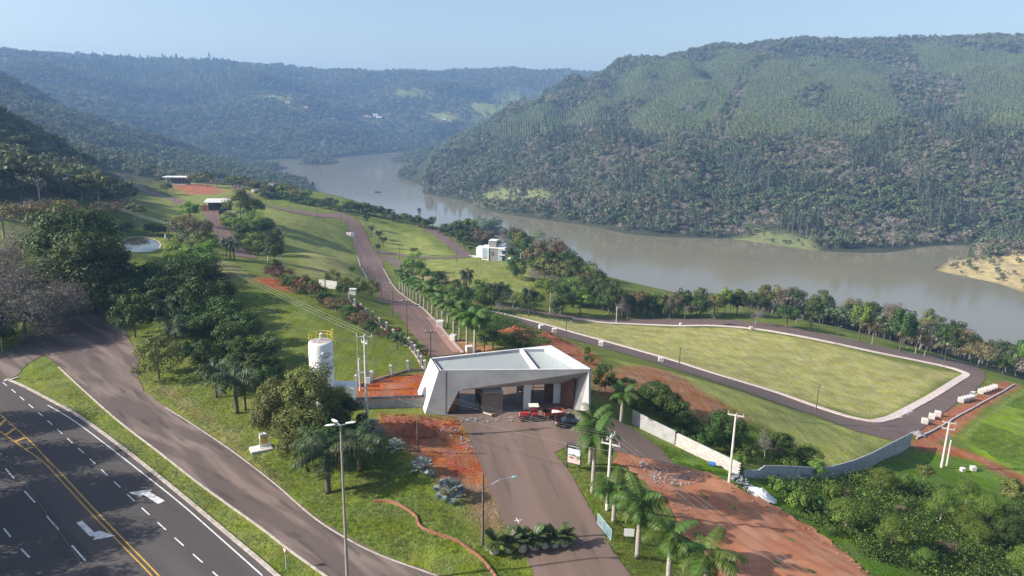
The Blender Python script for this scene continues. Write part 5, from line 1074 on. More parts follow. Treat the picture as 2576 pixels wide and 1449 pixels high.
for i in range(6): t = i/5; dup(pb, G(2466+t*36, 990-t*12), -.45+random.uniform(-.1, .1), 1.0, 'paver pallet in the upper packed row by the road, %s from its near end' % ORD[i])
for x_, y_, lb, s in [(1223, 790, 'paver pallet on the white kerb beside the palm trees', 1), (1361, 828, 'left of two paver pallets on the kerb behind the soil piles', 1), (1394, 837, 'right of two paver pallets on the kerb behind the soil piles', 1), (1511, 871, 'paver pallet on the kerb right of the gatehouse roof', 1.05), (1662, 910, 'paver pallet on the near field road kerb', .95), (1107, 824, 'tall paver pallet on the main street sidewalk', 1.3), (1140, 857, 'low paver pallet on the sidewalk between the royal palms', 1), (1180, 886, 'paver pallet just behind the gatehouse roof edge', 1), (1889, 829, 'small paver pallet on the far field road', .8), (1712, 818, 'pair of low pavers beside the far field road', .6), (2447, 1184, 'small block pile beside the dirt track', .7), (2421, 1186, 'loose block stack left of the block pile by dirt track', .6)]: dup(pb, G(x_, y_), random.uniform(-.4, .4), s, lb, 'paver pallets along the roads')
ks = empty('kerbstone_row', G(2305, 1104), 0, 'row of white kerbstones across the red earth strip', 'kerbstones'); km = MB().box((0, 0, .1), (.95, .16, .34)).mesh('kerbstone', M_concl); a, b = G(2305, 1104), G(2552, 968); nK = int((b-a).length)
for i in range(nK):
    q = a.lerp(b, (i+.5)/nK); q.z = h1(q.x, q.y); o = link_mesh('kerbstone', km, ks, q-a+Vector((random.uniform(-.06, .06), random.uniform(-.06, .06), .05))); o.rotation_euler = (0, 0, math.atan2(b.y-a.y, b.x-a.x)+random.uniform(-.08, .08))
o = MB().lathe([(.27, -.42), (.29, -.4), (.3, 0), (.29, .4), (.27, .42)], 16).build('blue_drum', mat('blue_plastic', (.03, .14, .42), .45), None); o.matrix_world = Matrix.Translation(G(1791, 1172)+Vector((0, 0, .3)))@Matrix.Rotation(-.5, 4, 'Z')@Matrix.Rotation(PI/2, 4, 'Y'); tag(o, 'blue plastic drum lying at the foot of block wall', 'drum')
wf = empty('wire_fence', G(2425, 1100), 0, 'post and wire fence along the bright green field', 'fence'); a, b = G(2425, 1100), G(2590, 978); pv_ = None
for i in range(13): q = a.lerp(b, i/12); q.z = h1(q.x, q.y); MB().tube([q-a-Vector((0, 0, .2)), q-a+Vector((0, 0, 1.2))], .06, 5).build('post', M_poled, wf)
for z in (.5, 1.0): MB().tube([(a.lerp(b, i/12)-a).xy.to_3d()+Vector((0, 0, h1(a.lerp(b, i/12).x, a.lerp(b, i/12).y)-a.z+z)) for i in range(13)], .012, 3).build('wire', M_steel, wf)
# ---- houses
def bx(parent, name, c, s, m): return MB().box(c, s).build(name, m, parent)
hs = empty('modern_house', G(1238, 656), math.radians(-14), 'white and grey two storey modern house with a tower above the lawn', 'house')
bx(hs, 'wall', (1.6, 3, 3.1), (6.6, 7, 6.2), M_grey); bx(hs, 'side_wall', (-3.6, 4.2, 3.0), (3.6, 7, 6.0), M_wht); bx(hs, 'wing', (-7.6, 8, 2.5), (4, 6, 5.0), M_wht); bx(hs, 'tower', (.1, 2.5, 7.9), (3.4, 4, 3.4), M_grey); bx(hs, 'tower_wall', (-1.75, 2.5, 7.9), (.3, 4.2, 3.6), M_wht)
bx(hs, 'roof_slab', (2.2, 3, 6.35), (8.2, 7.6, .35), M_wht); bx(hs, 'roof_slab', (-3.7, 4.2, 6.1), (4.0, 7.4, .25), M_wht); bx(hs, 'balcony_slab', (4.9, .8, 3.25), (3.2, 4.2, .22), M_wht); bx(hs, 'canopy_slab', (5.1, .8, 5.75), (3.2, 4.2, .2), M_wht); bx(hs, 'terrace', (2.5, .3, -.1), (11, 4.5, .4), M_wht); bx(hs, 'white_pier', (-1.75, -.6, 3), (.5, .5, 6.2), M_wht); bx(hs, 'tower_top', (.1, 2.5, 9.7), (3.9, 4.5, .25), M_wht); bx(hs, 'parapet', (4.2, 4.5, 7.2), (2.2, 3, 1.2), M_wht)
for z in (1.5, 4.5):
    w = bx(hs, 'window', (4.0, -.52, z), (2.2, .06, 2.2), M_glassb)
    for k in (-.55, .55): bx(w, 'frame', (4.0+k, -.57, z), (.08, .04, 2.2), M_wht)
bx(hs, 'window', (.4, -.53, 3.6), (1.4, .05, 2.2), mat('dark_panel', (.13, .13, .13))); w = bx(hs, 'window', (-3.6, .66, 3.4), (2.9, .06, 4.2), M_glassb); bx(hs, 'balustrade', (-3.6, .6, 1.0), (2.6, .05, .9), M_steel)
for k in range(5): bx(hs, 'driveway_slab', (-14+k*1.9, 7, .05), (1.5, 4, .2), M_concl)
pl_ = empty('swimming_pool', G(1291, 653), math.radians(-14), 'small blue swimming pool with pale deck beside the modern house', 'pool'); bx(pl_, 'deck', (0, 1, -.15), (6.5, 7.5, .8), M_concl); bx(pl_, 'water', (.3, .8, .27), (2.8, 4.6, .06), mat('pool_water', (.10, .32, .55), .1, .05, 1, spec=.6)); bx(pl_, 'rim', (.3, 3.2, .3), (3.2, .25, .12), M_wht); bx(pl_, 'rim', (-1.25, .8, .3), (.25, 4.6, .12), M_wht)
pv_ = empty('pavilion', G(443, 464), math.radians(4), 'white flat roofed pavilion on slim columns above the red terrace', 'pavilion'); bx(pv_, 'roof', (0, 3, 5.2), (18, 9, .6), M_wht); bx(pv_, 'wall', (-7, 4, 2.5), (.4, 7, 5), M_wht); bx(pv_, 'back_wall', (1, 7, 2.6), (14, .3, 4.6), M_grey); bx(pv_, 'floor', (1, 2, .2), (15, 8, .4), M_concl)
for k in range(6): bx(pv_, 'column', (-5+k*2.7, -1, 2.5), (.35, .35, 5), M_black)
h2 = empty('grey_house', G(664, 487), math.radians(-8), 'dark grey boxy house with white wing beside the far avenue', 'house'); bx(h2, 'upper_block', (2, 3, 4.6), (9, 6, 3.6), M_grey); bx(h2, 'lower_block', (1, 3, 1.4), (7, 5, 2.8), M_concl); bx(h2, 'wing', (-5.5, 2, 1.6), (6, 5, 3.2), M_wht); bx(h2, 'frame', (6.8, -.1, 5.2), (.4, .4, 3.2), M_wht); bx(h2, 'frame', (5.2, -.1, 6.6), (3.5, .4, .3), M_wht); bx(h2, 'window', (2, -.05, 4.6), (3, .08, 1.6), M_glass)
sh = empty('open_shed', G(536, 533), math.radians(8), 'open shed with grey roof and orange brick wall at the upper street', 'shed'); MB().prism([(-4, -1, 4.6), (8, -1, 4.6), (8, 6, 5.8), (-4, 6, 5.8)], [(-4, -1, 4.8), (8, -1, 4.8), (8, 6, 6.0), (-4, 6, 6.0)]).build('roof', M_concl, sh); bx(sh, 'brick_wall', (-4, 0, 1.7), (4, .3, 3.4), M_brick); bx(sh, 'back_wall', (2, 5.5, 2.4), (11, .3, 4.8), M_black)
for k in range(4): bx(sh, 'post', (-3.5+k*3.6, -.7, 2.3), (.25, .25, 4.6), M_black)
ex = empty('loader', G(560, 539), .2, 'dark loader with big wheels parked before the open shed', 'loader'); bx(ex, 'body', (0, 0, 1.3), (3, 1.8, 1.0), M_black); bx(ex, 'cab', (-.3, 0, 2.4), (1.4, 1.5, 1.3), M_glass); bx(ex, 'bucket', (2.4, 0, .8), (1, 2.2, .9), M_rust)
for x_ in (-1, 1):
    for s in (-.9, .9): wheel(ex, (x_, s, .7), .7, .5)
ls_ = empty('timber_stack', G(583, 549), .1, 'stack of pale sawn timber beside the upper street', 'timber stack')
for k in range(5): bx(ls_, 'plank', (0, 0, .3+k*.62), (4.2-.3*(k % 2), 1.4, .4), M_kerb)
hw = empty('white_garden_wall', G(826, 728), math.radians(-20), 'white garden wall beside the round hedge trees', 'wall'); bx(hw, 'panel', (0, 0, 1.3), (5.2, .25, 2.0), M_concl); bx(hw, 'pier', (-1, -.15, 1.25), (.4, .2, 2.4), M_kerb)
kk = empty('meter_kiosk', G(888, 742), 0, 'small white kiosk at the top end of the pier fence', 'kiosk'); bx(kk, 'body', (0, 0, .8), (1.6, 1.2, 1.6), M_wht); bx(kk, 'cap', (0, 0, 1.68), (1.9, 1.5, .15), M_concl)
# pond
pw = [(300,612),(312,604),(325,599),(345,597),(365,598),(385,602),(398,608),(405,616),(402,624),(390,630),(370,634),(350,635),(330,634),(310,628)]
pz = PONDZ; PWp = [V3(at_z(a, b, pz)) for a, b in pw]
tag(MB().add(PWp, [tuple(range(len(PWp)-1, -1, -1))]).build('pond', water_mat('pond_water', (.10, .095, .07), .03, 2.0, .02)), None, None, None, 'structure')
ribbon(MB(), [(p.x, p.y) for p in resample(PWp+[PWp[0]], 1.2)], .5, .1, 0, .5).build('pond_rim', M_kerb)['kind'] = 'structure'
for q in bpy.data.objects['pond_rim'].data.vertices: q.co.z = pz+.14
st_ = empty('garden_statue', G(417, 603), 0, 'white upright statue with orange foot on the pond lawn', 'statue'); MB().lathe([(.3, .3), (.32, .9), (.2, 1.5), (.12, 1.7), (.16, 1.9), (.05, 2.1)], 10).build('figure', M_wht, st_, True); bx(st_, 'foot', (.2, 0, .18), (1.2, .9, .36), M_brick)
# far villages, mast
HM = [mat('far_wall_a', (.72, .68, .62)), mat('far_wall_b', (.6, .5, .42))]; RM = [mat('far_roof_a', (.6, .57, .54)), mat('far_roof_b', (.36, .17, .12))]
def far_house(p, i, rz, s, label, group):
    o = empty('farmhouse', p, rz, label, 'house', group); bx(o, 'wall', (0, 0, s*.17), (s, s*.62, s*.36), HM[i % 2])
    a, b, z = s*.56, s*.37, s*.35; MB().add([(-a, -b, z), (a, -b, z), (a, b, z), (-a, b, z), (-a, 0, z+s*.2), (a, 0, z+s*.2)], [(0, 1, 5, 4), (2, 3, 4, 5), (1, 2, 5), (3, 0, 4), (3, 2, 1, 0)]).build('roof', RM[(i//2) % 2], o); bx(o, 'window', (0, -s*.315, s*.18), (s*.2, s*.02, s*.12), M_glass)
VH = [(685,250,18),(671,251,13),(725,262,16),(770,274,13),(818,293,15),(833,307,22),(920,296,14),(930,297,12),(945,295,18),(953,302,20),(978,292,16),(1070,305,14),(1085,305,12),(1118,305,12),(1130,309,17),(215,252,10),(780,365,10)]
VL = ['pale farmhouse at the upper left of the far hillside village', 'small farmhouse left of the upper village house', 'white farmhouse below the upper village houses', 'small farmhouse on the track between the two hamlets', 'farmhouse just above the long white far barn', 'long white barn in the far valley', 'farmhouse at the left of the far middle hamlet', 'second farmhouse from the left in the middle hamlet', 'large farmhouse in the middle of the far hamlet', 'wide low farmhouse below the middle hamlet', 'farmhouse at the right end of the middle hamlet', 'farmhouse left of the right hand hamlet', 'second farmhouse of the right hand hamlet', 'third farmhouse of the right hand hamlet', 'farmhouse at the right end of the valley hamlets', 'lone white farmhouse on the near wooded spur', 'lone pale house just above the far shore']
for i, (x_, y_, s) in enumerate(VH): far_house(G(x_, y_)+Vector((0, 0, 2.5)), i, random.uniform(-.4, .4), s*.85, VL[i], 'far valley farmhouses')
b = G(975, 184); mt = empty('radio_mast', b, 0, 'thin radio mast on the skyline of the far plateau', 'mast')
for k in range(3): MB().tube([(1.5*math.cos(k*2.1), 1.5*math.sin(k*2.1), 0), (.3*math.cos(k*2.1), .3*math.sin(k*2.1), 48)], .3, 4).build('leg', M_steel, mt)
for k in range(8): z = 4+k*5.5; q = 1.5-1.2*z/48; MB().tube([(q*math.cos(j*2.1), q*math.sin(j*2.1), z+(j % 2)*2) for j in range(4)], .12, 3).build('brace', M_steel, mt)
for line in ([(236,366),(250,372),(275,381),(300,392)],[(292,371),(330,377),(352,383),(356,394)]):
    o = ribbon(MB(), wpoly_s(line), 3.5, .5).build('hill_track', M_pave); o['kind'] = 'structure'
a = G(1302, 1311); mk = MB(); mk.box((a.x, a.y, a.z+.075), (1.0, .1, .01), .3).box((a.x, a.y, a.z+.077), (1.0, .1, .012), 1.9); mk.build('cross_mark', M_white, drive)
# boat on the river
bt = empty('boat', V3(at_z(950, 484, WZ)), .2, 'small dark boat on the river', 'boat'); MB().prism([(-4, -1, .0), (3, -1, 0), (5, 0, 0), (3, 1, 0), (-4, 1, 0)], [(-4, -1.3, 1), (3, -1.3, 1), (5.6, 0, 1.2), (3, 1.3, 1), (-4, 1.3, 1)]).build('hull', M_black, bt); bx(bt, 'cabin', (-1, 0, 1.6), (3, 1.8, 1.4), M_grey)
# ---------------------------------------------------------------- palms
def add_tint(me, rng, per=1, lo=.75, hi=1.25):
    n = len(me.vertices); k = rng.uniform(lo, hi, n//per+1); t = me.attributes.new('tint', 'FLOAT', 'POINT'); t.data.foreach_set('value', np.repeat(k, per)[:n].astype(np.float32)); return me
def frond_mb(rng, L_, el0, droop, npair, ll, w=.1, hang=.35, plum=.0, az=0.0, origin=(0, 0, 0), fwd=.45):
    mb = MB(); n = 9; p = Vector((0, 0, 0)); pts = [p]; R_ = Matrix.Rotation(az, 3, 'Z'); O = Vector(origin)
    for i in range(n):
        e = el0-droop*((i+.5)/n)**1.15; p = p+Vector((math.cos(e), 0, math.sin(e)))*(L_/n); pts.append(p)
    for a, b in zip(pts, pts[1:]): mb.add([O+R_@(a+Vector((0, -.025, 0))), O+R_@(a+Vector((0, .025, 0))), O+R_@b], [(0, 1, 2)])
    for k in range(npair):
        t = .14+.86*k/npair; f = t*n; i = min(int(f), n-1); q = pts[i].lerp(pts[i+1], f-i); d = (pts[i+1]-pts[i]).normalized(); l_ = ll*(.55+1.0*math.sin(PI*min(t*.92+.08, 1))**.7*.6)
        for s in (-1, 1):
            v = Vector((0, s, 0))+d*(fwd+rng.normal()*.1)+Vector((0, 0, -hang+rng.normal()*(.08+plum))); v.normalize()
            m_ = q+v*l_*.55+Vector((0, 0, .03)); e = q+v*l_+Vector((0, 0, -l_*hang*.6)); wv = d*w*.5
            mb.add([O+R_@(q-wv*.6), O+R_@(m_-wv), O+R_@e, O+R_@(m_+wv), O+R_@(q+wv*.6)], [(0, 1, 3, 4), (1, 2, 3)])
    return mb
def palm(name, seed, h, r0, r1, shaft, nf, L_, el, droop, npair, ll, m_leaf, parts=True, w=.1, hang=.35, plum=0.0, bark=None, bulge=1.0):
    """a feather palm: Empty > trunk, crownshaft, fronds (each one a part when it can be picked apart)"""
    rng = np.random.default_rng(seed); root = empty(name, (0, 0, 0))
    MB().tube([(0, 0, -.2), (0, 0, h*.1), (.02, .02, h*.45), (.03, 0, h)], [r0*1.25, r0, r0*bulge, r1], 9).build('trunk', bark or M_palm, root, True)
    if shaft: MB().tube([(.03, 0, h-.05), (.03, 0, h+shaft*.4), (.03, 0, h+shaft)], [r1*1.05, r1*1.15, r1*.55], 8).build('crownshaft', M_shaft, root, True)
    top = Vector((.03, 0, h+shaft*.95)); vs = []
    if parts:
        for k in range(4): mb = frond_mb(rng, L_*(.9+.07*k), el[0]+(el[1]-el[0])*k/3, droop*(1.1-.12*k), npair, ll, w, hang, plum); vs.append(add_tint(mb.mesh('frond', m_leaf), rng, 5))
        for i in range(nf):
            k = [0, 1, 2, 3, 1, 2][i % 6]; o = link_mesh('frond', vs[k], root, top); o.rotation_euler = (rng.normal()*.08, rng.normal()*.08, i*2.399+rng.normal()*.15); o.scale = (1, 1, 1) if rng.random() < .6 else (.92, .92, .92)
    else:
        al = MB()
        for i in range(nf):
            k = i/(nf-1); b = frond_mb(rng, L_*rng.uniform(.9, 1.1), el[0]+(el[1]-el[0])*k, droop*(1.15-.3*k), npair, ll, w, hang, plum, i*2.399+rng.normal()*.2, top); al.add(b.v, b.f)
        link_mesh('crown', add_tint(al.mesh('crown', m_leaf), rng, 5), root)
    return root
royalA = palm('royal_palm', 31, 5.0, .26, .16, 1.4, 18, 3.1, (-.15, 1.25), 1.75, 32, .85, L_palm, True, .1, .5)
royalB = palm('royal_palm', 32, 5.0, .22, .14, 1.0, 17, 2.9, (-.05, 1.25), 1.75, 18, .85, L_palm, False, .19, .5)
jerA = palm('feather_palm', 33, 5.0, .2, .16, .25, 17, 3.3, (-.1, 1.2), 2.1, 34, .75, L_palmd, True, .09, .7, .45, M_bark)
jerB = palm('feather_palm', 34, 5.0, .2, .16, .2, 15, 2.9, (-.1, 1.2), 2.1, 16, .8, L_palmd, False, .17, .7, .4, M_bark)
def fan_palm(seed, m_leaf, nl=24, R=1.15):
    rng = np.random.default_rng(seed); root = empty('fan_palm', (0, 0, 0)); MB().tube([(0, 0, -.2), (0, 0, .7)], [.3, .24], 9).build('trunk', M_bark, root)
    def fan():
        mb = MB(); n = 17; a0 = 2.2; c = Vector((1.15, 0, 0))
        for i in range(n):
            a = -a0+2*a0*i/(n-1); r_ = R*(1-.14*abs(a)/a0)*rng.uniform(.92, 1.05); hw_ = a0/n*.78
            def pt(q, rr_, dz): return c+Vector((rr_*math.cos(q), rr_*math.sin(q), .22*abs(math.sin(a))*rr_-.13*rr_*rr_+dz))
            mb.add([c, pt(a-hw_, r_*.6, -.03), pt(a, r_*1.0, -.05), pt(a+hw_, r_*.6, -.03), pt(a, r_*.6, .06)], [(0, 1, 4), (1, 2, 4), (2, 3, 4), (3, 0, 4)])
        mb.add([(0, -.03, 0), (0, .03, 0), (1.2, .018, .0), (1.2, -.018, .0)], [(0, 1, 2, 3)]); return add_tint(mb.mesh('leaf', m_leaf), rng, 5, .8, 1.15)
    me = fan()
    for i in range(nl):
        t = i/(nl-1); o = link_mesh('leaf', me, root, (0, 0, .7)); o.rotation_euler = (rng.normal()*.25, -(1.25-1.5*t)+rng.normal()*.1, i*2.399); s = .8+.25*t; o.scale = (s, s, s)
    return root
fanA = fan_palm(41, L_fan, 17, .82); fanB = fan_palm(42, L_fanb, 21, .9)
def put(root, loc, rz, sxy, sz, label, group=None, used=set()):
    """the first time the thing itself is moved, afterwards a copy with its own parts"""
    if root.name not in used:
        used.add(root.name); r_ = root; r_.location = loc; r_.rotation_euler = (0, 0, rz)
    else: r_ = dup(root, loc, rz)
    r_.scale = (sxy, sxy, sz); r_['label'] = label
    if group: r_['group'] = group
    return r_
CATS = {'palm': 'palm tree'}
def pput(root, bx_, by_, cy_top, h0, label, group=None, sx=None, cat='palm tree', rz=None):
    b = G(bx_, by_); h_ = hpx(b, cy_top); s = h_/h0; o = put(root, b, random.uniform(0, 6.28) if rz is None else rz, sx or s, s, label, group); o['category'] = cat; return o
for bx_, by_, cy_t, lb, sx in [(1603, 1401, 1262, 'royal palm with pale trunk beside the blank notice board', .98), (1543, 1312, 1226, 'royal palm just right of the white pole with crossed arms', .95), (1681, 1462, 1345, 'royal palm at the bottom edge left of the widest crown', 1.0), (1772, 1512, 1392, 'widest royal palm crown at the bottom edge beside the dirt road', 1.15), (1490, 1239, 1096, 'tall royal palm beside the billboard, in front of its twin', .95), (1484, 1168, 1058, 'royal palm half hidden behind the tall one by the billboard', .95), (1562, 1061, 988, 'single royal palm right of the gatehouse on orange earth', .9)]: pput(royalA, bx_, by_, cy_t, 6.4, lb, 'royal palms on the entrance verge', sx)
RP = [(110,580),(148,608),(172,630),(205,650),(240,672),(277,698),(318,726),(365,760),(411,800),(461,836),(511,882),(576,935),(636,993),(702,1050),(777,1118),(849,1192),(940,1275),(1035,1350)]
for i, (x_, y_) in enumerate(RP[::-1]):
    b = G(984+x_*.2029, 613.4+y_*.2029); s = random.uniform(.84, 1.14); o = put(royalB, b, random.uniform(0, 6.28), s*1.08, s*1.02, 'royal palm in the street row behind the gatehouse, %s from the gatehouse' % ORD[i], 'royal palms along the main street'); o['category'] = 'palm tree'
JER = [(826, 1240, 1135, 1.6, 'drooping palm with dark trunk left of the tall street lamp'), (905, 1185, 1105, 1.4, 'drooping palm crown behind the tall street lamp head'), (597, 1040, 952, 1.4, 'large drooping palm with stout trunk beside the olive bush'), (618, 1032, 962, .95, 'slender drooping palm touching the large one by olive bush'), (545, 1000, 928, 1.0, 'smaller drooping palm left of the large one on lawn bank'), (445, 895, 822, 1.05, 'drooping palm behind the round olive tree by the road'), (425, 840, 765, 1.1, 'upper drooping palm in the dark clump by the road'), (672, 908, 862, 1.0, 'dark palm standing alone in the lawn shade'), (682, 912, 872, .8, 'thin palm beside the dark one in the lawn shade')]
for x_, y_, t_, s, lb in JER: b = G(x_, y_); h_ = hpx(b, t_); o = put(jerA, b, random.uniform(0, 6.28), s, h_/5.2, lb, 'drooping palms on the lawn bank'); o['category'] = 'palm tree'
JB = [(915,553,530),(921,570,545),(953,609,585),(934,595,572),(965,623,600),(951,637,617),(1136,609,585),(1155,620,600),(1170,630,612),(1183,640,622),(884,693,675),(570,645,605),(590,655,612),(580,650,615),(1174,757,690),(1330,795,735),(1250,770,720),(1302,640,600),(1397,806,778),(1798,818,793),(2037,834,795),(1055,556,528),(1088,577,550),(830,520,500),(845,525,505),(870,528,510),(1000,880,845),(1218,885,850),(1240,880,840)]
JBL = ['palm nearest the far end of the main street verge','second palm on the far street verge','upper of the three close palms by the curved verge','left of the three close palms by the curved verge','lower of the three close palms by the curved verge','small palm at the corner of the side street','palm at the top of the loop street','second palm along the loop street','third palm along the loop street','palm beside the white house driveway','palm behind the round hedge trees','left palm of the trio beside the lower street','right palm of the trio beside the lower street','middle palm of the trio beside the lower street','tall palm rising above trees right of the street row','palm near the fork of the field roads','palm in the dark group right of the street row','palm left of the wood behind the white house','lone small palm on the near field road verge','small palm on the far field road kerb','yellowish palm on the grass strip by the river trees','palm by the river at the loop street end','second palm by the river at the loop street end','palm left in the far riverside row','middle palm in the far riverside row','right palm in the far riverside row','young palm behind the pier fence','young dark palm left of the pair behind the gatehouse roof','young dark palm right of the pair behind the gatehouse roof']
for (x_, y_, t_), lb in zip(JB, JBL): b = G(x_, y_); h_ = max(hpx(b, t_), 1.5); o = put(jerB, b, random.uniform(0, 6.28), min(max(h_/5, .6), 1.05), h_/5.2, lb, 'palms about the estate'); o['category'] = 'palm tree'
for x_, y_, m_, s, lb in [(996, 1131, fanA, .7, 'upper silver fan palm on the red earth edge'), (1064, 1187, fanA, .88, 'middle silver fan palm with brightest leaves'), (1130, 1250, fanB, 1.0, 'lowest and bluest fan palm beside the driveway'), (938, 1085, fanA, .8, 'silver fan palm partly behind the tallest utility pole')]: o = put(m_, G(x_, y_), random.uniform(0, 6), s, s, lb, 'fan palms on the lawn bank'); o['category'] = 'palm tree'
# potted cycads: the pot and the plant are things of their own
rc = np.random.default_rng(51); pot0 = empty('plant_pot', (0, 0, 0)); MB().lathe([(.40, 0), (.46, .12), (.47, .85), (.44, .97), (.38, .93)], 20).build('bowl', mat('pot_concrete', (.42, .38, .335), .85, .15, 3), pot0, True); MB().lathe([(.38, .82), (.02, .84)], 14).build('soil', M_soil, pot0)  # pot colour darkened to stand in for shade from the crowded plants
cyc0 = empty('cycad', (0, 0, 0)); MB().lathe([(.16, 0), (.2, .15), (.14, .36), (.03, .42)], 10).build('stem', M_bark, cyc0); cv = [add_tint(frond_mb(rc, 1.15+.1*k, .0+.38*k, .95-.12*k, 24, .26, .07, .05, .05).mesh('frond', L_cyc), rc, 5) for k in range(4)]
for i in range(26): o = link_mesh('frond', cv[(i*7) % 4], cyc0, (0, 0, .36)); o.rotation_euler = (rc.normal()*.1, rc.normal()*.08, i*2.399)
for i, (x_, y_) in enumerate([(1243.5, 1392), (1280, 1388), (1314, 1387), (1344, 1381.5), (1371, 1378), (1396.5, 1375), (1420, 1373)]):
    b = G(x_, y_)+Vector((0, 0, .05)); s = [1, 1.02, 1, 1.03, .9, .95, .92][i]; o = put(pot0, b, i*.7, s, s, 'round concrete pot, %s from the dark lamp pole in the row of seven' % ORD[i], 'row of seven plant pots'); o['category'] = 'plant pot'
    o = put(cyc0, b+Vector((0, 0, .84*s)), i*1.3, s*1.08, s*1.0, 'spiky cycad growing in the %s pot from the dark lamp pole' % ORD[i], 'cycads in the row of pots'); o['category'] = 'cycad'
# ---------------------------------------------------------------- broadleaf trees that can be told apart
T0 = {}
def reg(k, r_, h_, R_, phrase): T0.setdefault(k, []).append((r_, h_, R_)); PHR[k] = phrase
PHR = {}
for s in (61, 62): reg('dark', tree('dark_tree', s, 10, 4, 8, L_dark, 24, 2300, .52), 10, 4, 'dark green leafy tree')
for s in (63, 64): reg('mid', tree('green_tree', s, 10, 4, 7.5, L_mid, 22, 2200, .52), 10, 4, 'mid green leafy tree')
for s in (65, 66): reg('olive', tree('olive_green_tree', s, 10, 4, 7, L_olive, 24, 2000, .5, M_barkg), 10, 4, 'olive green leafy tree')
reg('brown', tree('brown_leaved_tree', 67, 10, 4, 7, L_brown, 24, 1700, .45, M_barkg), 10, 4, 'brownish thinly leaved tree')
reg('lime', tree('bright_green_tree', 68, 10, 4, 7.5, L_lime, 20, 1900, .5), 10, 4, 'bright lime green tree')
reg('red', tree('reddish_bush', 69, 10, 4.6, 9, L_red, 22, 1700, .55, M_barkg), 10, 4.6, 'reddish brown bush')
for s in (70, 71): reg('bare', bare_tree('bare_tree', s, 10, M_barkg, levels=4, kids=4, haze=700, hs=.42), 10, 4.2, 'bare grey tree')
reg('round', tree('clipped_tree', 72, 10, 5.0, 8.6, L_dark, 46, 3600, .5, None, None, (0, 0, 0), 1, .72, -.7, (.24, .34)), 10, 5, 'dense rounded dark tree')
reg('topiary', tree('clipped_tree', 73, 10, 5.2, 9.2, L_olive, 40, 3000, .5, None, None, (0, 0, 0), 1, .72, -.75, (.26, .36)), 10, 5.2, 'dense clipped round tree')
reg('shrub', tree('shrub', 74, 4, 3, 3.9, L_mid, 16, 1300, .42, None, .05, (0, 0, 0), 1, .5, -.3), 4, 3, 'low green shrub')
reg('dshrub', tree('shrub', 75, 4, 3, 3.9, L_dark, 16, 1300, .42, None, .05, (0, 0, 0), 1, .5, -.3), 4, 3, 'low dark shrub')
reg('hidark', tree('dark_tree', 76, 10, 4, 8.4, L_dark, 60, 9000, .30), 10, 4, 'big dark green tree'); reg('himid', tree('green_tree', 77, 10, 4.2, 8.6, L_mid, 55, 8000, .28, M_barkg, None, (0, 0, 0), 1, .5, -.6), 10, 4.2, 'rough mid green tree'); reg('hiolive', tree('olive_bush', 78, 10, 4.2, 9.4, L_olive, 80, 13000, .30, M_barkg, .12, (0, 0, 0), 1.2, .45, -.7, (.2, .32), .5), 10, 4.2, 'feathery olive bush')
reg('hibare', bare_tree('bare_tree', 79, 10, M_twig, levels=5, kids=4, spread=.85, haze=7000, hs=.30, r0=.22), 10, 5.0, 'spreading bare grey tree'); reg('hibare', bare_tree('bare_tree', 80, 10, M_twig, levels=5, kids=4, spread=.9, haze=6500, hs=.30, r0=.2), 10, 5.0, 'spreading bare grey tree')
reg('greybush', bare_tree('bare_bush', 81, 6, M_barkg, spread=1.0, levels=4, kids=5, th=.22, r0=.1, haze=1500, hs=.3, hm=L_brown), 6, 3.6, 'grey twiggy bush')
for s in (82, 83): reg('bushy', tree('dark_tree', s, 10, 4.2, 9.6, L_dark, 44, 3600, .44, None, None, (0, 0, 0), 1, .5, -.85), 10, 4.2, 'low branched dark tree')
reg('bmid', tree('green_tree', 84, 10, 4.2, 9.6, L_mid, 44, 3400, .44, None, None, (0, 0, 0), 1, .5, -.85), 10, 4.2, 'low branched green tree')
ZN = {}
def T(zone, k, bx_, by_, ty_, hw, label=None):
    b = G(bx_, by_); h_ = max(hpx(b, ty_), .8); R_ = hw/FOC*float((np.array(b)-[0, 0, CAMZ])@CF); r_, h0, R0_ = random.choice(T0[k]); o = put(r_, b-Vector((0, 0, .1)), random.uniform(0, 6.28), R_/R0_, h_/h0, label or '-', None); o['category'] = 'bush' if k in ('shrub', 'dshrub', 'red', 'greybush', 'hiolive') else 'tree'
    if not label: ZN.setdefault((zone, k), []).append((bx_, o))
def finish(zone, phrase):
    for (z, k), L_ in ZN.items():
        if z != zone: continue
        L_.sort(key=lambda t: t[0]); n = len(L_)
        for i, (_, o) in enumerate(L_): o['label'] = ('%s %s' % ('only' if False else '', PHR[k]) if n == 1 else '%s %s from the left' % (ORD[i], PHR[k])).strip()+' '+phrase; o['group'] = 'trees '+phrase
def TT(zone, rows):
    for r_ in rows: T(zone, *r_)
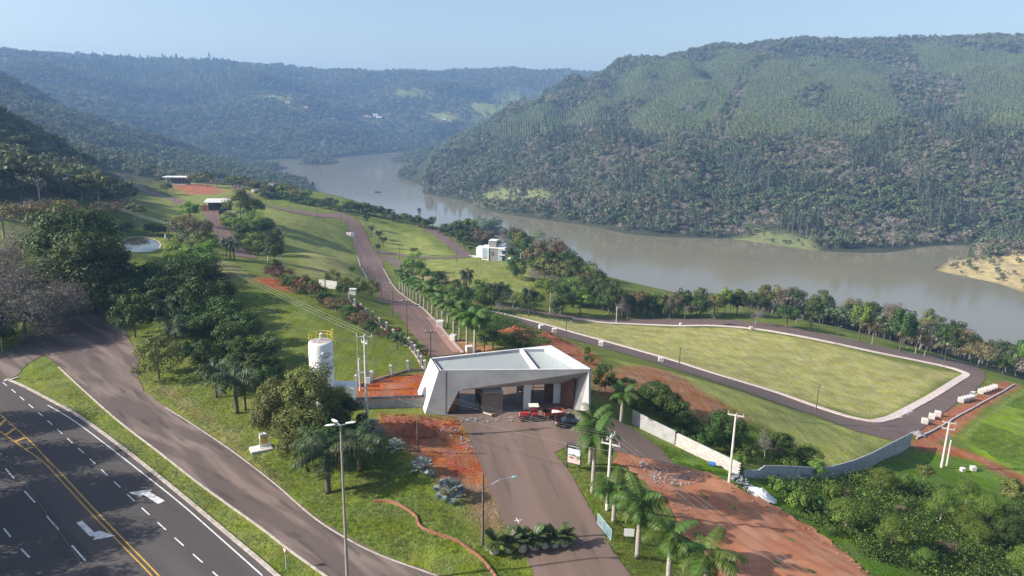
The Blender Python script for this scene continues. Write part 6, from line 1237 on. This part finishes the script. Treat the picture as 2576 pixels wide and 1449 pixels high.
# dark clump and bare trees along the left edge
TT('A', [('hibare',60,855,615,150),('hibare',150,835,660,110),('hibare',-30,800,540,130),('bare',60,640,520,80),('hibare',20,700,560,100),('brown',140,610,490,60),('hidark',240,790,570,92),('hidark',195,720,505,105),('hidark',262,772,600,60),('himid',262,700,570,52),
    ('lime',170,600,500,55),('hidark',150,760,640,70),('round',340,848,738,50),('bushy',395,800,690,55),('hidark',470,760,640,75),('bushy',510,810,690,55),('bushy',545,865,775,50),('bushy',585,900,800,45),('bushy',615,935,840,42),('bushy',500,880,790,45),('bushy',440,790,690,50),('himid',400,742,648,52),('bushy',350,750,650,50),('mid',468,705,628,48),('bushy',520,745,650,55),('bare',525,720,640,40),('bushy',0,880,790,50),('hidark',-60,880,740,90),('dshrub',560,930,890,35),('dshrub',640,960,905,35),('bushy',300,790,690,55),('hibare',-120,860,600,130),('hibare',200,790,650,75),('hibare',110,780,600,100),('hibare',20,760,570,90),('bushy',600,905,825,45),('bushy',648,965,882,40),('bushy',668,990,915,34),('dshrub',700,1000,945,28),('bushy',560,850,760,50),('bushy',480,850,760,50),('bushy',425,770,680,50),('bushy',590,870,790,40),('bushy',520,930,850,36),('dshrub',475,905,860,34),('bushy',345,780,680,50),('mid',520,690,635,40),('bushy',480,720,650,45),('bushy',560,790,700,42),('hidark',330,800,690,50),('bushy',575,830,735,48),('bushy',620,870,775,46),('bmid',655,925,840,40),('bushy',630,930,850,44),('bushy',690,960,895,34),('bushy',600,960,885,42),('bushy',720,985,930,28)])
T('A', 'topiary', 400, 952, 842, 60, 'round olive tree with short trunk on the lawn beside the junction'); finish('A', 'in the shaded clump above the service road')
for bx_, by_, ty_, hw, lb in [(715, 1128, 945, 78, 'feathery olive bush left part, above the service cabinet'), (785, 1120, 912, 90, 'tallest feathery olive bush in front of the water tank'), (850, 1085, 965, 42, 'thin olive bush right before the white cabin'), (690, 1098, 985, 40, 'low front edge olive bush beside the service cabinet'), (770, 1155, 1010, 85, 'dark lower olive bush behind the drooping palm')]: T('B', 'hiolive', bx_, by_, ty_, hw, lb)
TT('B', [('dark',880,1100,1000,45),('hidark',820,1170,1050,70),('dshrub',905,1110,1060,30)]); finish('B', 'behind the tall street lamp')
# tall trees beside the highway, just outside the picture: their shadows fall across it
for i, (x_, y_, h_, k) in enumerate([(-65,66,16,'hidark'),(-72,75,15,'himid'),(-63,57,17,'hidark'),(-56,49,15,'hidark'),(-80,84,14,'himid'),(-70,62,18,'hidark'),(-48,40,15,'himid')]):
    r_, h0, R0_ = random.choice(T0[k]); o = put(r_, Vector((x_, y_, h1(x_, y_)-.1)), i*1.1, 1.35, h_/h0, 'tall leafy tree beyond the highway, %s of the roadside group' % ORD[i], 'trees beyond the highway'); o['category'] = 'tree'
# round the pond and below the dark hill
TT('P', [('bare',300,535,465,42),('olive',250,515,428,45),('olive',205,505,440,42),('brown',270,565,500,40),('bare',335,545,478,38),('bushy',180,490,420,40),('dshrub',320,583,560,16),('dshrub',385,592,562,24),('dshrub',402,592,566,16),('brown',230,580,515,40),('olive',205,590,520,45),('bare',160,560,470,50),('brown',120,590,500,50),('shrub',440,645,612,28),('mid',470,665,605,40),('lime',530,650,600,28),('mid',500,680,615,40),('bushy',425,695,642,34),('mid',440,695,638,34),('bare',60,560,470,60),('brown',10,600,500,60),('olive',340,560,510,30),('shrub',455,610,585,20)])
finish('P', 'around the pond below the dark hill')
# along the lower street and the shed
TT('S', [('lime',480,562,505,26),('brown',470,605,535,36),('bushy',440,585,540,30),('brown',505,615,548,30),('olive',512,645,580,36),('olive',470,630,588,30),('bushy',520,600,550,22),('olive',603,560,478,40),('bmid',640,598,528,34),('bushy',660,605,548,28),('bushy',625,615,555,38),('bmid',650,640,580,36),('bushy',690,645,590,30),('mid',600,590,545,30),('bushy',690,620,570,26),('bmid',580,575,530,24),('shrub',520,650,625,25),('mid',640,560,500,28),('bushy',670,580,545,25)]); finish('S', 'beside the lower street and open shed')
# red and grey bushes along the pier fence
TT('C', [('bare',712,690,622,36),('dark',690,660,608,26),('mid',690,690,650,20),('red',690,705,668,28),('greybush',720,715,675,30),('red',765,735,690,26),('greybush',745,735,695,30),('greybush',800,758,718,32),('greybush',830,775,735,30),('red',815,770,738,20),('greybush',860,795,748,32),('greybush',890,812,770,30),('red',900,800,765,18),('greybush',915,830,785,26),('shrub',780,745,705,22),('greybush',945,845,805,20),('red',970,850,830,14),('red',1040,870,852,12),('red',1000,840,820,12),('red',1066,900,882,10),('greybush',770,725,690,26),('dshrub',860,742,716,18),('bushy',735,728,690,28),('brown',780,748,706,30),('bushy',815,768,728,28),('brown',845,786,744,30),('bushy',878,806,766,26),('brown',905,822,782,26),('bushy',930,838,805,20),('brown',760,735,698,26),('olive',800,752,716,24),('brown',925,832,796,22),('dshrub',985,858,838,16),('brown',712,712,672,28),('bushy',690,690,652,26),('dshrub',1015,872,852,14)])
for i, (bx_, by_, ty_, hw, lb) in enumerate([(837, 716, 677, 21, 'leftmost and highest clipped round tree by the white garden wall'), (868, 733, 697, 21, 'second clipped round tree beside the main street'), (900, 741, 696, 20, 'third clipped round tree beside the main street'), (934, 745, 700, 24, 'rightmost clipped round tree at the street edge')]): T('C', 'topiary', bx_, by_, ty_, hw, lb)
finish('C', 'along the pier fence')
# upper estate
TT('U', [('mid',420,490,458,17),('round',400,459,441,12),('olive',490,466,436,18),('olive',520,472,430,20),('dark',507,468,440,16),('bare',545,470,436,18),('bare',370,470,430,20),('bare',395,450,425,18),('mid',1040,640,622,13),('dark',450,440,420,20),('bare',345,445,418,18),('dark',380,432,412,20)]); finish('U', 'near the white pavilion')
rr = np.random.default_rng(91)
for i in range(24):
    t = i/23; x_ = 545+t*225; y_ = 462+t*42+rr.normal()*3; T('E', ['dark', 'olive', 'bare', 'brown', 'dark', 'mid'][i % 6], x_, y_, y_-rr.uniform(24, 34), rr.uniform(15, 21))
for i in range(22):
    t = i/21; x_ = 655+t*230; y_ = 492+t*42+rr.normal()*3; T('E', ['dshrub', 'dark', 'dark'][i % 3], x_, y_, y_-rr.uniform(10, 18), rr.uniform(12, 18))
for i in range(13):
    t = i/12; x_ = 875+t*105; y_ = 533+t*14+rr.normal()*2; T('E', ['dark', 'mid', 'dark', 'olive'][i % 4], x_, y_, y_-rr.uniform(26, 38)*(1-.3*t), rr.uniform(14, 18))
for i in range(14):
    t = i/13; x_ = 975+t*105; y_ = 553+t*24+rr.normal()*2; T('E', ['dark', 'olive', 'dark', 'bare'][i % 4], x_, y_, y_-rr.uniform(18, 30), rr.uniform(11, 15))
finish('E', 'in the tree line above the far river')
TT('F', [('bushy',1120,592,560,20),('bushy',1150,600,548,24),('mid',1178,602,550,24),('bmid',1205,606,545,28),('bushy',1240,612,543,32),('brown',1210,620,575,28),('bushy',1170,612,575,22),('bare',1275,640,572,36),('bare',1310,650,575,36),('bare',1335,662,582,34),('bmid',1352,655,578,28),('brown',1385,682,592,40),('brown',1410,690,610,34),('bushy',1425,702,622,36),('bushy',1455,722,642,34),('olive',1400,712,650,32),('bmid',1480,742,656,34),('bushy',1500,770,672,30),('bare',1350,715,655,46),('bare',1395,735,668,44),('mid',1380,760,700,40),('bushy',1300,700,640,28),('bmid',1440,765,690,40),('bushy',1415,790,712,36),('mid',1460,795,735,34),('bare',1530,790,700,30),('bare',1550,800,690,26),('bushy',1515,780,705,30),
    ('bmid',1210,760,700,30),('bushy',1235,778,712,30),('bare',1290,775,700,34),('bushy',1265,760,705,26),('mid',1310,790,735,26),('mid',1345,795,730,32),('bare',1255,790,740,22),('bmid',1130,765,710,34),('bushy',1165,775,715,28),('bushy',1105,735,680,30),('lime',1022,690,652,17),('bmid',1045,690,630,26),('mid',1065,715,672,24),('bushy',1090,740,700,24),('bushy',1150,745,700,22),('bmid',1185,800,760,20),('bushy',1150,790,755,22),('bushy',1120,775,738,22),('bmid',1170,800,768,20)]); fr_ = np.random.default_rng(96)
for i in range(24):
    t = i/23; x_ = 1275+t*270; y_ = 640+t*150+fr_.normal()*8; T('F', ['bare', 'brown', 'bushy', 'olive', 'dark'][i % 5], x_, y_, y_-fr_.uniform(55, 78), fr_.uniform(24, 34))
finish('F', 'in the wood below the white house')
c2 = lambda x, y: (1533.5+x*.4049, 575+y*.4049)
GL = [('bare',75,555,380,62),('dark',20,545,340,60),('bare',110,560,430,40),('dshrub',160,545,440,55),('dshrub',230,545,440,55),('bare',270,545,400,40),('dshrub',330,550,450,60),('dshrub',400,550,455,60),('bare',470,560,420,40),('bare',570,550,370,72),('olive',650,545,400,72),('lime',715,540,360,42),('dark',790,540,390,55),('bare',905,598,425,72),('olive',960,535,350,60),('brown',1010,525,340,75),('dark',1100,615,470,85),('bare',1160,590,480,60),('brown',1130,520,350,60),('bare',1210,520,345,62),('olive',1300,570,385,70),('dark',1330,585,440,60),('dark',1260,600,430,60),('bare',1420,605,420,62),('dark',1470,610,460,50),('mid',1545,705,455,72),('brown',1630,722,530,48),('bare',1690,670,430,62),('brown',1740,690,440,60),('dark',1800,765,480,80),('bare',1850,745,590,62),('bare',1955,795,560,80),('brown',1900,780,600,60),('olive',1960,700,500,60),('dark',2080,785,580,65),('brown',2180,805,600,80),('dark',2130,800,620,50),('dark',2240,830,640,50),('brown',2285,862,700,100),('mid',2440,905,785,62),('bare',2450,805,640,72),('dark',2350,850,690,50),('mid',2545,905,705,46),('dark',2500,880,720,50),('bare',2390,800,640,60)]
gr_ = np.random.default_rng(95)
for i in range(34):
    x_ = 620+i*59+gr_.normal()*18; y_ = np.interp(x_, [0, 600, 1300, 1900, 2580], [545, 525, 545, 690, 880])+gr_.normal()*8; GL.append((['bare', 'brown', 'dark', 'olive', 'bare', 'dark', 'bare'][i % 7], x_, y_, y_-gr_.uniform(130, 190), gr_.uniform(52, 72)))
for i in range(20):
    t = i/19; T('G', ['dark', 'bare', 'bushy', 'olive', 'bare', 'brown', 'dark'][i % 7], 1530+t*260+gr_.normal()*4, 797-t*6+gr_.normal()*4, 728+8*math.sin(i*2.1)+14*t*(1-t), gr_.uniform(20, 29))
for k, x_, y_, t_, w_ in GL: T('G', k, *c2(x_, y_), c2(0, t_)[1], w_*.4049)
finish('G', 'in the strip between mown field and river')
TT('H', [('round',1520,984,918,33),('round',1572,995,950,28),('round',1640,1018,958,38),('round',1682,1055,985,42),('round',1655,1040,965,36),('round',1704,1078,1010,42),('round',1740,1095,1060,30),('round',1825,1116,1036,46),('round',1790,1118,1070,30),('dark',1963,1158,1085,34),('mid',2031,1174,1122,38),('dshrub',1700,1105,1075,28),('dshrub',1760,1130,1090,30),('dshrub',1880,1160,1120,30),('shrub',1560,1010,990,20),('shrub',1610,1030,1000,24),('shrub',1860,1175,1140,26),('shrub',1990,1180,1150,26)]); T('H', 'bare', 1923, 1158, 1046, 38, 'pale bare tree with white trunk behind the curving block wall'); finish('H', 'behind the block walls')
c3 = lambda x, y: (1693+x*.449, 798.7+y*.449)
IL = [('mid',805,905,800,70),('greybush',975,1005,890,85),('himid',1165,985,840,98),('mid',1305,955,870,45),('olive',1400,935,820,58),('himid',1630,1060,900,92),('himid',960,1175,1010,145),('hidark',900,1130,1020,90),('greybush',1285,1110,985,85),('himid',1210,1300,1110,120),('himid',1490,1155,950,105),('himid',1620,1210,1040,105),('greybush',1560,1350,1150,110),('himid',1760,1155,985,90),('olive',1880,1105,900,95),('himid',1700,1265,1130,105),('hidark',1850,1290,1120,105),('hidark',1920,1200,1010,95),('himid',1960,1480,1270,110),('greybush',680,1010,920,60),('shrub',620,1000,920,80),('shrub',700,1070,970,90),('dshrub',780,1090,1000,70),('shrub',560,950,890,60),('shrub',880,1010,940,60),('greybush',1490,1300,1180,80),('himid',1400,1390,1290,80),('himid',2050,1300,1060,110)]
for k, x_, y_, t_, w_ in IL: T('I', k, *c3(x_, y_), c3(0, t_)[1], w_*.449*.8)
finish('I', 'in the thicket below the dirt track')
TT('J', [('brown',1318,880,822,30),('mid',1290,872,840,22),('greybush',1345,882,850,24),('mid',1265,868,842,18),('greybush',1240,850,815,18),('mid',1215,835,795,20),('dshrub',1175,820,790,18),('dshrub',1145,800,770,18),('shrub',1250,815,790,16),('shrub',1470,890,872,18),('dshrub',1480,915,895,16)]); finish('J', 'behind the gatehouse roof')
for L_ in T0.values():
    for r_, _, _ in L_:
        if 'label' not in r_:
            for c_ in list(r_.children): bpy.data.objects.remove(c_)
            bpy.data.objects.remove(r_)
# trees set back in the woods, told apart by nothing
x, y = jitter(-60, 420, 175, 900, 5.2); z = hg(x, y); TL = [(690,452),(760,484),(860,500),(980,515),(1000,545),(1100,566),(1112,580),(1150,552),(1250,552),(1330,585),(1420,620),(1480,650),(1540,705),(1620,738),(1700,745),(1750,752),(1800,735),(1930,720),(2000,722),(2060,745),(2130,768),(2250,785),(2330,808),(2400,838),(2450,852),(2520,858),(2700,920)]
sc_h = RNG.uniform(.75, 1.1, len(x)); a, b = project(np.stack([x, y, z+10*sc_h], 1)); lim = np.interp(a, [q[0] for q in TL], [q[1] for q in TL]); a0, b0_ = project(np.stack([x, y, z], 1))
LOW = [(690,470),(780,505),(880,530),(1000,560),(1095,580),(1115,600),(1210,612),(1260,630),(1340,660),(1440,700),(1500,760),(1560,795),(1650,790),(1760,780),(1850,790),(1950,785),(2050,800),(2150,830),(2250,860),(2350,890),(2450,920),(2560,945),(2750,985)]
low = np.interp(a0, [q[0] for q in LOW], [q[1] for q in LOW])
k = (b > lim+3) & (z > WZ+.5) & (a0 > 640) & (z < -16) & ((b0_ < low) | (z < -42)) & ~in_poly(x, y, hillpoly); x, y, z, s_ = x[k], y[k], z[k], sc_h[k]
scatter('riverbank_forest', x, y, z, s_, choose(len(x), {0: .38, 1: .12, 2: .16, 3: .1, 4: .1, 9: .14}), sink=.6, sz=np.ones(len(x)))
x, y = jitter(150, 420, 480, 760, 7); z = hg(x, y); k = in_px(x, y, z, [(2352,684),(2385,655),(2450,625),(2480,612),(2700,590),(2800,700),(2700,790),(2576,735),(2450,700)]) & (z > WZ+.4) & ((wob(x*4, y*4) > -.02)|(RNG.random(len(x)) < .12)); k &= ~(in_px(x, y, z, [(2400,668),(2576,650),(2700,700),(2700,780),(2560,730),(2450,698)]) & (RNG.random(len(x)) < .8)); x, y, z = x[k], y[k], z[k]
scatter('peninsula_scrub', x, y, z, RNG.uniform(.35, .75, len(x)), choose(len(x), {0: .2, 1: .2, 2: .2, 3: .2, 4: .15, 10: .05}), sink=.5)
# ---- weeds and undergrowth
WEED = bpy.data.collections.new('weed_prototypes')
for i, (m_, h_, n_, ls) in enumerate([(L_mid, .8, 90, .22), (L_lime, .6, 80, .2), (L_dark, 1.1, 110, .26), (L_olive, .7, 80, .18)]):
    g_ = np.random.default_rng(200+i); p = g_.normal(size=(n_, 3))*np.array((.42, .42, .3)); p[:, 2] = np.abs(p[:, 2])*h_*1.4; o = bpy.data.objects.new('weed_%02d' % i, leaf_mesh('weed', p, unit(g_.normal(size=(n_, 3))+np.array((0, 0, .7))), g_.uniform(.7, 1.3, n_)*ls, g_.uniform(.7, 1.3, n_), m_, .5, g_)); WEED.objects.link(o)
def weeds(name, poly, s, smin, smax, opts, patch=None, avoid=()):
    wp = wpoly(poly); x, y = jitter(min(p[0] for p in wp), max(p[0] for p in wp), min(p[1] for p in wp), max(p[1] for p in wp), s); k = in_poly(x, y, wp)
    if patch is not None: k &= wob(x*5, y*5) > patch
    for av in avoid: k &= ~in_poly(x, y, wpoly(av))
    x, y = x[k], y[k]; scatter(name, x, y, hg(x, y), RNG.uniform(smin, smax, len(x)), choose(len(x), opts), WEED)
weeds('undergrowth', [(1895,1232),(2110,1205),(2200,1195),(2330,1215),(2576,1290),(2800,1449),(2400,1600),(2180,1449),(2060,1372),(1960,1300)], .95, .6, 1.7, {0: .4, 1: .25, 2: .25, 3: .1}, -.25)
weeds('field_weeds', [(2432,1108),(2505,1034),(2576,990),(2760,960),(2760,1200),(2576,1190),(2470,1135)], .85, .4, .9, {0: .5, 1: .42, 3: .08}, -.2)
weeds('verge_weeds', [(1600,1078),(1700,1128),(1855,1205),(1900,1245),(2080,1375),(2040,1372),(1880,1265),(1700,1162),(1620,1100)], .8, .3, .8, {0: .5, 1: .2, 3: .3}, -.1)
weeds('wall_weeds', [(1600,1040),(1700,1075),(1860,1160),(1900,1165),(1990,1165),(2050,1175),(1990,1130),(1850,1060),(1700,1000),(1600,985)], 1.0, .5, 1.3, {0: .45, 1: .2, 2: .3, 3: .05}, -.2)
weeds('slope_weeds', [(1120,790),(1160,815),(1250,870),(1330,885),(1400,860),(1300,810),(1200,770),(1140,765)], 1.3, .6, 1.6, {0: .4, 2: .4, 3: .2})
weeds('lawn_tufts', [(930,1108),(1000,1150),(1100,1270),(1190,1340),(1240,1400),(1330,1449),(1345,1500),(1250,1500),(1110,1445),(960,1392),(870,1345),(790,1295),(700,1215),(620,1150),(700,1140),(830,1160)], .42, .18, .36, {0: .5, 1: .35, 3: .15}, -.3)
weeds('median_tufts', [(60,955),(150,945),(300,1068),(500,1225),(660,1342),(820,1460),(760,1500),(700,1449),(580,1350),(470,1257),(355,1163),(247,1080),(130,1008)], .5, .14, .28, {0: .5, 1: .25, 3: .25}, -.1)
weeds('bank_tufts', [(350,945),(420,930),(500,930),(600,1000),(640,1080),(640,1130),(700,1200),(600,1130),(480,1050),(380,985)], .5, .15, .33, {0: .55, 1: .2, 3: .25}, -.1)
weeds('entrance_tufts', [(1405,1150),(1440,1195),(1500,1305),(1590,1449),(1700,1449),(1680,1380),(1640,1270),(1590,1200),(1540,1165),(1480,1130),(1425,1125)], .45, .15, .36, {0: .5, 1: .3, 3: .2}, -.2)
weeds('lawn_weeds', [(560,740),(700,730),(760,790),(640,800)], 1.6, .3, .7, {0: .8, 1: .2}, .1)
# ---------------------------------------------------------------- haze
hb = MB().box((100, 2370, 112), (7400, 4960, 400)).build('haze', [bpy.data.materials.new('haze')])
hm = hb.data.materials[0]; hm.use_nodes = True; nt = hm.node_tree; nt.nodes.clear()
ou = nt.nodes.new('ShaderNodeOutputMaterial'); pv = nt.nodes.new('ShaderNodeVolumePrincipled')
pv.inputs['Color'].default_value = (.34, .58, 1.0, 1); pv.inputs['Density'].default_value = .00019; pv.inputs['Anisotropy'].default_value = .15
nt.links.new(pv.outputs[0], ou.inputs['Volume']); hb['kind'] = 'stuff'
